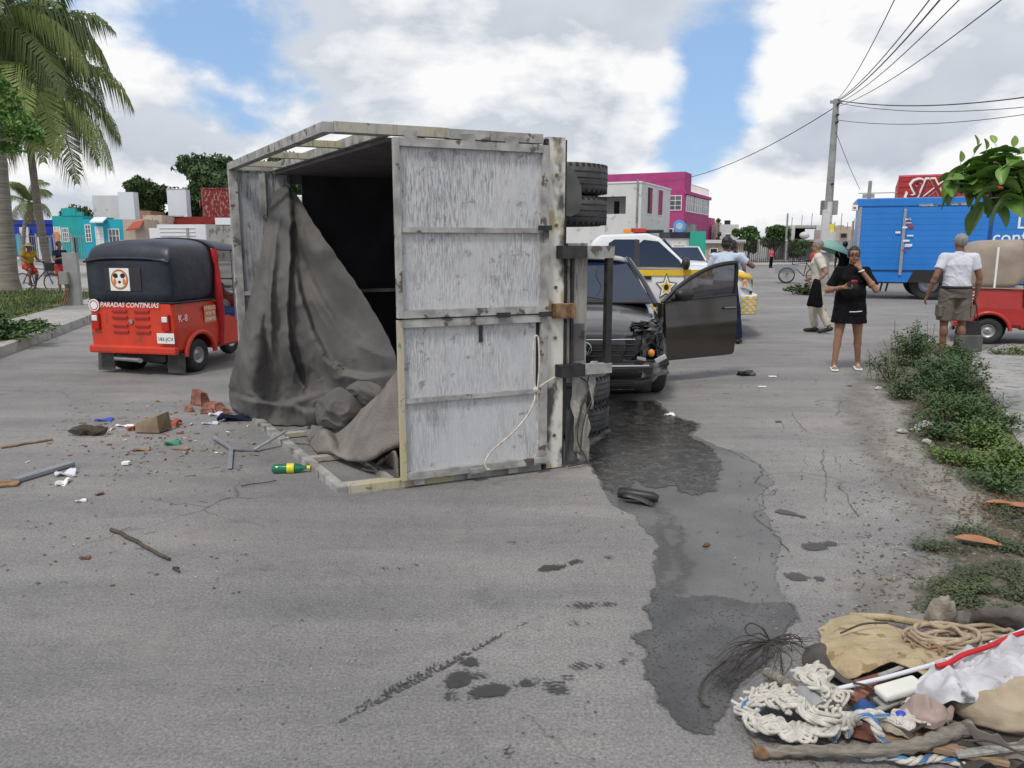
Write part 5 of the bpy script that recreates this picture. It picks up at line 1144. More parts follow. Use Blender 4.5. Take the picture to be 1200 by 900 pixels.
for s in (-1, 1):
    part('window', side_pane([(-2.14, 1.20), (-2.14, 1.60), (-2.05, 1.66), (-1.74, 1.63), (-1.30, 1.32), (-1.20, 1.20)], s), 'glass', pk)
    part('window', side_pane([(-2.84, 1.20), (-2.80, 1.60), (-2.68, 1.665), (-2.24, 1.665), (-2.24, 1.20)], s), 'glass', pk)
    part('window_trim', side_pane([(-2.235, 1.19), (-2.235, 1.67), (-2.145, 1.66), (-2.145, 1.19)], s, .016), 'black_plastic', pk)
    for x0 in (-2.2, -3.02, -1.17): part('door_gap', B().bb(x0-.006, x0+.006, s*.985-.008*s, s*.985+.010*s, .50, 1.17), 'opening', pk)
    part('door_handle', B().box((-1.98, s*1.003, 1.02), (.22, .03, .06), bev=.01), 'black_plastic', pk); part('door_handle', B().box((-2.85, s*1.003, 1.02), (.2, .03, .06), bev=.01), 'black_plastic', pk)
    st_ = B(); st_.grid([[(x, s*(.9905+.002), z0+dz) for x, z0 in ((-5.0, 1.05), (-3.2, 1.05), (-2.2, 1.05), (-1.2, 1.055), (-.85, 1.06))] for dz in (0, .10)], False); part('side_stripe', bake(st_.mesh(), [('SOLIDIFY', dict(thickness=.006, offset=0))]), 'yellow_paint', pk)
    m2 = B(); m2.ell((-1.17, s*1.13, 1.26), (.09, .12, .11), 12, 8); m2.tube([(-1.2, s*.93, 1.2), (-1.17, s*1.08, 1.23)], .03, 6); part('mirror', m2, 'black_plastic', pk)
part('windscreen', B().slab([(-1.10, -.80, 1.20), (-1.10, .80, 1.20), (-1.64, .70, 1.66), (-1.64, -.70, 1.66)], .03), 'glass', pk)
# yellow wrap over the wing and the chequered band of the bumper
wr = B(); wr.grid([[(x, -y, z) for x, y, z in r] for r in ([(-.85, .935, 1.165), (-.5, .93, 1.15), (-.2, .91, 1.125), (-.03, .83, 1.085)], [(-.85, .972, 1.12), (-.5, .967, 1.11), (-.2, .945, 1.09), (.0, .87, 1.04)], [(-.85, .997, 1.05), (-.5, .995, 1.04), (-.2, .972, 1.03), (.02, .90, .985)])]); part('wing_stripe', bake(wr.mesh(), [('SOLIDIFY', dict(thickness=.012, offset=0))]), 'yellow_paint', pk)
bp_ = B(); ol = [(.14, -.70), (.10, -.92), (-.02, -1.0), (-.17, -1.01), (-.17, 1.01), (-.02, 1.0), (.10, .92), (.14, .70)]; bp_.prism([(x, y, .40) for x, y in ol], (0, 0, 1), .34); bumper = part('bumper', bake(bp_.mesh(), [('BEVEL', dict(width=.03, segments=2))]), 'white_paint', pk)
chq = B()
for i in range(9):
    for j in range(6):
        if (i+j) % 2 == 0:
            t = i/9.; a0, a1 = t, t+1/9.
            def pt(f, z):
                q = [(-.165, -1.018), (-.02, -1.008), (.108, -.928), (.148, -.70), (.148, -.3)]; k = min(3, int(f*4)); u = f*4-k; return (q[k][0]*(1-u)+q[k+1][0]*u, q[k][1]*(1-u)+q[k+1][1]*u, z)
            z = .42+.05*j; chq.add([pt(a0, z), pt(a1-.001, z), pt(a1-.001, z+.05), pt(a0, z+.05)], [(0, 1, 2, 3)])
part('chequer', chq, 'yellow_paint', bumper, kind='stuff')
hl = B(); hl.prism([(.03, -.93, .80), (.05, -.78, .79), (.0, -.80, .99), (-.10, -.955, 1.0), (-.12, -.995, .86)], Vector((-.7, .4, 0)), .1); part('headlight', hl, 'lens', pk)
hl = B(); hl.box((-.12, -.962, .92), (.07, .03, .11)); part('indicator', hl, 'amber', pk)
part('grille', B().bb(.02, .055, -.66, .66, .72, 1.0, .01), 'black_plastic', pk)
for s in (-1, 1):
    cq = B()
    for i in range(26):
        for j in range(3):
            if (i+j) % 2 == 0: x = -1.3-.075*i; z = .46+.055*j; cq.add([(x, s*.997, z), (x-.075, s*.997, z), (x-.075, s*.997, z+.055), (x, s*.997, z+.055)], [(0, 1, 2, 3)])
    part('chequer', cq, 'yellow_paint', pk, kind='stuff')
# star on the door
def star(cx, y, cz, r, m, nm, k=.5, rot=pi/2):
    pts = [(cx+cos(rot+pi*i/5)*r*(1 if i % 2 == 0 else k), y, cz+sin(rot+pi*i/5)*r*(1 if i % 2 == 0 else k)) for i in range(10)]; b = B(); b.prism(pts, (0, -1, 0), .004); return part(nm, b, m, pk)
star(-1.55, -.998, .86, .24, 'black_print', 'star_badge', .48); star(-1.55, -1.003, .86, .205, 'white_print', 'star_badge', .46); star(-1.55, -1.008, .86, .13, 'yellow_paint', 'star_badge', .5)
b = B(); b.cone((-1.55, -1.012, .86), (-1.55, -1.018, .86), .05, n=14); part('star_badge', b, 'black_print', pk)
lb = part('light_bar', B().bb(-2.3, -1.62, -.50, .55, 1.785, 1.835, .02), 'black_plastic', pk)
part('beacon', B().bb(-2.30, -2.0, -.62, -.51, 1.785, 1.86, .02), 'lamp_red', lb); part('beacon', B().bb(-2.34, -2.02, .30, .62, 1.80, 1.88, .02), 'glass', lb)
b = B(); b.bb(-2.50, -2.32, -.60, -.40, 1.775, 1.85, .02); part('beacon', b, 'amber', lb)

def squash(o):
    for c in o.children:
        if c.type == 'MESH':
            xs_ = [v.co.x for v in c.data.vertices]; rigid = c.name.startswith(('wheel', 'tyre', 'spokes')) ; sh = .48 if rigid and sum(xs_)/len(xs_) < -3 else 0
            for v in c.data.vertices:
                x = v.co.x
                if rigid: v.co.x = x+sh
                elif x < -3.3: v.co.x = x+.48
                elif x < -.9: v.co.x = -.9+.8*(x+.9)
        squash(c)
squash(pk)
# ---------------------------------------------------------------- three wheelers
def tuk(label, loc, rz, body_m, body2, canopy_m, beige=False):
    t = thing('tuk_tuk', label, 'tuk tuk', loc, rz)
    # body tub: rear box, loft along y
    def tub(st):
        rows = []
        for y, zb, zt, w_ in st: rows.append([(-w_*.9, y, zb), (w_*.9, y, zb), (w_, y, zb+.05), (w_*1.01, y, (zb+zt)/2), (w_*.965, y, zt-.02), (w_*.94, y, zt), (-w_*.94, y, zt), (-w_*.965, y, zt-.02), (-w_*1.01, y, (zb+zt)/2), (-w_, y, zb+.05)])
        b = B(); b.grid(rows, False, True); n = 10; b.add(rows[0], [tuple(range(n))[::-1]]); b.add(rows[-1], [tuple(range(n))]); return b.mesh()
    rear = tub([(-.47, .30, .88, .575), (-.42, .27, .90, .595), (0, .27, .90, .60), (.42, .27, .88, .60)])
    rear = cut(bake(rear, [('BEVEL', dict(width=.03, segments=3, limit_method='ANGLE'))]), [B().cone((s*.35, -.02, .21), (s*.9, -.02, .21), .27, n=28) for s in (-1, 1)])
    part('body', rear, body_m, t)
    for s in (-1, 1):
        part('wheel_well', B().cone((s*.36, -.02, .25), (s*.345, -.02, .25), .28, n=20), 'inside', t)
        arch = B(); pts = [(s*.612, -.02+cos(a)*.30, .21+sin(a)*.30) for a in [pi*(.02+.96*i/14) for i in range(15)]]; arch.tube(pts, .032, 8); part('wheel_arch', arch, body_m, t)
        wheel(t, (s*.52, -.02, .21), .21, .13, (s, 0, 0), 'steel', .5)
    skirt = B(); skirt.bb(-.61, .61, -.515, -.44, .27, .37, .025); part('rear_bumper', skirt, body_m, t)
    # floor, step, front cowl
    part('floor_pan', B().bb(-.50, .50, .42, 1.35, .24, .29, .01), body2, t)
    side = B(); side.prism([(.60, .42, .29), (.60, .86, .29), (.60, .86, .40), (.60, .80, .62), (.60, .62, .66), (.60, .42, .66)], (-1, 0, 0), .04)
    part('side_panel', side, body_m, t); side2 = B(); side2.prism([(-.56, .42, .29), (-.56, .86, .29), (-.56, .86, .40), (-.56, .80, .62), (-.56, .62, .66), (-.56, .42, .66)], (-1, 0, 0), .04); part('side_panel', side2, body_m, t)
    part('seat', B().bb(-.52, .52, .05, .45, .66, .78, .03), 'inside', t); part('seat', B().bb(-.32, .32, .72, .98, .55, .66, .03), 'inside', t, 'driver seat')
    fr = B(); fr.grid([[(x*wv, y+.18*(1-abs(x))*k, z) for x in (-1, -.8, -.4, 0, .4, .8, 1)] for z, wv, y, k in ((.26, .42, 1.42, .5), (.5, .52, 1.40, 1), (.78, .54, 1.36, 1), (.90, .52, 1.33, .9))]); part('front_cowl', smooth_all(bake(fr.mesh(), [('SOLIDIFY', dict(thickness=.03)), ('SUBSURF', dict(levels=1, render_levels=1))])), body_m, t)
    ws = B(); ws.grid([[(x*.52, y+.10*(1-x*x), z) for x in (-1, -.6, -.2, .2, .6, 1)] for z, y in ((.92, 1.33), (1.5, 1.12))]); part('windscreen', ws, 'glass_door', t)
    for s in (-1, 1): part('post', B().tube([(s*.53, 1.34, .90), (s*.54, 1.13, 1.50)], .02, 6), body2, t)
    part('front_fork', B().tube([(0, 1.40, .7), (0, 1.52, .22)], .04, 8), 'black_metal', t); wheel(t, (0, 1.52, .21), .21, .11, (1, 0, 0), 'steel', .5)
    mg = B(); mg.grid([[(x, 1.52+cos(a)*.25, .23+sin(a)*.25) for x in (-.08, .08)] for a in [pi*i/8 for i in range(9)]]); part('front_mudguard', bake(mg.mesh(), [('SOLIDIFY', dict(thickness=.012))]), body_m, t)
    b = B(); b.cone((0, 1.46, .72), (0, 1.55, .72), .08, n=14); part('headlight', b, 'lens', t)
    # under gear
    ug = B(); ug.bb(-.35, .35, -.36, -.30, .16, .24); ug.cone((-.5, -.02, .21), (.5, -.02, .21), .035); ug.cone((-.2, -.3, .2), (.3, -.3, .17), .05)
    part('under_gear', ug, 'black_metal', t, kind='stuff')
    part('exhaust', B().tube([(-.30, -.44, .2), (.05, -.46, .19), (.1, -.5, .19)], .03, 8), 'steel', t)
    for s in (-1, 1): part('mudflap', B().box((s*.50, -.36, .155), (.24, .012, .25), rx=-.08), 'rubber_dusty', t)
    # canopy
    cn = []
    yr = -.44
    secs = [(yr-.02, .90, 1.40, .575, 1.42), (yr-.015, .90, 1.47, .59, 1.50), (yr+.05, .90, 1.56, .60, 1.60), (yr+.14, .90, 1.585, .605, 1.65), ((-.05, .90, 1.585, .605, 1.665) if not beige else (-.12, .90, 1.55, .605, 1.67)), ((.40 if not beige else .0), .90, 1.55, .605, 1.67)]
    rows = []
    for y, z0, ze, w_, zt in secs: rows.append([(-w_*.985, y, z0), (-w_, y, (z0+ze)/2), (-w_*.99, y, ze-.1), (-w_*.93, y, ze), (-w_*.7, y, zt-.03), (0, y, zt), (w_*.7, y, zt-.03), (w_*.93, y, ze), (w_*.99, y, ze-.1), (w_, y, (z0+ze)/2), (w_*.985, y, z0)])
    if beige: rows = [[(x, y, z if z > 1.0 else (z if abs(x) < .1 else z)) for x, y, z in r] for r in rows]
    c1 = B(); c1.grid(rows)
    cvr = part('canopy', smooth_all(bake(c1.mesh(), [('SUBSURF', dict(levels=2, render_levels=2)), ('SOLIDIFY', dict(thickness=.012))])), canopy_m, t)
    bk = B(); bk.grid([[(x, yr-.022-.012*(1-x*x*2.2), z) for x in [(-.575+1.15*i/8) for i in range(9)]] for z in (.885, 1.0, 1.2, 1.36, 1.42)]); part('back_curtain', smooth_all(bake(bk.mesh(), [('SOLIDIFY', dict(thickness=.01))])), canopy_m, cvr)
    rw = []
    for y, ze, w_, zt in ((.38 if not beige else -.02, 1.56, .615, 1.685), (.75, 1.56, .615, 1.67), (1.15, 1.53, .60, 1.62), (1.28, 1.51, .58, 1.55)): rw.append([(-w_, y, ze-.05), (-w_*.93, y, ze+.02), (-w_*.7, y, zt-.03), (0, y, zt), (w_*.7, y, zt-.03), (w_*.93, y, ze+.02), (w_, y, ze-.05)])
    c2 = B(); c2.grid(rw); part('roof_cover', smooth_all(bake(c2.mesh(), [('SUBSURF', dict(levels=2, render_levels=2)), ('SOLIDIFY', dict(thickness=.012))])), canopy_m, cvr)
    part('roof_flap', B().tube([(x, yr-.045-.0*x, 1.425-.05*(abs(x)/.6)**3) for x in [(-.59+1.18*i/10) for i in range(11)]], .016, 6), canopy_m, cvr)
    hem = B(); he = .40 if not beige else .0; hem.tube([(-.60, he, .895), (-.60, -.30, .895), (-.585, yr-.025, .895), (.585, yr-.025, .895), (.60, -.30, .895), (.60, he, .895)], .012, 5); part('canopy_hem', hem, canopy_m, cvr)
    for s in (-1, 1):
        for y in (.82,): part('post', B().tube([(s*.585, y, .40), (s*.585, y, 1.54)], .012, 6), 'steel', t)
    # tail lamps, vents, plate
    for s in (-1, 1):
        part('tail_lamp', B().box((s*.49, -.49, .66), (.10, .035, .20), bev=.012), 'lamp_red', t); part('tail_lamp_lens', B().box((s*.49, -.511, .70), (.075, .015, .07), bev=.01), 'lamp_white', t)
    for s in (-1, 1):
        for k in range(2):
            for q in range(2): part('vent', B().box((s*.155, -.474, .79-.075*k-.175*q), (.21, .03, .032), bev=.006), 'red_dark' if not beige else 'sign_deep', t)
    b = B(); b.cone((0, -.475, .665), (0, -.487, .665), .028, n=16); part('badge', b, 'frame_grey', t)
    plb = part('number_plate', B().box((.50, -.526, .475), (.235, .008, .125), bev=.003), 'white_print', t)
    return t
tuk1 = tuk('red three-wheeler with a black canopy, parked at the left seen from behind', (-4.52, 9.78, 0), R(-13), 'red_paint', 'red_dark', 'canopy')
pln = [c for c in tuk1.children if c.name.startswith('number_plate')][0]
text_on('plate_text', '183-JCV', .062, 'black_print', pln, (.50, -.532, .465), (1, 0, 0), depth=.001)
text_on('lettering', 'PARADAS CONTINUAS', .082, 'white_print', tuk1, (0, -.492, .862), (1, 0, 0), depth=.001, shear=.25, bold=.0005, spacing=.95)
text_on('lettering', 'K-8', .12, 'white_print', tuk1, (.614, -.33, .70), (0, 1, 0), depth=.001, bold=.0005)
part('text_panel', B().bb(.607, .612, .10, .34, .60, .82), 'orange_print', tuk1)
for k, s_ in enumerate(('UNIDOS', 'POR TI', 'SIEMPRE')): text_on('lettering', s_, .065, 'white_print', tuk1, (.615, .22, .785-.07*k), (0, 1, 0), depth=.001, bold=.0005)
b = B(); b.cone((-.50, -.480, .855), (-.50, -.490, .855), .075, n=20, sx=1); em1 = part('round_sticker', b, 'white_print', tuk1); b = B(); b.ring((-.50, -.491, .855), (0, 1, 0), .055, .005, 20, 4); part('sticker_ring', b, 'red_cloth', em1)
wn = part('rear_window', B().box((-.06, -.478, 1.17), (.50, .008, .27), bev=.003), 'glass_grey', tuk1)
wn.data.materials.clear(); wn.data.materials.append(mat('clear vinyl', (.035, .03, .035), rough=.2))
stk = part('window_sticker', B().box((-.10, -.486, 1.17), (.27, .006, .27)), 'white_print', wn)
b = B(); b.cone((-.10, -.489, 1.17), (-.10, -.491, 1.17), .115, n=30); part('emblem_disc', b, 'orange_print', stk)
b = B(); b.cone((-.10, -.491, 1.17), (-.10, -.493, 1.17), .095, n=30); part('emblem_disc', b, 'white_print', stk)
b = B(); b.ring((-.10, -.490, 1.17), (0, 1, 0), .115, .004, 30, 4); part('emblem_ring', b, 'black_print', stk)
for dx, dz, rx_, rz_ in ((-.05, .045, .035, .03), (.05, .045, .035, .03), (0, -.03, .022, .018)): b = B(); b.ell((-.10+dx, -.494, 1.17+dz), (rx_, .002, rz_), 12, 6); part('emblem_spot', b, 'black_print', stk)
for dx in (-.065, .065): b = B(); b.ell((-.10+dx, -.4945, 1.145), (.022, .002, .04), 12, 6); part('emblem_spot', b, 'orange_print', stk)
# rolled red curtain at the side opening
part('rolled_curtain', B().tube(catmull([(.60, .40, 1.53), (.625, .41, 1.25), (.635, .40, .95), (.62, .44, .60), (.615, .42, .30)], 4), [.035, .045, .04, .03, .035, .04, .045, .05, .052, .05, .05, .048, .045, .04, .035, .035, .03], 8), 'red_cloth', tuk1)
part('side_bar', B().tube([(.57, .43, 1.15), (.57, .82, 1.13)], .012, 6), 'black_metal', tuk1)
b = B(); b.ell((.25, .72, 1.25), (.06, .05, .09), 10, 6); part('yellow_toy', b, 'bottle_yellow', tuk1)
b = B(); b.box((.30, .95, 1.02), (.5, .3, .02), bev=.005); part('dashboard_sheet', b, 'card', tuk1)
tuk2 = tuk('red three-wheeler with a beige canopy, cut by the right edge of the photo', (7.90, 12.80, 0), R(-115), 'red_dark', 'red_dark', 'canopy_beige')
part('side_curtain', B().tube([(.61, .0, .90), (.60, .0, 1.54)], .018, 6), 'white_print', tuk2); part('front_post', B().tube([(.59, .42, .60), (.58, .40, 1.54)], .02, 6), 'black_metal', tuk2)
text_on('lettering', 'K-12', .10, 'white_print', tuk2, (.614, -.34, .80), (0, 1, 0), depth=.001, bold=.0005)
text_on('lettering', 'TAXI', .09, 'white_print', tuk2, (.614, -.34, .70), (0, 1, 0), depth=.001, bold=.0005)

# ---------------------------------------------------------------- blue delivery truck
bt = thing('delivery_truck', 'long bright blue delivery truck with roll-up side doors and white lettering', 'truck', (10.0, 22.6, 0), R(-21))
BL = 8.4
part('box_body', B().bb(0, BL, .04, 2.3, .62, 2.62), 'truck_blue', bt)
part('cornice', B().bb(-.10, BL+.05, -.02, 2.36, 2.621, 2.86, .03), 'truck_blue', bt)
part('skirt', B().bb(.0, BL, .0, .04, .50, .78), 'truck_blue', bt)
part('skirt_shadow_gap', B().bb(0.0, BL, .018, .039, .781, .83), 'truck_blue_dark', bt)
xs = [0, 1.17, 3.30, 5.6, BL]
for i in range(len(xs)-1):
    x0, x1 = xs[i]+.05, xs[i+1]-.05
    dr = part('roll_up_door', B().bb(x0, x1, -.005, .038, .84, 2.60), 'truck_blue', bt)
    n = 11
    for k in range(n): z = .85+k*(1.74/n); part('slat', B().bb(x0+.02, x1-.02, -.014, -.006, z+.006, z+1.74/n-.001, .002), 'truck_blue', dr)
    part('door_post', B().bb(xs[i+1]-.05, xs[i+1]+.05, -.012, .036, .82, 2.615), 'truck_blue_dark' if i else 'truck_blue', bt)
part('corner_trim', B().bb(-.02, .05, -.02, .0, .6, 2.62), 'steel', bt)
lr = part('locking_bar', B().bb(1.13, 1.21, -.05, -.018, .70, 2.55, .01), 'steel', bt)
rd = random.Random(2)
for k in range(11): z = 1.35+rd.uniform(0, .9); x = 1.17+rd.uniform(-.18, .12) if k < 4 else 1.24+rd.uniform(0, .12); part('sticker_remnant', B().bb(x-rd.uniform(.03, .14), x+rd.uniform(.03, .08), -.0600, -.052, z, z+rd.uniform(.02, .07)), 'white_print' if k % 4 else 'lamp_red', lr)
for x in (1.5, 2.3, 3.1, 4.1): part('scuff', B().bb(x, x+.45, -.027, -.0215, 2.64+.03*sin(x*7), 2.70+.03*sin(x*7)), 'frame_grey', bt)
mk = part('marker_lamp', B().box((-.14, .02, 2.60), (.16, .12, .16), bev=.02), 'lamp_white', bt); part('marker_lens', B().box((-.15, -.045, 2.60), (.06, .012, .05)), 'lamp_red', mk)
text_on('lettering', 'Lle', .46, 'white_print', bt, (3.90, -.0185, 2.13), (1, 0, 0), depth=.002, bold=.004, align='LEFT')
text_on('lettering', 'confi', .46, 'white_print', bt, (3.36, -.0185, 1.75), (1, 0, 0), depth=.002, bold=.004, align='LEFT')
for x in (1.95,):
    wa = part('wheel_recess', B().prism([(x-.58, -.006, .50), (x-.42, -.006, .86), (x+.42, -.006, .86), (x+.58, -.006, .50)], (0, 1, 0), .02), 'opening', bt)
for x in (1.95,):
    for y in (.30, 2.0): wheel(bt, (x, y, .48), .48, .26, (0, -1 if y < 1 else 1, 0), 'steel', .55)
for x in (.75, .9): part('support_leg', B().tube([(x, .15, .50), (x-.05, .15, .22)], .03, 6), 'black_metal', bt)
part('chassis_rail', B().bb(.2, BL+1.5, .55, .75, .44, .62), 'black_metal', bt); part('chassis_rail', B().bb(.2, BL+1.5, 1.55, 1.75, .44, .62), 'black_metal', bt)
cb2 = B(); cb2.prism([(BL+.15, .1, .45), (BL+2.1, .1, .45), (BL+2.15, .1, 1.2), (BL+1.85, .1, 2.3), (BL+.15, .1, 2.4)], (0, 1, 0), 2.1); c2 = part('cab', bake(cb2.mesh(), [('BEVEL', dict(width=.07, segments=3))]), 'white_paint', bt)
part('side_window', B().prism([(BL+.7, .09, 1.35), (BL+1.95, .09, 1.35), (BL+1.75, .09, 2.1), (BL+.7, .09, 2.1)], (0, 1, 0), .008), 'glass', c2); part('windscreen', B().slab([(BL+2.165, .25, 1.3), (BL+2.165, 2.05, 1.3), (BL+1.92, 2.05, 2.15), (BL+1.92, .25, 2.15)], .02), 'glass', c2)
for y in (.30, 2.0): wheel(bt, (BL+1.3, y, .48), .48, .26, (0, -1 if y < 1 else 1, 0), 'steel', .55)

# ---------------------------------------------------------------- far parked cars
def small_car(label, loc, rz, paint, group=None):
    t = thing('parked_car', label, 'car', loc, rz, group)
    s2 = [(0, .30, .68, .72, .6, .55), (.1, .2, .74, .78, .78, .7), (.9, .18, .88, .95, .84, .78), (2.2, .18, .92, .95, .85, .8), (3.6, .2, .95, 1.0, .82, .76), (3.9, .3, .88, .92, .7, .62)]
    bd = cut(subd(loft(s2), 1), [B().cone((s*.55, y, .3), (s*1.1, y, .3), .34, n=20) for s in (-1, 1) for y in (.72, 3.1)]); part('body', smooth_all(bake(bd, [('TRIANGULATE', {})])), paint, t)
    g_ = B(); ba = [(-.72, 1.0, .92), (.72, 1.0, .92), (.74, 3.4, .97), (-.74, 3.4, .97)]; ro = [(-.55, 1.6, 1.42), (.55, 1.6, 1.42), (.56, 3.0, 1.43), (-.56, 3.0, 1.43)]; g_.add(ba+ro, [(0, 1, 5, 4), (1, 2, 6, 5), (2, 3, 7, 6), (3, 0, 4, 7), (4, 5, 6, 7)]); part('windows', g_, 'glass', t)
    part('roof', B().bb(-.57, .57, 1.6, 3.02, 1.425, 1.47, .02), paint, t)
    for s in (-1, 1):
        for a, c in (((s*.73, 1.0, .92), (s*.56, 1.6, 1.43)), ((s*.75, 2.3, .95), (s*.57, 2.3, 1.43)), ((s*.75, 3.4, .97), (s*.57, 3.0, 1.43))): part('pillar', B().tube([a, c], .035, 6), paint, t)
        for y in (.72, 3.1): wheel(t, (s*.74, y, .3), .3, .18, (s, 0, 0), 'steel', .6)
        part('headlight', B().ell((s*.6, .03, .64), (.12, .05, .07), 10, 6), 'lens', t)
    return t
small_car('far white car seen between the pickup windscreen and the man in the pale shirt', (7.0, 30.0, 0), 0, 'white_paint')
v = small_car('red and black vehicle mostly cut off by the left edge behind the stout palm', (-23.2, 33.5, 0), R(78), 'red_dark')
# ================================================================ buildings
class House:
    """near corner at the origin; local +x runs along the right-hand face, +y along the left-hand face"""
    def __init__(s, label, px, Y, ang, name='house', cat='house', group=None):
        c = P(px, 285, Y); s.Y = Y; s.t = thing(name, label, cat, (c.x, Y, 0), R(ang), group)
    def wall(s, lx, ly, h, m, x0=0, y0=0, z0=-.1, name='wall', bev=0, label=None):
        return part(name, B().bb(x0, x0+lx, y0, y0+ly, z0, h, bev), m, s.t, label)
    def win(s, face, a0, a1, z0, z1, fm='white_print', gm='glass', off=0.0, bars=0, hb=0, name='window'):
        # face 'r' lies on y=off, face 'l' on x=off
        f = B(); w_ = .07
        def bx(a, b, za, zb, d0, d1):
            return (a, b, off-d1, off-d0, za, zb) if face == 'r' else (off-d1, off-d0, a, b, za, zb)
        for q in ((a0, a1, z1-w_, z1), (a0, a1, z0, z0+w_), (a0, a0+w_, z0+w_, z1-w_), (a1-w_, a1, z0+w_, z1-w_)): f.bb(*bx(*q, .002, .06))
        for k in range(bars): a = a0+(a1-a0)*(k+1)/(bars+1); f.bb(*bx(a-.025, a+.025, z0+w_, z1-w_, .02, .05))
        for k in range(hb): z = z0+(z1-z0)*(k+1)/(hb+1); f.bb(*bx(a0+w_, a1-w_, z-.025, z+.025, .025, .048))
        wn = part(name, f, fm, s.t); part('pane', B().bb(*bx(a0+.03, a1-.03, z0+.03, z1-.03, .003, .018)), gm, wn); return wn
def zt(px, y, Y): return P(px, y, Y).z
# white two-storey house
h = House('white flat-roofed two-storey house with an open balcony, left of the pink house', 750, 62, 65)
hz = zt(750, 214, 62)
h.wall(9.5, 7.5, 2.9, 'wall_white', label='ground floor'); h.wall(9.5, .25, hz, 'wall_white', 0, 0, 2.9); h.wall(.25, 1.0, hz, 'wall_white', 0, .25, 2.9); h.wall(.25, 2.9, 3.9, 'wall_white', 0, 1.25, 2.9); h.wall(.25, 2.9, hz, 'wall_white', 0, 1.25, hz-1.0); h.wall(.25, 3.3, hz, 'wall_white', 0, 4.15, 2.9)
h.wall(7.5, .25, hz, 'wall_white', .25, 7.2, 2.9); h.wall(9.2, 6.9, hz-.05, 'concrete', .26, .26, hz-.25, 'roof'); h.wall(.2, 6.5, hz-.3, 'wall_white', 2.2, .4, 2.9); h.wall(.3, 7.2, hz, 'wall_white', 9.2, .26, 2.9)
for y0 in (1.45, 2.45, 3.55): part('window', B().bb(2.17, 2.195, y0, y0+.45, 3.1 if y0 != 2.45 else 2.95, 5.0), 'opening', h.t)
for x0, gm in ((1.6, 'opening'), (5.0, 'pink_dark')): 
    w_ = h.win('r', x0, x0+1.7, 3.9, 6.1, 'wall_bright', gm); 
    if gm == 'opening': part('pink_curtain', B().bb(x0+.9, x0+1.6, -.03, -.02, 3.95, 6.0), 'pink_dark', w_)
part('downpipe', B().tube([(-.08, .3, .2), (-.08, .3, hz+.3)], .07, 6), 'wall_grey', h.t); part('parapet', B().bb(-.06, 9.56, -.06, .3, hz+.001, hz+.12), 'wall_bright', h.t); part('parapet', B().bb(-.06, .3, .301, 7.5, hz+.001, hz+.12), 'wall_bright', h.t)
# pink house
h = House('tall magenta pink house with white-framed windows and a roof terrace', 800, 80, 65)
z3 = zt(800, 201, 80); z2 = zt(800, 224, 80)
h.wall(13, 8, z2, 'wall_pink'); h.wall(3.0, 9.0, z3, 'wall_pink', .02, .02, z2, label='taller tower block')
h.wall(2.5, .2, z2+.1, 'wall_pink', 13, 1.2, 0); h.wall(5, 3, z2-2.2, 'wall_pink', 13, .2, 0); h.wall(4.2, .2, z2-2.6, 'wall_cream', 18, .1, 0, 'balcony')
for a0, a1 in ((.7, 4.6), (4.9, 9.3), (9.6, 12.6)): h.win('r', a0, a1, z2-2.0, z2-.35, 'white_print', 'glass_grey', 0, 3, 1)
h.win('l', .25, 3.6, z2-1.9, z2-.4, 'white_print', 'glass_grey', 0, 4, 2); h.win('l', 1.0, 3.4, 2.5, 3.1, 'white_print', 'opening', 0, 2)
part('cornice', B().bb(-.15, 13.2, -.2, -.01, z2-.28, z2+.05), 'wall_pink', h.t); part('recess', B().bb(.3, 6.6, -.03, -.004, 0, 3.6), 'wall_grey', h.t); part('recess', B().bb(4.6, 5.2, -.06, -.031, 0, 3.6), 'wall_cream', h.t)
part('railing', B().tube([(3.2, .1, z2+.9), (12.8, .1, z2+.9)], .05, 5), 'white_print', h.t)
for k in range(17): part('baluster', B().bb(3.2+.6*k, 3.26+.6*k, .07, .13, z2+.05, z2+.88), 'white_print', h.t)
part('sign_band', B().bb(-.06, -.02, 5.0, 7.0, z3-1.3, z3-1.05), 'white_print', h.t)
b = B(); b.cone((-.25, -.3, 2.8), (-.1, -.3, 2.8), .75, n=22); dd = solo('satellite_dish', b, 'disc_blue', 'x', 'dish'); bpy.data.objects.remove(dd)
# pale blue disc sign and green shop below
p = P(796, 265, 70); b = B(); b.cone((p.x, 70, p.z), (p.x, 70.1, p.z), 1.15, n=24); b.tube([(p.x, 70.05, p.z-1.1), (p.x, 70.05, 0)], .08, 6)
t = thing('round_sign', 'pale blue round sign in front of the pink house', 'sign', (p.x, 70, 0)); b = B(); b.cone((0, 0, p.z), (0, .1, p.z), .55, n=24); part('sign_face', b, 'disc_blue', t); b = B(); b.tube([(0, .05, 0), (0, .05, p.z-.5)], .06, 6); part('post', b, 'steel', t); b = B(); b.cone((0, -.02, p.z), (0, -.01, p.z), .3, n=16); part('sign_centre', b, 'cloth_pale_blue', t)
h = House('green and white single-storey shop below the pink house', 785, 58, 4)
h.wall(1.45, 3, zt(790, 279, 58), 'wall_white'); h.wall(1.5, 3.1, zt(790, 272, 58), 'canopy', -.05, -.1, zt(790, 279, 58), 'awning'); h.wall(1.15, 2.6, zt(815, 271, 58), 'wall_green', 1.46, -.3); h.win('r', .2, 1.2, .8, 1.5, 'white_print', 'opening')
h = House('white parapet house with a water tank, right of the pink house', 843, 92, 8)
h.wall(2.3, 4, zt(843, 263, 92), 'wall_white'); b = B(); b.cone((1.3, 1, zt(843, 263, 92)), (1.3, 1, zt(843, 263, 92)+.5), .35, n=14); part('tank', b, 'opening', h.t); h.win('r', .6, 1.4, 2, 2.7)
h = House('low cream roadside house between the green shop and the fence', 825, 66, 3)
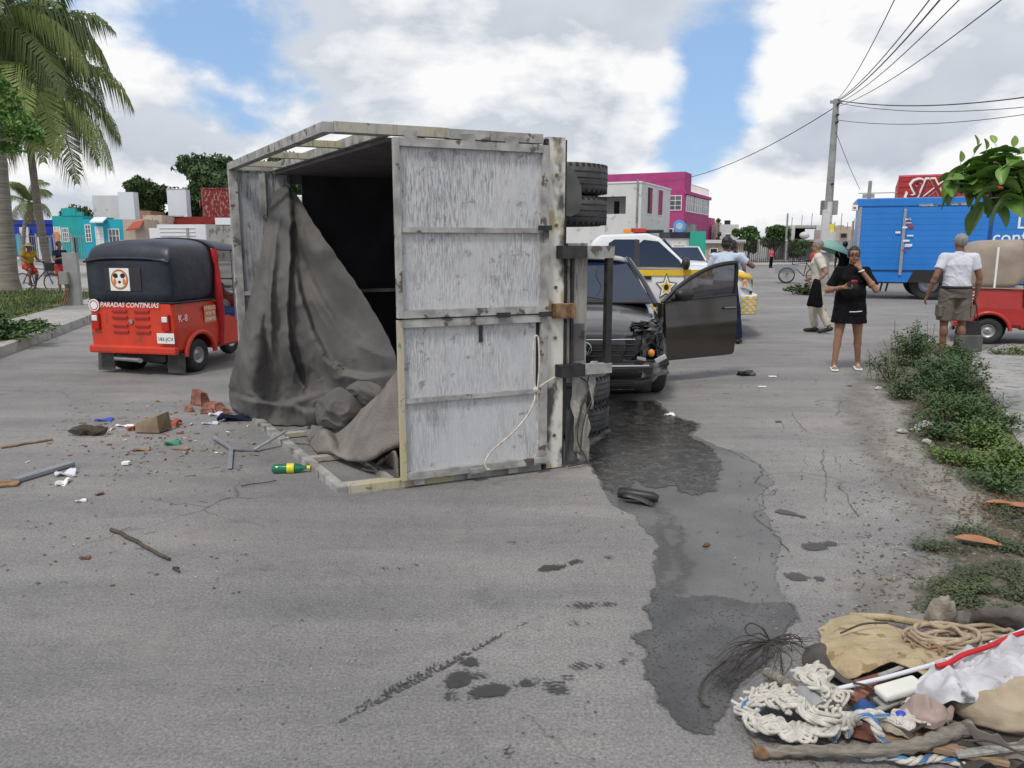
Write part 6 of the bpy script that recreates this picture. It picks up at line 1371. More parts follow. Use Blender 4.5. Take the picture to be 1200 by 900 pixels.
h.wall(3.4, 3, zt(830, 285, 66), 'wall_cream'); h.wall(3.6, 3.2, zt(830, 281, 66), 'wall_white', -.1, -.3, zt(830, 285, 66), 'roof_slab'); h.win('r', .5, 1.2, .6, 1.2, 'white_print', 'opening'); h.win('r', 2.1, 2.9, 0, 1.35, 'wall_grey', 'opening', name='door')
# unfinished grey building at the right
h = House('unfinished grey concrete building behind the old man, left of the blue truck', 928, 76, 4)
z1 = zt(930, 290, 76); z2_ = zt(930, 264, 76)
h.wall(5.8, 6, 1.9, 'wall_grey'); h.wall(.35, 5, z2_, 'wall_white', .1, .5, 1.9); h.wall(2.2, .3, z2_, 'wall_white', 2.6, .5, 1.9); h.wall(5.3, .3, z2_-2.4+.6, 'wall_white', .1, .2, 1.9); h.wall(5.2, 5, z2_+.02, 'concrete', .2, .6, z2_-.25, 'roof'); h.wall(1.9, .3, z2_-.1, 'wall_cream', 4.0, .1, 1.9)
h.wall(5.4, 1.2, 1.95, 'concrete', .1, -1.1, 1.75, 'ledge'); part('back_wall', B().bb(.4, 2.6, 3, 3.2, 1.9, z2_-.25), 'opening', h.t)
for k in range(6): part('rebar', B().tube([(.3+1.0*k, 1, z2_), (.32+1.0*k, 1, z2_+.8+.2*(k % 3))], .03, 4), 'rust', h.t)
b = B(); b.ell((1.3, .2, 2.35), (.5, .4, .35)); part('round_tank', b, 'tank', h.t)
h = House('rough tan block building between the grey one and the blue truck', 977, 70, 4); h.wall(3.0, 4, zt(980, 269, 70), 'wall_cream'); h.wall(3.1, 4, zt(980, 283, 70)+.1, 'wall_grey', -.05, -.3); h.win('r', .5, 1.2, 2.0, 2.5, 'wall_grey', 'opening')
for k in range(5): part('rebar', B().tube([(.2+.6*k, .5, zt(980, 269, 70)), (.22+.6*k, .5, zt(980, 260-4*(k % 2), 70))], .03, 4), 'rust', h.t)
# red sign building behind the blue truck
h = House('red-clad shop with a slanted sign above the blue truck', 1049, 42, -25, 'shop', 'shop')
zr = zt(1049, 208, 42); h.wall(12, 8, zr-2.6, 'wall_white'); part('fascia', B().bb(-.1, 12.1, -.25, 8, zr-2.59, zr-.0), 'sign_red', h.t)
for k in range(9): part('cladding_strip', B().bb(-.1, 12.1, -.275, -.252, zr-2.55+.29*k, zr-2.32+.29*k), 'sign_red', h.t)
part('top_trim', B().bb(-.12, 12.12, -.29, -.2, zr+.001, zr+.09), 'cloth_pink', h.t)
for c, off_, sz in (('white_print', (0, -.29, 0), 1.42), ('sign_deep', (.03, -.33, -.02), 1.32)): text_on('sign_letters', 'SIX', sz, c, h.t, (1.13+off_[0], off_[1], zr-.66+off_[2]), (1, 0, 0), depth=.015, shear=.3, bold=.06 if c == 'white_print' else .015, spacing=.92)
part('sign_swoosh', B().prism([(.3, -.292, zr-1.25), (.8, -.292, zr-1.08), (1.5, -.292, zr-1.12), (1.5, -.292, zr-1.30), (.6, -.292, zr-1.3)], (0, -1, 0), .01), 'white_print', h.t)
part('sign_block', B().bb(2.2, 2.55, -.40, -.28, zr-1.25, zr-.65), 'black_print', h.t)
b = B(); b.tube([(-2.0, .3, zr-.75), (-.1, .3, zr-.75)], .03, 5); part('lamp_arm', b, 'steel', h.t); part('lamp', B().bb(-1.8, -1.2, .2, .4, zr-1.0, zr-.8), 'steel', h.t)
# ---- left-hand houses
def front(label, px0, px1, top, Y, m, depth=6, ang=0, **k):
    h = House(label, px0, Y, ang, **k); w_ = (P(px1, 285, Y).x-P(px0, 285, Y).x)/cos(R(ang)); z = zt((px0+px1)/2, top, Y); h.w = w_; h.z = z; h.wall(w_, depth, z, m); return h
h = front('cobalt blue single-storey house at the far left', 14, 63, 260, 80, 'wall_cobalt'); h.wall(h.w*.9, .2, 2.2, 'wall_bright', .2, -.25, 0, 'lower_wall')
for x0 in (.5, 2.0, 3.3): h.win('r', x0, x0+.7, .3, 2.6, 'wall_cobalt', 'wall_aqua' if x0 == .5 else 'opening', -.26, 1)
h.wall(.9, .25, 3.2, 'wall_white', 1.1, -.3, 0, 'pillar'); part('parapet', B().bb(-.1, h.w+.1, -.12, -.01, h.z-.25, h.z+.2), 'wall_cobalt', h.t)
h = front('teal house with a stepped parapet behind the thin palm trunk', 64, 100, 253, 78, 'wall_teal'); h.wall(h.w*.45, .4, h.z+.75, 'wall_teal', h.w*.33, -.05, h.z, 'parapet'); h.wall(h.w*.2, .4, h.z+.38, 'wall_teal', h.w*.79, -.05, h.z, 'parapet')
h.win('r', h.w*.28, h.w*.5, 1.7, 3.1, 'white_print', 'glass_grey', 0, 2, 2); h.win('r', -.0+.05, .75, .5, 3.2, 'white_print', 'wall_white', 0, 1, 3); part('orange_notice', B().bb(.05, .55, -.12, -.09, 1.7, 2.7), 'orange_sign', h.t); h.win('r', h.w*.62, h.w*.76, 0, 2.2, 'wall_teal', 'opening', name='door')
h = front('aqua blue house with a white awning beside the teal one', 99, 146, 257, 77, 'wall_aqua'); h.win('r', h.w*.05, h.w*.20, 1.7, 3.4, 'white_print', 'glass_grey', 0, 1, 3); h.win('r', h.w*.30, h.w*.50, 1.4, 3.2, 'white_print', 'wall_bright', 0, 1, 2); h.win('r', h.w*.62, h.w*.9, 1.6, 3.0, 'white_print', 'glass_grey', 0, 2, 1)
part('awning', B().prism([(h.w*.3, -.9, 3.55), (h.w*.62, -.9, 3.55), (h.w*.62, 0, 4.0), (h.w*.3, 0, 4.0)], (0, 0, 1), .12), 'wall_bright', h.t)
h = front('tall white block rising behind the aqua house', 113, 143, 229, 92, 'wall_white', 1.5); h = front('brightest white block just left of the round tree', 143, 161, 225, 90, 'wall_bright', 1.2)
h = front('small salmon rooftop block between the white block and the cream wall', 162, 179, 247, 94, 'wall_salmon', 4); h.win('r', .3, .9, 3.5, 4.3, 'wall_salmon', 'opening')
h = front('cream house with a little tiled porch roof', 146, 171, 257, 76, 'wall_cream'); part('porch_roof', B().prism([(h.w*.35, -1.0, 2.75), (h.w*1.0, -1.0, 2.95), (h.w*1.0, 0, 3.7), (h.w*.5, 0, 3.5)], (0, 0, 1), .12), 'roof_tile', h.t); h.wall(h.w*.85, .3, 1.9, 'wall_white', .1, -1.2, 1.2, 'canopy_slab'); h.win('r', .3, 1.2, .3, 1.5, 'wall_cream', 'opening')
h = front('taller cream wall joined to the maroon wall', 170, 192, 252, 79, 'wall_cream', 4); part('drip_stain', B().bb(.9, 1.0, -.012, -.003, 2, h.z-.2), 'wall_grey', h.t)
h = front('low clean maroon wall behind the white gateway', 192, 256, 254, 82, 'maroon_clean', 4); part('coping', B().bb(-.05, h.w*.38, -.1, .3, h.z+.001, h.z+.12), 'wall_cream', h.t); part('wall_stub', B().bb(1.2, h.w*.95, -.3, -.01, 0, h.z-.5), 'maroon_clean', h.t)
h = front('plain white rooftop box left of the maroon house', 200, 222, 222, 93, 'wall_bright', 1.2); part('edge_trim', B().bb(-.04, h.w+.04, -.04, .1, h.z+.001, h.z+.08), 'wall_white', h.t)
h = House('weathered maroon house with peeling paint beside the truck headboard', 241, 88, 24, 'house'); zm = zt(241, 221, 88); h.wall(9, 2.3, zm, 'wall_maroon'); h.win('r', .6, 1.6, 3.55, 4.4, 'wall_cream', 'opening'); part('coping', B().bb(-.06, 9.06, -.06, 2.36, zm+.001, zm+.10), 'wall_maroon', h.t)
b = B(); b.grid([[(-.25, 1.1+.25*i, zm-1.3-.4*j+.15*sin(i*2)) for i in range(5)] for j in range(3)]); part('pink_laundry', bake(b.mesh(), [('SOLIDIFY', dict(thickness=.03))]), 'cloth_pink', h.t)
h = House('white gateway wall with a dark opening behind the left three-wheeler', 176, 68, 0, 'gateway', 'gateway'); wg = P(242, 285, 68).x-P(176, 285, 68).x; zg = zt(200, 263, 68)
h.wall(.7, 1, zg-.3, 'wall_bright', 0, 0); h.wall(wg-.7, 1, zg, 'wall_bright', .7, 0, 2.0, 'lintel'); h.wall(wg*.40, 1, 2.0, 'wall_bright', wg*.6, 0); part('opening', B().bb(.71, wg*.6, .6, .7, 0, 1.99), 'opening', h.t)
for k in range(3): part('moulding', B().bb(.9+k*.02, wg*.82, -.05, -.004, zg-.35-.32*k, zg-.29-.32*k), 'wall_white', h.t)
part('gate_post', B().bb(wg*.66, wg*.70, -.08, -.004, 0, 2.9), 'wall_grey', h.t)
h = front('streaked grey block wall touching the truck headboard', 243, 292, 263, 66, 'wall_grey', .3, name='block_wall', cat='wall'); part('white_board', B().bb(.8, 2.2, -.06, -.01, h.z-.02, h.z+.55), 'wall_bright', h.t)
h = front('long pale house wall hidden mostly by the overturned truck', 300, 470, 262, 90, 'wall_white', 5); h.win('r', 2, 4, 1.2, 2.6)
h = front('grey low house behind the truck and the white house', 500, 655, 270, 86, 'wall_white', 5); h.win('r', 2, 4, 1.2, 2.6)
# ---- fences
def rail_fence(label, px0, px1, Y, hgt, m, step, r=.02, post=2.5, posts_m=None, cx=False):
    a, b_ = P(px0, 285, Y).x, P(px1, 285, Y).x; t = thing('metal_fence', label, 'fence', (a, Y, 0)); L_ = b_-a
    for z in (.15, hgt-.1): part('rail', B().bb(0, L_, -.02, .02, z, z+.05), m, t)
    n = int(L_/step); me = B().bb(-r, r, -r, r, .02, hgt).mesh('bar'); me.materials.append(M[m])
    if n <= 290:
        for k in range(n): o = link('bar', me, parent=t, shared=True); o.location = (k*step+.1, -.05, 0)
    for k in range(int(L_/post)+1): part('post', B().bb(k*post-.06, k*post+.06, -.06, .06, 0, hgt+.15), posts_m or m, t)
    return t
rail_fence('dark iron bar fence in front of the bushy trees at the right', 856, 962, 61, 1.75, 'black_metal', .16, .018, 2.2, 'concrete')
rail_fence('pale wire fence in front of the blue and teal houses', 22, 102, 70, 2.3, 'steel', .22, .012, 1.6, 'pole_concrete')
part_ = B(); part_.bb(P(700, 285, 58).x, P(1010, 285, 58).x, 54.5, 60, 0, .12); struct('far_pavement', part_, 'pave')
part_ = B(); part_.bb(P(100, 285, 60).x, P(560, 285, 60).x, 58, 64, 0, .12); struct('far_footway', part_, 'pave')
# ---- utility poles and wires
def pole(label, px, Y, top, r0, r1, extras=True, name='utility_pole'):
    p = P(px, 285, Y); z = zt(px, top, Y); t = thing(name, label, 'utility pole', (p.x, Y, 0)); b = B(); b.cone((0, 0, 0), (0, 0, z), r0, r1, 14); part('pole', b, 'pole_concrete', t); t['zt'] = 0; del t['zt']; return t, z
pl, pz = pole('tall concrete utility pole behind the old man', 968, 35, 116, .21, .12)
for s in (-1, 1): part('meter_box', B().box((s*.24, -.05, 3.15), (.22, .25, .62), bev=.02), 'wall_grey', pl)
part('collar', B().cone((0, 0, 2.5), (0, 0, 3.4), .185, n=12), 'tank', pl); part('grey_box', B().box((-.18, -.22, 2.35), (.3, .2, 1.4), bev=.02), 'wall_white', pl)
part('notice', B().bb(-.10, .22, -.24, -.225, 1.85, 2.45), 'yellow_sign', pl); part('lower_wrap', B().cone((.1, 0, 1.2), (.1, 0, 2.1), .34, n=14), 'wall_white', pl)
part('cross_arm', B().box((0, 0, pz-.12), (.5, .1, .12)), 'pole_concrete', pl)
for z in (pz-.25, pz-.7, pz-1.0, pz-3.6): b = B(); b.cone((0, -.15, z), (0, -.32, z), .05, n=8); part('insulator', b, 'black_metal', pl)
pole('thin far pole above the bushy tree and iron fence', 921, 66, 250, .10, .07); pole('short pole top showing above the blue truck cornice', 1014, 38, 212, .11, .08); pole('rusty thin pole at the corner of the blue truck', 998, 48, 259, .09, .07)
def wire(label, a, b_, sag, r=.012):
    a, b_ = Vector(a), Vector(b_); pts = [a.lerp(b_, i/14)-Vector((0, 0, sag*4*(i/14)*(1-i/14))) for i in range(15)]; q = B(); q.tube(pts, r, 5); solo('power_line', q, 'black_metal', label, 'wire', 'overhead wires from the tall pole')
top = Vector((P(968, 285, 35).x, 34.8, pz)); 
for i, (px, py, Y, dz, lab, r) in enumerate([(1060, -25, 16, 0, 'first overhead wire from the left, running up from the tall pole', .012), (1108, -25, 14, -.05, 'second overhead wire from the left off the pole top', .014), (1122, -25, 14, -.1, 'third overhead wire from the left off the pole top', .018), (1148, -25, 13, -.2, 'fourth overhead wire fanning up from the pole', .012), (1205, -25, 13, -.35, 'lowest of the steep wires fanning up to the right', .012), (1215, 112, 24, -.1, 'upper of the three near-level wires running right', .02), (1215, 124, 24, -.2, 'middle of the three near-level wires running right', .012), (1215, 132, 24, -.9, 'lowest of the near-level wires running right', .012)]):
    wire(lab, top+Vector((0, 0, dz)), P(px, py, Y), .25, r)
wire('guy wire slanting down from the tall pole to the short pole', top+Vector((0, 0, -1.4)), P(1008, 222, 38), .1, .012)
wire('long thin wire running left from the pole top across the sky', top+Vector((0, 0, -.3)), P(745, 212, 64), 1.1, .02)
# ================================================================ people
class Blob:
    """closed overlapping solids, fused into one skin by a voxel remesh"""
    def __init__(s): s.b = B()
    def cap(s, p0, p1, r0, r1=None, n=14):
        r1 = r0 if r1 is None else r1; s.b.cone(p0, p1, r0, r1, n); s.b.ell(p0, (r0,)*3, n, 8); s.b.ell(p1, (r1,)*3, n, 8); return s
    def ell(s, c, r, mx=None): s.b.ell(c, r, 18, 12, mx); return s
    def cone(s, p0, p1, r0, r1, sx=1, sy=1): s.b.cone(p0, p1, r0, r1, 22, sx=sx, sy=sy); return s
    def make(s, vox=.011, it=4, f=.5):
        return smooth_all(bake(s.b.mesh(), [('REMESH', dict(mode='VOXEL', voxel_size=vox)), ('SMOOTH', dict(factor=f, iterations=it))]))
def V(*a): return Vector(a)
def arm_hand(bl, sh, el, wr, side, palm_dir=None, curl=.5, fat=1.0, hs=1.0):
    """arm and hand; side: direction across the palm towards the thumb"""
    bl.cap(sh, el, .050*fat, .040*fat); bl.cap(el, wr, .039*fat, .026); bl.ell(tuple(el.lerp(wr, .28)), (.043*fat,)*3)
    d = (palm_dir or (wr-el)).normalized(); sd = Vector(side); sd = (sd-d*sd.dot(d)).normalized(); nr = d.cross(sd).normalized()
    pc = wr+d*.045*hs
    for k in (-.024, -.008, .008, .024): bl.cap(wr+sd*k*.6, wr+d*.085*hs+sd*k, .015, .012, 8)
    for k, ln in ((.026, .068), (.009, .076), (-.008, .070), (-.025, .055)):
        a = wr+d*.085*hs+sd*k; m = a+(d*cos(curl*.7)+nr*sin(curl*.7))*ln*.52; t = m+(d*cos(curl*1.9)+nr*sin(curl*1.9))*ln*.5; bl.cap(a, m, .0098, .009, 8); bl.cap(m, t, .009, .0075, 8)
    a = wr+d*.025+sd*.02; m = a+(d*.6+sd*.7+nr*.15).normalized()*.04; t = m+(d*.9+sd*.2+nr*.3).normalized()*.03; bl.cap(a, m, .013, .0105, 8); bl.cap(m, t, .0105, .0085, 8)
def person(label, loc, rz, Ht=1.68, female=False, skin='skin', lean=0, legs=None, arms=None, shirt=('cloth_white', .93, .55), lower=('shorts', 'cloth_taupe', .52), shoes='black_print', hair=('short', 'hair_black'), head=(0, 0), fat=1.0, seated=False, vox=.011, group=None, z0=0, hands=None, barefoot=False):
    t = thing('person', label, 'person', loc, rz, group); s = Ht/1.70; t.scale = (s, s, s)
    hipz = .92 if not seated else .46+z0
    L = legs or [((-.095, 0, hipz), (-.10, -.02, .49), (-.10, .02, .085)), ((.095, 0, hipz), (.10, -.02, .49), (.10, .02, .085))]
    L = [[Vector(q) for q in l] for l in L]; ud = Vector((0, -lean, 0)); o = Vector((0, 0, hipz-.92))
    sh = [V(-.185, 0, 1.385)+o+ud*.8, V(.185, 0, 1.385)+o+ud*.8]
    if female: sh = [V(-.16, 0, 1.36)+o+ud*.8, V(.16, 0, 1.36)+o+ud*.8]
    A = arms or [((-.25, .02, 1.12), (-.26, -.03, .87)), ((.25, .02, 1.12), (.26, -.03, .87))]
    A = [[Vector(q)+(o if not arms else Vector()) for q in a] for a in A]
    bl = Blob(); bl.ell(o+V(0, .0, .95), (.160*fat, .115*fat, .12)); bl.ell(o+V(0, -.012*fat, 1.08)+ud*.3, (.142*fat, .108*fat, .15)); bl.ell(o+V(0, 0, 1.27)+ud*.6, (.160*(.94 if female else 1)*fat**.5, .112*fat**.5, .17)); bl.cap(sh[0]*.86+V(0, 0, sh[0].z*.14), sh[1]*.86+V(0, 0, sh[1].z*.14), .058)
    nk = o+V(0, .0, 1.43)+ud*.9; hc = o+V(0, -.015, 1.585)+ud*1.05; yaw, pit = head
    hm = Matrix.Translation(hc) @ Matrix.Rotation(yaw, 4, 'Z') @ Matrix.Rotation(pit, 4, 'X')
    bl.cap(nk-V(0, 0, .05), hc-V(0, -.01, .06), .056, .052)
    for c, r in (((0, .008, .022), (.074, .092, .090)), ((0, -.014, -.045), (.056, .068, .066)), ((0, -.087, -.018), (.012, .017, .024)), ((-.074, .012, -.012), (.012, .018, .03)), ((.074, .012, -.012), (.012, .018, .03)), ((0, -.055, -.088), (.026, .022, .018)), ((0, -.072, -.052), (.026, .012, .012))): bl.ell((0, 0, 0), r, hm @ Matrix.Translation(c))
    for i, l in enumerate(L):
        h_, k_, a_ = l; bl.cap(h_, k_, .088*fat, .056); bl.cap(k_, a_, .054, .036); bl.ell(tuple(k_.lerp(a_, .3)+V(0, .014, 0)), (.056, .058, .10)); 
        toe = (a_+V(0, -.15, -.045)); toe.z = max(.03, min(a_.z-.03, .035) if a_.z < .15 else a_.z-.09); bl.cap(V(a_.x, a_.y+.02, max(.04, a_.z-.04)), toe, .036, .028); bl.ell(tuple(toe), (.042, .05, .022))
    for i, a in enumerate(A):
        hd_ = (hands or [None, None])[i] or {}
        arm_hand(bl, sh[i], a[0], a[1], hd_.get('side', (0, -1, 0)), Vector(hd_['dir']) if 'dir' in hd_ else None, hd_.get('curl', .5), fat**.5)
    part('body', bl.make(vox), skin, t)
    # shirt
    m, hem, slv = shirt; sb = Blob(); e = .016; hem = hem+o.z
    sb.cone(V(0, 0, hem), o+V(0, 0, 1.12)+ud*.35, .178*fat, .165*fat, 1, .76); sb.cone(o+V(0, -.0, 1.08)+ud*.3, o+V(0, 0, 1.30)+ud*.65, .168*fat, .182, 1, .74); sb.ell(o+V(0, 0, 1.27)+ud*.6, (.180, .132, .17)); sb.cap(sh[0]*.9+V(0, 0, sh[0].z*.1), sh[1]*.9+V(0, 0, sh[1].z*.1), .070); sb.cap(o+V(0, 0, 1.38)+ud*.8, o+V(0, .0, 1.435)+ud*.9, .068, .062)
    if fat > 1.05: sb.ell(o+V(0, -.03, 1.06)+ud*.3, (.165*fat, .14*fat, .15))
    if female: 
        for sx in (-.07, .07): sb.ell(o+V(sx, -.085, 1.25)+ud*.6, (.072, .062, .072))
    for i in (0, 1): sb.cone(sh[i]+(sh[i]-A[i][0])*.15, sh[i].lerp(A[i][0], slv), .071, .066); sb.ell(tuple(sh[i]), (.072, .072, .072))
    sm = sb.make(.010 if vox < .012 else .014, 9)
    for v in sm.vertices:
        q = v.co; n_ = noise.noise(Vector((q.x*9, q.y*9, q.z*7+rz)))*.014+max(0, 1-6*abs(noise.noise(Vector((q.x*6+rz, q.y*6, q.z*9-q.x*8)))))*.008; k = Vector((q.x, q.y, 0)); k = k.normalized() if k.length > .01 else k; v.co = q+k*n_
    shirt_o = part('shirt', sm, m, t)
    # lower garment
    kind, m2, ln = lower; gb2 = Blob(); wz = o.z+1.01
    if kind == 'skirt':
        gb2.cone(V(0, 0, ln), V(0, 0, wz-.06), .205*fat, .172*fat, 1, .82)
    else:
        gb2.cone(V(0, 0, o.z+.84), V(0, 0, wz), .178*fat, .165*fat, 1, .78); gb2.ell(o+V(0, .0, .93), (.175*fat, .135*fat, .12))
        for l in L:
            h_, k_, a_ = l
            if kind == 'shorts': e_ = h_.lerp(k_, ln); gb2.cone(h_+V(0, 0, .03), e_, .108*fat, .100*fat); gb2.ell(tuple(h_), (.105*fat,)*3)
            else: e_ = k_.lerp(a_, ln); gb2.cap(h_, k_, .102*fat, .078); gb2.cone(k_, e_, .078, .066); gb2.ell(tuple(k_), (.078,)*3)
    gm = gb2.make(.010 if vox < .012 else .014, 3)
    for v in gm.vertices:
        q = v.co; n_ = noise.noise(Vector((q.x*9, q.y*9, q.z*6)))*.008; n_ += max(0, 1-6*abs(noise.noise(Vector((q.x*7, q.y*7, q.z*11+q.x*9)))))*.007; v.co = q+Vector((n_, n_*.6, 0))
    part(kind, gm, m2, t)
    for l in L:
        a_ = l[2]; toe = (a_+V(0, -.15, -.045)); toe.z = max(.035, min(a_.z-.03, .04) if a_.z < .15 else a_.z-.085)
        if not barefoot: sb2 = Blob(); sb2.cap(V(a_.x, a_.y+.03, max(.045, a_.z-.035)), toe, .044, .036); sb2.ell(tuple(toe), (.05, .06, .032)); part('shoe', sb2.make(.012, 2), shoes, t)
        else:
            so = B(); so.box(((a_.x+toe.x)/2, (a_.y+toe.y)/2, min(.02, toe.z)), (.095, .27, .022), bev=.008); so.tube([(a_.x-.045, toe.y+.05, .02), (a_.x, toe.y+.04, .072), (a_.x+.045, toe.y+.05, .02)], .009, 5); part('sandal', so, shoes, t)
    kind, hmz = hair; hb = Blob()
    if kind == 'short': hb.ell((0, 0, 0), (.082, .098, .094), hm @ Matrix.Translation((0, .018, .036))); cutf = (-.05, .03)
    elif kind == 'tied': hb.ell((0, 0, 0), (.084, .104, .098), hm @ Matrix.Translation((0, .018, .030))); hb.ell((0, 0, 0), (.045, .05, .045), hm @ Matrix.Translation((0, .12, .03)))
    elif kind == 'balding': hb.ell((0, 0, 0), (.084, .085, .062), hm @ Matrix.Translation((0, .030, -.004)))
    elif kind == 'cap': hb.ell((0, 0, 0), (.086, .102, .085), hm @ Matrix.Translation((0, .008, .045))); hb.ell((0, 0, 0), (.07, .08, .012), hm @ Matrix.Translation((0, -.12, .05))); hb.ell((0, 0, 0), (.079, .06, .07), hm @ Matrix.Translation((0, .045, -.01)))
    elif kind == 'hat': hb.cone(tuple(hm @ V(0, 0, .05)), tuple(hm @ V(0, 0, .14)), .095, .07); hb.cone(tuple(hm @ V(0, 0, .035)), tuple(hm @ V(0, 0, .06)), .21, .16)
    hme = hb.make(.010, 2)
    # keep the face clear
    inv = hm.inverted()
    for v in hme.vertices:
        q = inv @ v.co
        if kind in ('short', 'tied') and q.y < -.045 and q.z < .068: q.y = -.045+(q.y+.045)*.1; v.co = hm @ q
    part('hair' if kind not in ('cap', 'hat') else kind, hme, hmz, t)
    for sx in (-.028, .028): b = B(); b.ell((0, 0, 0), (.012, .006, .006), 8, 6, hm @ Matrix.Translation((sx, -.083, .006))); part('eye', b, 'black_print', t); b = B(); b.ell((0, 0, 0), (.017, .005, .0035), 8, 5, hm @ Matrix.Translation((sx, -.088, .026))); part('eyebrow', b, 'hair_black' if hmz != 'hair_grey' else 'hair_grey', t)
    b = B(); b.ell((0, 0, 0), (.022, .006, .006), 8, 5, hm @ Matrix.Translation((0, -.083, -.052))); part('mouth', b, 'cloth_red' if female else 'skin_dark', t)
    t['hmx'] = 0; del t['hmx']; return t, hm
# woman in black with her hand at her mouth
g = G(990, 433)
wm, hm = person('woman in black t-shirt and short black skirt, hand over her mouth, holding a phone', (g.x, g.y, 0), R(-18), 1.56, True,
    legs=[((-.09, 0, .92), (-.12, -.05, .49), (-.15, -.06, .085)), ((.09, 0, .92), (.13, .0, .49), (.17, .12, .10))],
    arms=[((-.30, -.02, 1.10), (-.13, -.27, 1.16)), ((.30, -.12, 1.12), (.07, -.17, 1.41))], hands=[dict(side=(0, 0, 1), dir=(1, -.35, .08), curl=.7), dict(side=(-1, 0, .2), dir=(-.35, .15, 1), curl=.5)],
    shirt=('cloth_black', .80, .78), lower=('skirt', 'cloth_black', .66), shoes='white_print', hair=('tied', 'hair_black'), fat=1.16, barefoot=True, vox=.0095)
gl = B()
for sx in (-.03, .03): gl.ring(tuple(hm @ V(sx, -.098, .006)), (0, 1, 0), .024, .0035, 16, 5)
gl.tube([tuple(hm @ V(-.01, -.102, .012)), tuple(hm @ V(.01, -.102, .012))], .003, 5)
for sx in (-1, 1): gl.tube([tuple(hm @ V(sx*.054, -.095, .01)), tuple(hm @ V(sx*.078, .01, .008))], .003, 5)
part('glasses', gl, 'black_print', wm, kind='stuff')
b = B(); b.ring((.093, -.165, 1.375), (-.4, 0, 1), .031, .010, 16, 6); part('watch', b, 'white_print', wm)
b = B(); b.grid([[(x, -.150-.02*(1-abs(x)*6), z) for x in (-.03, 0, .03, .06)] for z in (1.205, 1.23, 1.255)]); part('shirt_print', smooth_all(bake(b.mesh(), [('SOLIDIFY', dict(thickness=.004))])), 'sign_deep', wm)
part('waist_trim', B().tube([(-.02, -.215, .825), (.06, -.212, .828), (.14, -.17, .835)], .006, 5), 'white_print', wm)
a_ = Vector((g.x, g.y, 0)); c = wm.matrix_world
ph = B(); mxw = Matrix.Translation(a_) @ Matrix.Rotation(R(-18), 4, 'Z') @ Matrix.Scale(1.56/1.7, 4)
ph.box((0, 0, 0), (.14, .010, .065), bev=.004); me = ph.mesh(); me.transform(mxw @ Matrix.Translation((-.02, -.335, 1.19)) @ Matrix.Rotation(.35, 4, 'Y')); solo('phone', me, 'black_print', 'dark phone held flat by the woman in black', 'phone')
# man in grey shorts seen from behind
g = G(1112, 419)
mn, hm = person('balding man in white t-shirt and grey-brown cargo shorts seen from behind', (g.x, g.y, 0), R(172), 1.72, False, skin='skin_dark',
    legs=[((.095, 0, .92), (.10, -.03, .49), (.10, .0, .085)), ((-.095, 0, .92), (-.12, .0, .49), (-.12, .02, .085))][::-1],
    arms=[((-.28, .02, 1.12), (-.28, -.02, .86)), ((.30, .06, 1.13), (.36, .0, .88))],
    shirt=('cloth_white', .98, .62), lower=('shorts', 'cloth_taupe', .92), shoes='black_print', hair=('short', 'hair_grey'), head=(.15, .10), fat=1.05, vox=.0095)
part('belt', B().lathe((0, 0, .985), (0, 0, 1), [(.178*1.05, -.02), (.186*1.05, -.018), (.186*1.05, .018), (.178*1.05, .02)], 26), 'black_print', mn)
b = B(); b.box((.20, .01, .66), (.05, .14, .16), bev=.012); part('cargo_pocket', b, 'cloth_taupe', mn); b = B(); b.box((-.215, .02, .66), (.05, .14, .16), bev=.012); part('cargo_pocket', b, 'cloth_taupe', mn)
# his bag
q = P(1139, 372, g.y-.02); bag = thing('shopping_bag', 'black and grey woven tote bag hanging from the right hand of the man in shorts', 'bag', (q.x, q.y, 0))
b = B(); b.hexa([(-.20, -.07, .12), (.16, -.07, .10), (.16, .07, .10), (-.20, .07, .12), (-.15, -.03, .52), (.12, -.03, .52), (.12, .03, .52), (-.15, .03, .52)]); part('bag_body', bake(b.mesh(), [('SUBSURF', dict(levels=2, render_levels=2, subdivision_type='SIMPLE')), ('BEVEL', dict(width=.01))]), 'black_print', bag)
b = B(); b.bb(-.185, .15, -.078, .078, .09, .33, .02); part('bag_panel', b, 'flap', bag)
for y in (-.03, .03): part('handle', B().tube(catmull([(-.10, y, .5), (-.07, y, .72), (-.02, 0, .82), (.03, y, .72), (.07, y, .5)], 5), .008, 6), 'black_print', bag)
# old man walking away to the left
g = G(956, 390)
om, hm = person('grey-haired old man in cream shirt and pale khaki trousers walking away', (g.x, g.y, 0), R(-112), 1.66, False,
    legs=[((-.085, 0, .92), (-.09, -.10, .50), (-.09, -.02, .085)), ((.085, 0, .92), (.09, .02, .50), (.09, .22, .13))],
    arms=[((-.24, .06, 1.12), (-.27, -.14, 1.00)), ((.26, .10, 1.12), (.27, -.06, .92))], shirt=('cloth_cream', .90, .72), lower=('trousers', 'cloth_khaki', .93), hair=('short', 'hair_grey'), lean=.06, head=(.1, .05), vox=.011, fat=.98)
b = B(); b.grid([[V(.235+.02*sin(j), .02+(.04+.012*j)*i-.02*j, .98-.10*j+.02*sin(i*2)) for i in range(4)] for j in range(6)]); me = smooth_all(bake(b.mesh(), [('SOLIDIFY', dict(thickness=.05)), ('SUBSURF', dict(levels=1, render_levels=1))])); 
mxo = Matrix.Translation((g.x, g.y, 0)) @ Matrix.Rotation(R(-112), 4, 'Z'); me.transform(mxo @ Matrix.Translation((.02, -.12, 0))); solo('dark_jacket', me, 'cloth_black', 'dark folded jacket hanging at the side of the old man in cream', 'jacket')
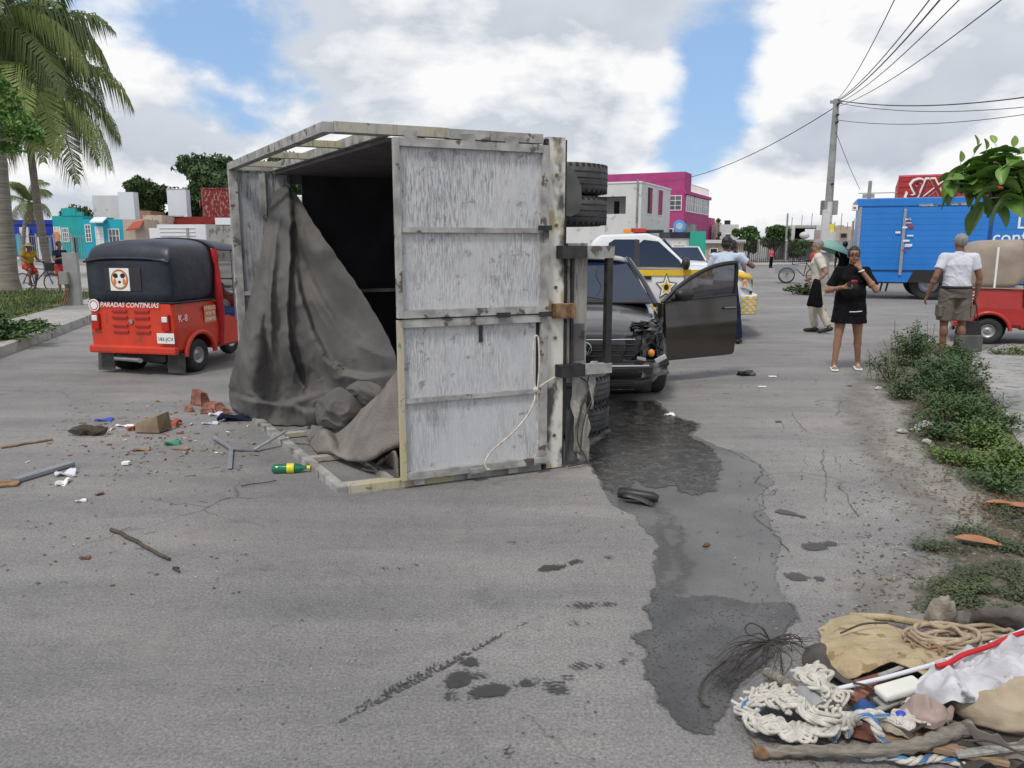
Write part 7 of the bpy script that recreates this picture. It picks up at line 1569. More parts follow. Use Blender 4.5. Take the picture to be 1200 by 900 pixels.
# officers beside the pickup
g = G(862, 402)
of, hm = person('officer in pale blue shirt and dark trousers behind the open car door, arm raised', (g.x-.22, g.y, 0), R(155), 1.70, False, skin='skin_dark',
    legs=[((-.095, 0, .92), (-.19, -.03, .49), (-.25, .0, .085)), ((.095, 0, .92), (.02, -.03, .49), (-.03, .0, .085))],
    arms=[((-.40, -.10, 1.24), (-.18, -.22, 1.40)), ((.27, -.04, 1.12), (.18, -.22, 1.05))], shirt=('cloth_pale_blue', .97, .6), lower=('trousers', 'cloth_navy', 1.0), shoes='black_print', hair=('cap', 'hair_black'), head=(-.2, .12), vox=.011, fat=1.05)
part('duty_belt', B().lathe((0, 0, .99), (0, 0, 1), [(.18, -.03), (.194, -.028), (.194, .028), (.18, .03)], 24), 'black_print', of)
for sx in (-1, 1): part('epaulette', B().box((sx*.14, .0, 1.462), (.09, .05, .012), ry=sx*.25), 'cloth_navy', of)
g = Vector((4.35, 15.6, 0)); g.x = P(858, 300, 15.6).x
person('second officer whose head shows just behind the first one', (g.x, g.y, 0), R(160), 1.66, skin='skin_dark', shirt=('cloth_pale_blue', .97, .6), lower=('trousers', 'cloth_navy', 1.0), hair=('cap', 'hair_black'), vox=.013)
# far walkers
g = G(903, 314); person('small far pedestrian in a pink top near the iron fence', (g.x, g.y, 0), R(30), 1.3, shirt=('cloth_pink', .93, .6), lower=('trousers', 'cloth_black', 1.0), vox=.016)
g = G(986, 345); person('person in black standing under a green umbrella by the blue truck', (g.x, g.y, 0), R(150), 1.66, skin='skin_dark', shirt=('cloth_black', .9, .7), lower=('trousers', 'cloth_black', 1.0), vox=.013)
um = thing('umbrella', 'pale green umbrella tilted beside the person in black', 'umbrella', (g.x-.3, g.y-.1, 0)); u0 = P(978, 292, g.y-.1); b = B()
b.grid([[V(u0.x-g.x+.3+cos(a)*r*.55, sin(a)*r*.55, u0.z+.25-.35*r*r-.1*cos(a)*r*2) for a in [2*pi*i/16 for i in range(16)]] for r in (.02, .35, .7, 1.0)], closed=True); part('canopy', smooth_all(bake(b.mesh(), [('SOLIDIFY', dict(thickness=.008))])), 'umbrella_green', um); b = B(); b.tube([(.12, 0, 1.2), (u0.x-g.x+.3, 0, u0.z+.27)], .012, 6); part('shaft', b, 'steel', um)
# cargo tricycle
def cycle(name, label, loc, rz, tri=False, basket=False):
    t = thing(name, label, 'tricycle' if tri else 'bicycle', loc, rz); r = .32
    def cw(x, y):
        w_ = part('wheel', B().ring((x, y, r), (0, 1, 0), r-.02, .02, 28, 6), 'rubber', t); b = B()
        for k in range(10): a = pi*k/10; b.tube([(x+cos(a)*(r-.02), y, r+sin(a)*(r-.02)), (x-cos(a)*(r-.02), y, r-sin(a)*(r-.02))], .004, 4)
        part('spokes', b, 'steel', w_, kind='stuff')
    cw(-.5, 0)
    if tri: cw(.55, -.38); cw(.55, .38)
    else: cw(.55, 0)
    for p in ([(-.5, 0, r), (-.1, 0, .30), (.35, 0, .72)], [(-.5, 0, r), (-.2, 0, .80), (.36, 0, .76)], [(-.1, 0, .30), (-.2, 0, .90)], [(.55, 0, r), (.36, 0, .78), (.32, 0, 1.0)]): part('frame_tube', B().tube(p, .018, 6), 'truck_blue_dark' if not tri else 'black_metal', t)
    part('handlebar', B().tube([(.25, -.28, 1.02), (.34, 0, 1.0), (.25, .28, 1.02)], .014, 6), 'black_metal', t); b = B(); b.ell((-.2, 0, .93), (.14, .08, .04)); part('saddle', b, 'black_plastic', t)
    if tri: b = B(); b.bb(.2, 1.0, -.32, .32, .42, .46); b.bb(.2, .23, -.32, .32, .46, .75); b.bb(.97, 1.0, -.32, .32, .46, .75); b.bb(.23, .97, -.32, -.29, .46, .75); b.bb(.23, .97, .29, .32, .46, .75); part('cargo_box', b, 'steel', t); part('axle', B().tube([(.55, -.38, r), (.55, .38, r)], .02, 6), 'black_metal', t)
    if basket: part('basket', B().bb(.48, .82, -.18, .18, .72, .98, .02), 'black_plastic', t)
    return t
g = G(938, 332); cycle('cargo_tricycle', 'cargo tricycle with thin wheels parked behind the old man', (g.x, g.y, 0), R(160), True)
b = B(); b.ell((g.x+.55, g.y, 1.0), (.26, .2, .30)); solo('red_sack', b, 'cloth_red', 'red bundle on the tricycle behind the old man', 'bundle')
# left side: rider with a hat and a standing woman
g = G(36, 343); bx_ = cycle('bicycle', 'bicycle with a black front basket ridden by the person in the hat', (g.x+.25, g.y, 0), R(-8), False, True)
person('person in a straw hat, yellow top and red shorts sitting on the bicycle', (g.x, g.y, 0), R(62), 1.62, skin='skin_dark', seated=True, z0=.42, lean=.14,
    legs=[((-.09, 0, .88), (-.12, -.32, .78), (-.12, -.22, .34)), ((.09, 0, .88), (.12, -.28, .62), (.12, -.10, .20))], arms=[((-.24, -.18, 1.14), (-.24, -.42, 1.05)), ((.24, -.18, 1.14), (.24, -.42, 1.05))], shirt=('cloth_yellow', .97, .6), lower=('shorts', 'cloth_red', .8), hair=('hat', 'straw'), vox=.015)
g = G(75, 346); person('person with black bun, red shorts and dark top standing beside the concrete slab', (g.x, g.y, 0), R(60), 1.66, skin='skin_dark', female=True, arms=[((-.24, -.10, 1.12), (-.20, -.34, 1.18)), ((.24, .0, 1.12), (.24, -.1, .9))], shirt=('cloth_navy', .98, .5), lower=('shorts', 'cloth_red', .62), hair=('tied', 'hair_black'), vox=.015)
g = G(88, 357, .15); sl_ = thing('concrete_slab_post', 'upright grey concrete slab with a small box, left of the red three-wheeler', 'concrete post', (g.x, g.y, .13)); part('slab', B().box((0, 0, .62), (.34, .12, 1.26), bev=.01), 'pole_concrete', sl_); part('meter_box', B().box((-.13, -.12, .66), (.20, .10, .30), bev=.01), 'wall_grey', sl_)
for k in range(3): part('leaning_stick', B().tube([(-.22+.06*k, -.2, .0), (-.08+.02*k, -.08, .55)], .018, 6), 'rust', sl_)
# driver and passenger in the left three-wheeler
cs, sn = cos(R(-13)), sin(R(-13)); lx, ly = .12, .80; wx, wy = -4.52+lx*cs-ly*sn, 9.78+lx*sn+ly*cs
person('driver in blue jeans sitting in the left red three-wheeler', (wx, wy, 0), R(167), 1.66, skin='skin_dark', seated=True, z0=.22, legs=[((-.09, 0, .68), (-.2, -.38, .66), (-.2, -.36, .33)), ((.09, 0, .68), (.14, -.40, .66), (.14, -.38, .33))], arms=[((-.24, -.16, .94), (-.2, -.38, .92)), ((.24, -.16, .94), (.2, -.38, .92))], shirt=('cloth_navy', .96, .6), lower=('trousers', 'cloth_blue', 1.0), hair=('short', 'hair_black'), vox=.013)
# ================================================================ things lying on the road
# black plastic piece and small scraps
def scrap(name, label, cat, px, py, d, m, rz=0, z=None, group=None, bend=0, seed=0, tilt=0):
    g = G(px, py); b = B(); r = random.Random(seed+int(px)); n = 4; rows = [[(d[0]*(i/n-.5)+r.uniform(-.06, .06)*d[0], d[1]*(j/n-.5)+r.uniform(-.06, .06)*d[1], bend*sin(i*1.3+j)+d[2]*.5+r.uniform(0, .15)*d[2]+tilt*(i/n)) for i in range(n+1)] for j in range(n+1)]
    b.grid(rows, False); return solo(name, bake(b.mesh(), [('SOLIDIFY', dict(thickness=d[2], offset=0))]), m, label, cat, group, loc=(g.x, g.y, z if z is not None else .005), rz=rz)
g = G(749, 588); t = thing('plastic_piece', 'broken black plastic car part lying in the wet patch', 'car part', (g.x, g.y, .008), -.35)
b = B(); b.tube([(-.13, 0, .035), (-.11, 0, .04), (.09, .0, .032), (.12, 0, .026)], [.028, .038, .034, .022], 12); part('shell', b, 'black_plastic', t); b = B(); b.grid([[(-.09+.19*i/5, .02-.05*j, .062-.012*j-.002*i*i) for i in range(6)] for j in range(3)]); part('flap', bake(b.mesh(), [('SOLIDIFY', dict(thickness=.006))]), 'black_metal', t); b = B(); b.cone((-.135, 0, .036), (-.10, 0, .037), .031, .034, 14); part('end_ring', b, 'rubber', t)
g = G(341, 554); t = thing('soda_bottle', 'crushed green plastic bottle with yellow label lying before the cloth', 'bottle', (g.x, g.y, .034), .12)
part('bottle_body', B().lathe((-.13, 0, 0), (1, 0, 0), [(.004, 0), (.026, .003), (.033, .02), (.031, .055), (.034, .09), (.034, .15), (.030, .185), (.013, .225), (.012, .245)], 20), 'bottle_green', t)
part('label_band', B().lathe((-.13, 0, 0), (1, 0, 0), [(.0345, .105), (.0352, .108), (.0352, .152), (.0345, .155)], 20), 'bottle_yellow', t); b = B(); b.cone((.113, 0, 0), (.136, 0, 0), .0155, n=14); part('cap', b, 'bottle_yellow', t)
def stick(label, p0, p1, r, m='stick', z=.012, mid=None, cat='stick', name='stick', group=None, taper=.7, segs=7, wob=.01, seed=1):
    a, c = (G(*p0) if len(p0) == 2 else P(*p0)), (G(*p1) if len(p1) == 2 else P(*p1)); rd_ = random.Random(seed+int(p0[0])); pts = [a] + ([G(*mid)] if mid and len(mid) == 2 else ([P(*mid)] if mid else [])) + [c]
    for q in pts:
        if q.z < .001: q.z = z
    pts = catmull(pts, segs); pts = [q+Vector((rd_.uniform(-wob, wob), rd_.uniform(-wob, wob), 0)) for q in pts]; b = B(); n = len(pts); b.tube(pts, [r*(1-(1-taper)*i/n)*rd_.uniform(.92, 1.08) for i in range(n)], 9); return solo(name, b, m, label, cat, group)
stick('short dark stick lying on the asphalt at the lower left', (131, 623), (199, 658), .011, 'twig')
stick('thin pale batten at the far left by the debris', (2, 526), (62, 516), .012, 'plank'); stick('thin twig beside the green bottle', (282, 571), (325, 565), .004, 'twig')
stick('thin dry twig in front of the debris line', (205, 668), (210, 672), .007, 'twig')
b = B(); a, c = G(18, 566), G(84, 546); b.bar(a+Vector((0, 0, .02)), c+Vector((0, 0, .02)), .07, .025); solo('flat_bar', b, 'steel', 'flat grey metal bar at the left edge of the road', 'metal bar')
scrap('rusty_sheet', 'dark rusty flat scrap cut by the left edge', 'metal scrap', 2, 569, (.22, .12, .012), 'rust', .3); scrap('plastic_bag', 'crumpled clear plastic piece by the grey bar', 'plastic scrap', 78, 556, (.13, .10, .01), 'cloth_white', .4, bend=.02); scrap('plastic_bag', 'small white crumpled wrapper just in front of the grey bar', 'wrapper', 74, 567, (.06, .12, .01), 'white_print', .2, bend=.015)
scrap('wrapper', 'pale yellow wrapper on the asphalt at the left', 'wrapper', 95, 588, (.06, .03, .006), 'foam', .4, bend=.006)
g = G(178, 506); b = B(); b.hexa([(-.12, -.06, 0), (.10, -.08, 0), (.14, .08, 0), (-.10, .09, 0), (-.10, -.05, .08), (.08, -.06, .14), (.13, .06, .16), (-.08, .07, .09)]); solo('torn_box', b, 'card', 'torn brown cardboard lump in the middle of the road debris', 'cardboard', loc=(g.x, g.y, .01))
scrap('orange_scrap', 'orange plastic scrap left of the cardboard lump', 'plastic scrap', 161, 503, (.16, .09, .015), 'orange_plastic', .5, bend=.02); scrap('orange_scrap', 'brighter orange plastic scrap right of the cardboard lump', 'plastic scrap', 199, 498, (.18, .10, .02), 'orange_plastic', -.2, bend=.03); scrap('blue_wrapper', 'blue and white wrapper behind the debris', 'wrapper', 123, 493, (.14, .07, .008), 'blue_plastic', .1, bend=.01)
scrap('white_wrapper', 'white wrapper beside the blue one', 'wrapper', 147, 500, (.16, .05, .006), 'white_print', -.2, bend=.01); scrap('white_wrapper', 'white scrap by the edge of the grey cloth', 'wrapper', 253, 487, (.12, .07, .01), 'cloth_white', .2, bend=.02); scrap('blue_wrapper', 'small blue bag scrap by the edge of the grey cloth', 'wrapper', 246, 497, (.14, .05, .008), 'cloth_pale_blue', .2, bend=.01)
scrap('green_scrap', 'crumpled dark green plastic scrap', 'plastic scrap', 202, 521, (.12, .08, .012), 'green_plastic', .3, bend=.02); scrap('brown_scrap', 'flat brown scrap beside the green one', 'scrap', 212, 527, (.14, .04, .008), 'plank', -.1); scrap('brown_scrap', 'bark piece in front of the debris', 'scrap', 167, 528, (.12, .05, .012), 'plank', .2, bend=.01)
scrap('dark_rag', 'dark navy rag under the left edge of the grey cloth', 'rag', 280, 492, (.34, .16, .03), 'cloth_navy', .2, bend=.04)
rd = random.Random(77); g = G(104, 510); b = B(); b.ell((g.x, g.y, .045), (.17, .05, .04), 16, 10); b.v = [(x+.02*noise.noise(Vector((x*30, y*30, z*30))), y+.02*noise.noise(Vector((x*25, y*30+5, z*30))), max(.006, z+.03*noise.noise(Vector((x*22+9, y*30, z*30))))) for x, y, z in b.v]; b.sm = [False]*len(b.sm); solo('wood_chunk', b, 'twig', 'dark rough chunk of wood at the left of the debris', 'wood')
# crumbs of glass, wood and plastic round the debris
cr = {'stone': B(), 'plank': B(), 'brick': B(), 'white_print': B()}
for _ in range(150):
    px, py = rd.gauss(185, 62), rd.gauss(506, 20); q = G(px, max(470, py)); k = rd.choice(('stone', 'plank', 'brick', 'plank', 'white_print') if rd.random() < .5 else ('plank', 'brick')); s = rd.uniform(.004, .014); l = rd.uniform(1, 2.6); an = rd.uniform(0, 3.14); e1 = Vector((cos(an), sin(an), 0))*s*l; e2 = Vector((-sin(an), cos(an), 0))*s*.6; h = Vector((0, 0, s*rd.uniform(.4, 1))); q.z = .004
    cr[k].hexa([q-e1-e2, q+e1-e2*.7, q+e1*.9+e2, q-e1*.8+e2, q-e1*.8-e2*.8+h, q+e1*.8-e2*.5+h*.8, q+e1*.7+e2*.8+h, q-e1*.7+e2*.7+h*.7])
for k, lab, nm in (('stone', 'grey crumbs scattered through the road debris', 'rubble_crumbs'), ('plank', 'splinters of wood scattered through the road debris', 'splinters'), ('brick', 'reddish brick crumbs scattered through the road debris', 'brick_crumbs'), ('white_print', 'white flecks of plastic scattered through the road debris', 'plastic_flecks')): solo(nm, cr[k], k, lab, 'crumbs', kind='stuff')
for i, (px, py, sx, sy, lab) in enumerate([(235, 474, .16, .12, 'reddish brick fragment standing behind the debris'), (250, 478, .2, .14, 'flat brick rubble near the cloth'), (262, 484, .14, .1, 'brick rubble touching the grey cloth'), (243, 484, .12, .08, 'small brick crumb pile'), (222, 482, .10, .05, 'thin brick shard farthest left of the rubble')]):
    g = G(px, py); r = random.Random(i); b = B(); h_ = .14 if i == 0 else .05; b.hexa([(-sx/2, -sy/2, 0), (sx/2, -sy/2, 0), (sx/2, sy/2, 0), (-sx/2, sy/2, 0), (-sx*.3, -sy*.4, h_*r.uniform(.7, 1.2)), (sx*.35, -sy*.3, h_*r.uniform(.4, 1.1)), (sx*.3, sy*.4, h_*r.uniform(.6, 1)), (-sx*.4, sy*.3, h_)]); solo('brick_fragment', b, 'brick', lab, 'brick', 'brick rubble', loc=(g.x, g.y, .006), rz=r.uniform(-1, 1))
scrap('dark_lump', 'small black lump on the road beyond the spill', 'scrap', 874, 440, (.20, .10, .03), 'black_plastic', .2, bend=.03); scrap('white_chip', 'white plastic chip at the top of the oily patch', 'chip', 785, 487, (.09, .05, .01), 'white_print', .3, bend=.01); scrap('white_chip', 'white chip right of the black lump', 'chip', 905, 442, (.09, .04, .008), 'white_print', 0); scrap('white_chip', 'white paper bit lower right of the black lump', 'chip', 893, 454, (.09, .04, .008), 'white_print', 0)
for i, (px, py, lab) in enumerate(((100, 655, 'dark leaf scrap left of the short dark stick'), (117, 580, 'leaf scrap beside the pale yellow wrapper'), (996, 453, 'leaf scrap near the feet of the woman in black'), (912, 495, 'leaf scrap on the dry road right of the oily patch'), (828, 640, 'leaf scrap lying in the middle of the damp patch'))): scrap('leaf_scrap', lab, 'leaf', px, py, (.05, .025, .006), 'litter_leaf', i, group='lone leaf scraps', bend=.004)
scrap('bare_chip', 'small white crumb right of the debris', 'chip', 148, 545, (.05, .04, .02), 'white_print', 0)

# ================================================================ rubbish heap in the right foreground
def at(px, py, z): return G(px, py, z)
def draped(name, label, cat, rows, m, amp=.012, f=9, seed=1, th=.006, n=5, rag=0):
    """rows of (px, py, z) laid out as a cloth"""
    rr = [[G(*q) for q in r] for r in rows]; d = dense(rr, n); rd_ = random.Random(seed); out = []
    for j, r in enumerate(d):
        o_ = []
        for i, p in enumerate(r):
            nz = noise.noise(Vector((p.x*f+seed, p.y*f, p.z*f)))+.5*noise.noise(Vector((p.x*f*2.7, p.y*f*2.7+seed, 0))); e = rag if (i in (0, len(r)-1) or j in (0, len(d)-1)) else 0
            o_.append(Vector((p.x+rd_.uniform(-e, e), p.y+rd_.uniform(-e, e), max(.008, p.z+(nz+1.1*max(0, 1-5*abs(noise.noise(Vector((p.x*f*.9+seed*2, p.y*f*1.6, p.z*f)))))**1.5)*amp))))
        out.append(o_)
    b = B(); b.grid(out); me = bake(b.mesh(), [('SOLIDIFY', dict(thickness=th)), ('SUBSURF', dict(levels=1, render_levels=1))]); return solo(name, smooth_all(me), m, label, cat)
# rolled strip and stiff carpet
stick('long tan rolled strip behind the carpet piece', (1000, 724, 0), (1190, 742, 0), .02, 'carpet', cat='strip', name='rolled_strip') if False else None
b = B(); b.tube(catmull([at(996, 722, .03), at(1040, 724, .05), at(1090, 732, .06), at(1150, 735, .05), at(1230, 742, .04)], 6), [.016]*25, 8); solo('rolled_strip', b, 'carpet', 'long thin tan roll lying along the back of the heap', 'strip')
draped('carpet_piece', 'stiff torn piece of yellowish carpet, largest flat thing of the heap', 'carpet', [
 [(958, 738, 0.012), (985, 724, 0.031), (1015, 726, 0.043), (1050, 738, 0.050), (1090, 742, 0.056), (1105, 746, 0.056)],
 [(962, 752, 0.031), (985, 740, 0.062), (1015, 742, 0.074), (1050, 752, 0.081), (1085, 757, 0.087), (1110, 765, 0.081)],
 [(966, 768, 0.037), (990, 760, 0.074), (1020, 758, 0.087), (1050, 763, 0.105), (1075, 770, 0.118), (1105, 778, 0.105)],
 [(972, 783, 0.031), (995, 782, 0.062), (1020, 774, 0.081), (1045, 770, 0.112), (1070, 775, 0.136), (1100, 790, 0.124)],
 [(976, 790, 0.019), (998, 797, 0.037), (1018, 790, 0.062), (1040, 779, 0.099), (1066, 783, 0.136), (1092, 800, 0.124)]], 'carpet', .010, 7, 3, .008, rag=.006)
draped('dark_carpet', 'dark piece of mat folded down below the yellowish carpet', 'mat', [
 [(944, 760, .01), (962, 756, .04), (978, 770, .04), (1000, 795, .03)], [(940, 778, .01), (958, 775, .05), (975, 788, .04), (1002, 806, .03)], [(955, 792, .01), (965, 790, .03), (985, 800, .03), (1010, 812, .02)]], 'carpet_back', .01, 9, 5)
draped('dark_mat', 'black inner lining in the hollow under the carpet', 'mat', [[(1020, 800, .01), (1050, 785, .04), (1085, 782, .06), (1120, 790, .05)], [(1000, 825, .01), (1040, 812, .02), (1080, 808, .03), (1130, 812, .03)], [(1000, 850, .01), (1045, 842, .02), (1090, 840, .02), (1150, 835, .02)]], 'carpet_back', .01, 9, 6)
draped('beige_rag', 'small folded beige cloth standing up behind the rope coil', 'rag', [[(1085, 716, .10), (1098, 702, .20), (1108, 700, .22), (1118, 712, .14)], [(1083, 722, .08), (1096, 714, .16), (1110, 712, .18), (1120, 722, .10)], [(1086, 730, .05), (1098, 728, .12), (1110, 728, .10), (1122, 730, .05)]], 'rag_beige', .02, 16, 4, .004, 6)
draped('grey_rag', 'grey folded rag right of the beige one behind the coil', 'rag', [[(1138, 722, .12), (1155, 712, .20), (1180, 712, .20), (1215, 722, .12)], [(1135, 732, .08), (1155, 724, .15), (1182, 726, .15), (1215, 735, .08)], [(1138, 740, .04), (1158, 738, .06), (1184, 738, .06), (1215, 746, .05)]], 'grey_rag', .022, 14, 6, .004, 6)
draped('grey_rag', 'small grey rag between the beige cloth and the coil', 'rag', [[(1118, 724, .08), (1126, 715, .13), (1136, 722, .08)], [(1112, 734, .05), (1126, 730, .09), (1142, 736, .05)]], 'grey_rag', .008, 14, 9)
# coils of rope
def coil(label, cx, cy, z, rx, ry, turns, r, m, seed, name='rope', jit=.25, tail=None, n=None, zs=.012, oval=None):
    rd_ = random.Random(seed); c = G(cx, cy, z); pts = []; N_ = int(turns*14)
    for i in range(N_):
        a = 2*pi*i/14; k = 1-jit*.5+jit*noise.noise(Vector((i*.13, seed, 0)))*1.3; ph = i*.011
        pts.append(Vector((c.x+cos(a)*rx*k+.02*noise.noise(Vector((i*.05, 1, seed))), c.y+sin(a)*ry*k, z+zs*abs(noise.noise(Vector((i*.4, seed, 2))))*3+i*zs*.05)))
    if tail: pts += [G(*q) for q in tail]
    b = B(); b.tube(catmull(pts, 2), r, 7); return solo(name, b, m, label, 'rope')
coil('beige rope coil lying at the back right of the heap', 1105, 753, .09, .145, .095, 5, .0085, 'rope_tan', 2, jit=.5, tail=[(1140, 752, .11), (1160, 748, .10), (1175, 755, .09), (1150, 762, .09)])
coil('second, looser loops of beige rope right of the coil', 1160, 748, .08, .14, .05, 3, .0085, 'rope_tan', 5, jit=.5)
b = B(); rd = random.Random(6)
for k in range(9):
    c = G(1085+rd.uniform(-12, 18), 762+rd.uniform(-6, 10), .10); pts = [c+Vector((rd.uniform(-.09, .09), rd.uniform(-.06, .06), rd.uniform(-.02, .04))) for _ in range(4)]; b.tube(catmull(pts, 4), .006, 6)
solo('rope_ends', b, 'plank', 'tangle of brown rope ends in front of the beige coil', 'rope', kind='stuff')
# white rope heap: many looped strands
def strands(label, path, w_, k, r, m, seed, curl=.03, name='rope', kind='stuff'):
    rd_ = random.Random(seed); b = B(); base = catmull([G(*q) for q in path], 6)
    for s_ in range(k):
        o1, o2 = rd_.uniform(-1, 1), rd_.uniform(0, 6.28); pts = []
        i0 = rd_.randrange(0, max(1, len(base)//3)); i1 = rd_.randrange(len(base)*2//3, len(base))
        for i in range(i0, i1):
            p = base[i]; d = (base[min(i+1, len(base)-1)]-base[max(0, i-1)]).normalized(); nrm = Vector((-d.y, d.x, 0)); pts.append(p+nrm*(o1*w_+curl*sin(i*.9+o2))+Vector((0, 0, abs(sin(i*.6+o2))*w_*.5+rd_.uniform(0, .006))))
        if len(pts) > 2: b.tube(catmull(pts, 2), r, 6)
    return solo(name, b, m, label, 'rope', kind=kind)
strands('frayed white rope bundle standing highest at the left of the heap', [(940, 786, .10), (950, 792, .10), (962, 805, .09), (975, 818, .06), (990, 832, .05)], .045, 24, .0062, 'rope_white', 1)
strands('white rope strands lying in the middle left of the heap', [(882, 812, .03), (905, 820, .05), (930, 826, .06), (955, 838, .06), (985, 832, .05)], .05, 26, .0062, 'rope_white', 2)
strands('lower white rope loops nearest the viewer', [(872, 822, .02), (886, 846, .03), (915, 856, .04), (945, 860, .04), (975, 848, .05), (998, 836, .05)], .028, 20, .0065, 'rope_white', 3)
def twisted(label, path, R_, m, seed, turns=.9, name='twisted_rope', r=None):
    """three-strand rope laid along a path; one strand carries blue"""
    base = catmull([G(*q) for q in path], 9); t = thing(name, label, 'rope', tuple(base[0])); o_ = base[0]; up = Vector((0, 0, 1))
    for s_ in range(3):
        pts = []; ln = 0
        for i, p in enumerate(base):
            if i: ln += (p-base[i-1]).length
            d = (base[min(i+1, len(base)-1)]-base[max(0, i-1)]).normalized(); e1 = d.cross(up).normalized(); e2 = e1.cross(d); a = 2*pi*(s_/3+ln/(R_*7)); pts.append(p-o_+(e1*cos(a)+e2*sin(a))*R_*.52)
        part('strand', B().tube(pts, R_*.56, 7), m, t)
        if s_ == 0: part('blue_yarn', B().tube([p+Vector((0, -.001, R_*.13)) for p in pts], R_*.50, 6), 'rope_blue', t)
    return t
twisted('thick white and blue rope curling up from the left end of the heap', [(867, 832, .03), (874, 826, .04), (884, 825, .05), (893, 829, .05)], .013, 'rope_white', 1)
twisted('thick white rope with a blue strand hanging in front of the wood', [(992, 862, .03), (998, 846, .08), (1008, 838, .12), (1020, 842, .12), (1028, 856, .10), (1036, 872, .05)], .015, 'rope_white', 2)
twisted('second thick blue-flecked rope lying across the middle of the heap', [(975, 868, .02), (985, 850, .06), (1002, 838, .10), (1025, 836, .11), (1050, 844, .09), (1080, 848, .08)], .014, 'rope_white', 3)
twisted('blue and white rope at the bottom edge under the branch', [(1010, 888, .015), (1040, 886, .03), (1065, 892, .03), (1100, 888, .02), (1130, 896, .015)], .013, 'rope_white', 4)
strands('white frayed rope end in the middle of the heap', [(1045, 850, .09), (1062, 844, .10), (1082, 842, .10), (1100, 848, .08)], .02, 14, .0055, 'rope_white', 8)
# sticks, pipes, planks
def log(label, pts, rs, m='stick', name='branch', cat='branch', n=10): b = B(); q = catmull([G(*p) for p in pts], 6); k = len(q); rr = [rs[0]+(rs[1]-rs[0])*i/k for i in range(k)]; b.tube([p+Vector((0, 0, .004*sin(i*1.7))) for i, p in enumerate(q)], [r*(1+.07*sin(i*2.1)) for i, r in enumerate(rr)], n); return solo(name, b, m, label, cat)
log('long curved grey branch along the bottom of the heap', [(891, 882, .022), (930, 880, .03), (975, 880, .04), (1020, 880, .05), (1060, 876, .06), (1090, 868, .075), (1115, 858, .09), (1138, 852, .10)], (.017, .024))
b = B(); q = G(893, 882, .024); b.ell(q, (.03, .02, .02)); b.tube([q, q+Vector((-.03, .04, .03))], .004, 5); solo('branch_stub', merge([b.mesh()]), 'rust', 'brown broken end of the long grey branch', 'branch')
log('short thick grey stick lying over the white rope', [(898, 788, .05), (915, 797, .06), (940, 814, .075), (961, 828, .08)], (.018, .024), name='stick', cat='stick'); log('pale blunt end piece on the short thick stick', [(938, 812, .085), (960, 827, .085)], (.026, .026), 'pole_concrete', 'pipe_piece', 'pipe')
b = B(); b.tube([G(978, 808, .07), G(1035, 795, .11), G(1090, 780, .15)], [.0085]*3, 10); b.tube([G(1090, 780, .15), G(1150, 760, .17), G(1230, 726, .17)], [.0085]*3, 10); solo('white_pipe', b, 'pvc', 'long thin white pipe running up to the right under the shirt', 'pipe', kind=None)
def plank(label, a, c, w_, h_, m='plank', name='plank'): b = B(); b.bar(G(*a), G(*c), w_, h_); return solo(name, bake(b.mesh(), [('BEVEL', dict(width=.003, segments=1))]), m, label, 'plank')
plank('broad orange-brown plank under the blue-flecked ropes', (1030, 862, .035), (1120, 872, .045), .09, .03); plank('dark brown plank end below the ropes', (985, 850, .03), (1035, 862, .03), .06, .03, 'brick'); plank('pale plank leaning in the shadow under the shirt', (1010, 838, .05), (1090, 852, .06), .03, .02); plank('thin plank along the bottom right corner', (1090, 872, .05), (1180, 890, .04), .06, .02); plank('narrow dark slat in the middle of the heap', (1020, 836, .07), (1062, 818, .10), .02, .012, 'oldwood')
plank('reddish wooden end under the white pipe', (1005, 805, .03), (1050, 792, .05), .05, .03, 'brick'); plank('reddish block beside the white foam piece', (1000, 825, .03), (1012, 812, .05), .05, .04, 'brick')
b = B(); b.bar(G(1030, 814, .115), G(1078, 800, .14), .07, .03); solo('foam_piece', bake(b.mesh(), [('BEVEL', dict(width=.012, segments=3))]), 'foam', 'white foam board piece in the centre of the heap', 'foam')
plank('grey board under the white foam piece', (1028, 824, .08), (1080, 808, .11), .05, .015, 'oldwood')
# shirt with red trim
draped('white_shirt', 'dirty white shirt with red piping spread over the right of the heap', 'shirt', [
 [(1100, 780, .16), (1125, 770, .17), (1150, 764, .18), (1180, 748, .18), (1215, 738, .17), (1260, 730, .15)],
 [(1090, 790, .16), (1118, 783, .20), (1146, 776, .21), (1178, 764, .21), (1215, 757, .20), (1262, 752, .18)],
 [(1075, 800, .14), (1105, 797, .19), (1138, 792, .22), (1172, 782, .22), (1212, 776, .21), (1262, 775, .19)],
 [(1068, 812, .12), (1095, 812, .17), (1128, 808, .20), (1165, 802, .21), (1208, 798, .20), (1262, 800, .18)],
 [(1055, 828, .09), (1085, 830, .12), (1118, 826, .16), (1150, 824, .16), (1200, 822, .15), (1262, 825, .13)]], 'shirt_white', .030, 11, 2, .004, 9)
b = B(); b.tube(catmull([G(1097, 781, 0.205), G(1112, 777, 0.215), G(1122, 771, 0.220), (G(1132, 766, 0.230)), G(1160, 757, 0.230), G(1182, 747, 0.225), G(1215, 737, 0.215), G(1262, 728, 0.200)], 5), .009, 7); solo('red_trim', b, 'red_cloth', 'red piping along the upper edge of the dirty white shirt', 'trim')
draped('pink_rag', 'dusty pink crumpled rag below the white shirt', 'rag', [[(1052, 828, .10), (1075, 822, .14), (1098, 826, .15), (1118, 834, .12)], [(1050, 838, .08), (1075, 836, .13), (1100, 840, .14), (1115, 846, .10)], [(1060, 846, .06), (1080, 850, .10), (1102, 856, .09), (1112, 858, .07)]], 'pink_rag', .03, 15, 3, .004, 8)
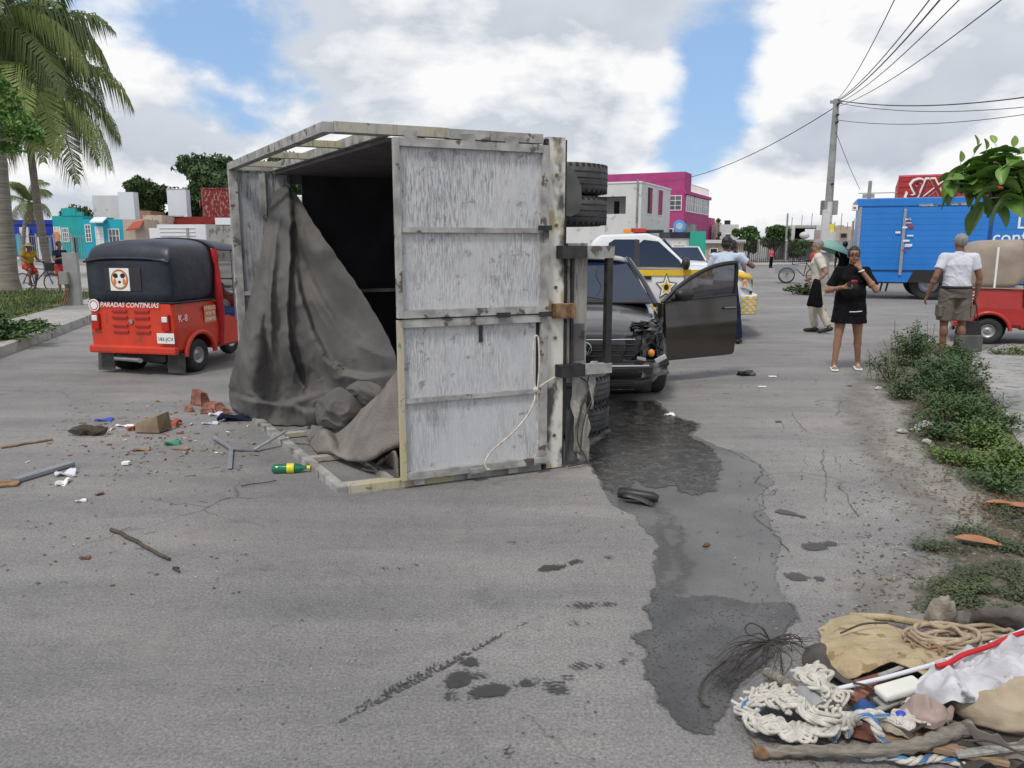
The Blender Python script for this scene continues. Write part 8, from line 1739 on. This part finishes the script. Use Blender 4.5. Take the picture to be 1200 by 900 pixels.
b = B(); b.ell(G(1056, 838, .11), (.018, .018, .014)); solo('blue_knot', b, 'blue_plastic', 'small blue knot at the left end of the pink rag', 'knot')
# sack
g = G(1188, 824, .13); rows = []
sk = B(); sk.ell((0, 0, 0), (.20, .125, .085), 56, 36); me = sk.mesh()
for v in me.vertices:
    q = v.co; n_ = noise.noise(Vector((q.x*7, q.y*9, q.z*9)))*.030+.035*max(0, 1-6*abs(noise.noise(Vector((q.x*8+3, q.y*13, q.z*10)))))+noise.noise(Vector((q.x*25, q.y*25, q.z*25)))*.010; r_ = 1+n_*2.2; v.co = Vector((q.x*r_, q.y*r_, max(-.075, q.z*r_)+.03*q.x))
solo('beige_sack', smooth_all(bake(me, [('SUBSURF', dict(levels=1, render_levels=1))])), 'sack', 'full beige sack at the right edge on top of the heap', 'sack', loc=(g.x, g.y, .13))
draped('dark_rag', 'dark blue-grey cloth under the sack in the corner', 'rag', [[(1100, 850, .06), (1140, 850, .08), (1200, 856, .09), (1260, 860, .09)], [(1110, 876, .04), (1150, 874, .05), (1200, 878, .06), (1260, 880, .06)], [(1130, 900, .02), (1170, 900, .03), (1210, 900, .03), (1260, 900, .03)]], 'carpet_back', .03, 12, 7, .004, 7)
# uprooted twig broom
rd = random.Random(23); t = thing('twig_bundle', 'bundle of thin dark wires and roots left of the rubbish heap', 'twigs', tuple(G(905, 752)))
o_ = G(905, 752); hub = G(903, 752, .06)-o_
for k in range(60):
    if k < 34: tip = G(rd.uniform(822, 862), rd.uniform(770, 812), rd.uniform(.005, .03))-o_
    elif k < 50: tip = G(rd.uniform(925, 955), rd.uniform(748, 768), rd.uniform(.01, .04))-o_
    else: tip = G(rd.uniform(880, 920), rd.uniform(775, 795), rd.uniform(.01, .03))-o_
    mid = hub.lerp(tip, .5)+Vector((rd.gauss(0, .02), rd.gauss(0, .02), rd.uniform(.0, .04))); part('twig', B().tube(catmull([hub+Vector((rd.gauss(0, .008), rd.gauss(0, .008), 0)), mid, tip], 3), [.0022, .0022, .002, .002, .0017, .0014, .0012], 4), 'wire', t)
b = B(); b.tube(catmull([G(902, 750, .07)-o_, G(893, 736, .13)-o_, G(880, 730, .14)-o_, G(873, 736, .12)-o_, G(878, 744, .10)-o_, G(890, 742, .11)-o_, G(900, 748, .09)-o_], 5), .0035, 5); part('wire_loop', b, 'wire', t)
b = B(); b.tube(catmull([G(850, 775, .03)-o_, G(830, 790, .02)-o_, G(820, 808, .02)-o_, G(824, 824, .01)-o_, G(832, 828, .01)-o_], 4), .004, 5); part('wire_end', b, 'wire', t)

# smaller clutter filling the heap
plank('splintered grey lath behind the white pipe', (1030, 792, .10), (1075, 775, .13), .018, .010, 'oldwood', 'lath'); plank('dark lath lying under the shirt edge', (1045, 822, .07), (1120, 812, .10), .03, .012, 'side_ply', 'lath'); plank('short pale offcut below the pink rag', (1092, 862, .06), (1128, 858, .07), .035, .018, 'plank', 'offcut'); plank('grey lath sticking out at the bottom right corner', (1120, 884, .05), (1215, 872, .10), .03, .014, 'oldwood', 'lath')
for i, (p0, p1, lab) in enumerate((((1000, 800), (1042, 822), 'thin twig across the hollow under the carpet'), ((1068, 858), (1120, 846), 'thin twig just under the pink rag'), ((1130, 868), (1200, 884), 'twig lying on the dark cloth in the corner'), ((985, 742), (1040, 730), 'dry stem lying on the carpet piece'))): a, c = G(*p0, .10), G(*p1, .11); b = B(); b.tube(catmull([a, a.lerp(c, .5)+Vector((0, .01, .012)), c], 4), [.004]*9, 5); solo('twig', b, 'twig', lab, 'twig')
draped('blue_rag', 'strip of dark blue cloth in the hollow beside the white foam', 'rag', [[(1000, 826, .05), (1012, 818, .08), (1026, 822, .07)], [(1002, 838, .04), (1014, 832, .07), (1028, 836, .06)], [(1006, 846, .03), (1016, 844, .05), (1030, 846, .04)]], 'cloth_blue', .015, 18, 3, .004, 5)
draped('khaki_rag', 'flat brownish rag between the ropes and the pink rag', 'rag', [[(1030, 846, .07), (1046, 842, .09), (1062, 846, .09)], [(1034, 856, .06), (1050, 854, .08), (1068, 858, .07)], [(1040, 864, .05), (1056, 864, .06), (1072, 868, .05)]], 'rag_beige', .014, 18, 4, .004, 5)
draped('dark_sleeve', 'dark grey cloth strip hanging below the sack', 'rag', [[(1128, 846, .12), (1150, 856, .12), (1180, 866, .11), (1220, 870, .11)], [(1124, 856, .09), (1148, 866, .09), (1180, 876, .08), (1220, 882, .08)], [(1126, 866, .06), (1146, 876, .06), (1180, 888, .05), (1220, 896, .05)]], 'grey_rag', .02, 15, 8, .004, 6)
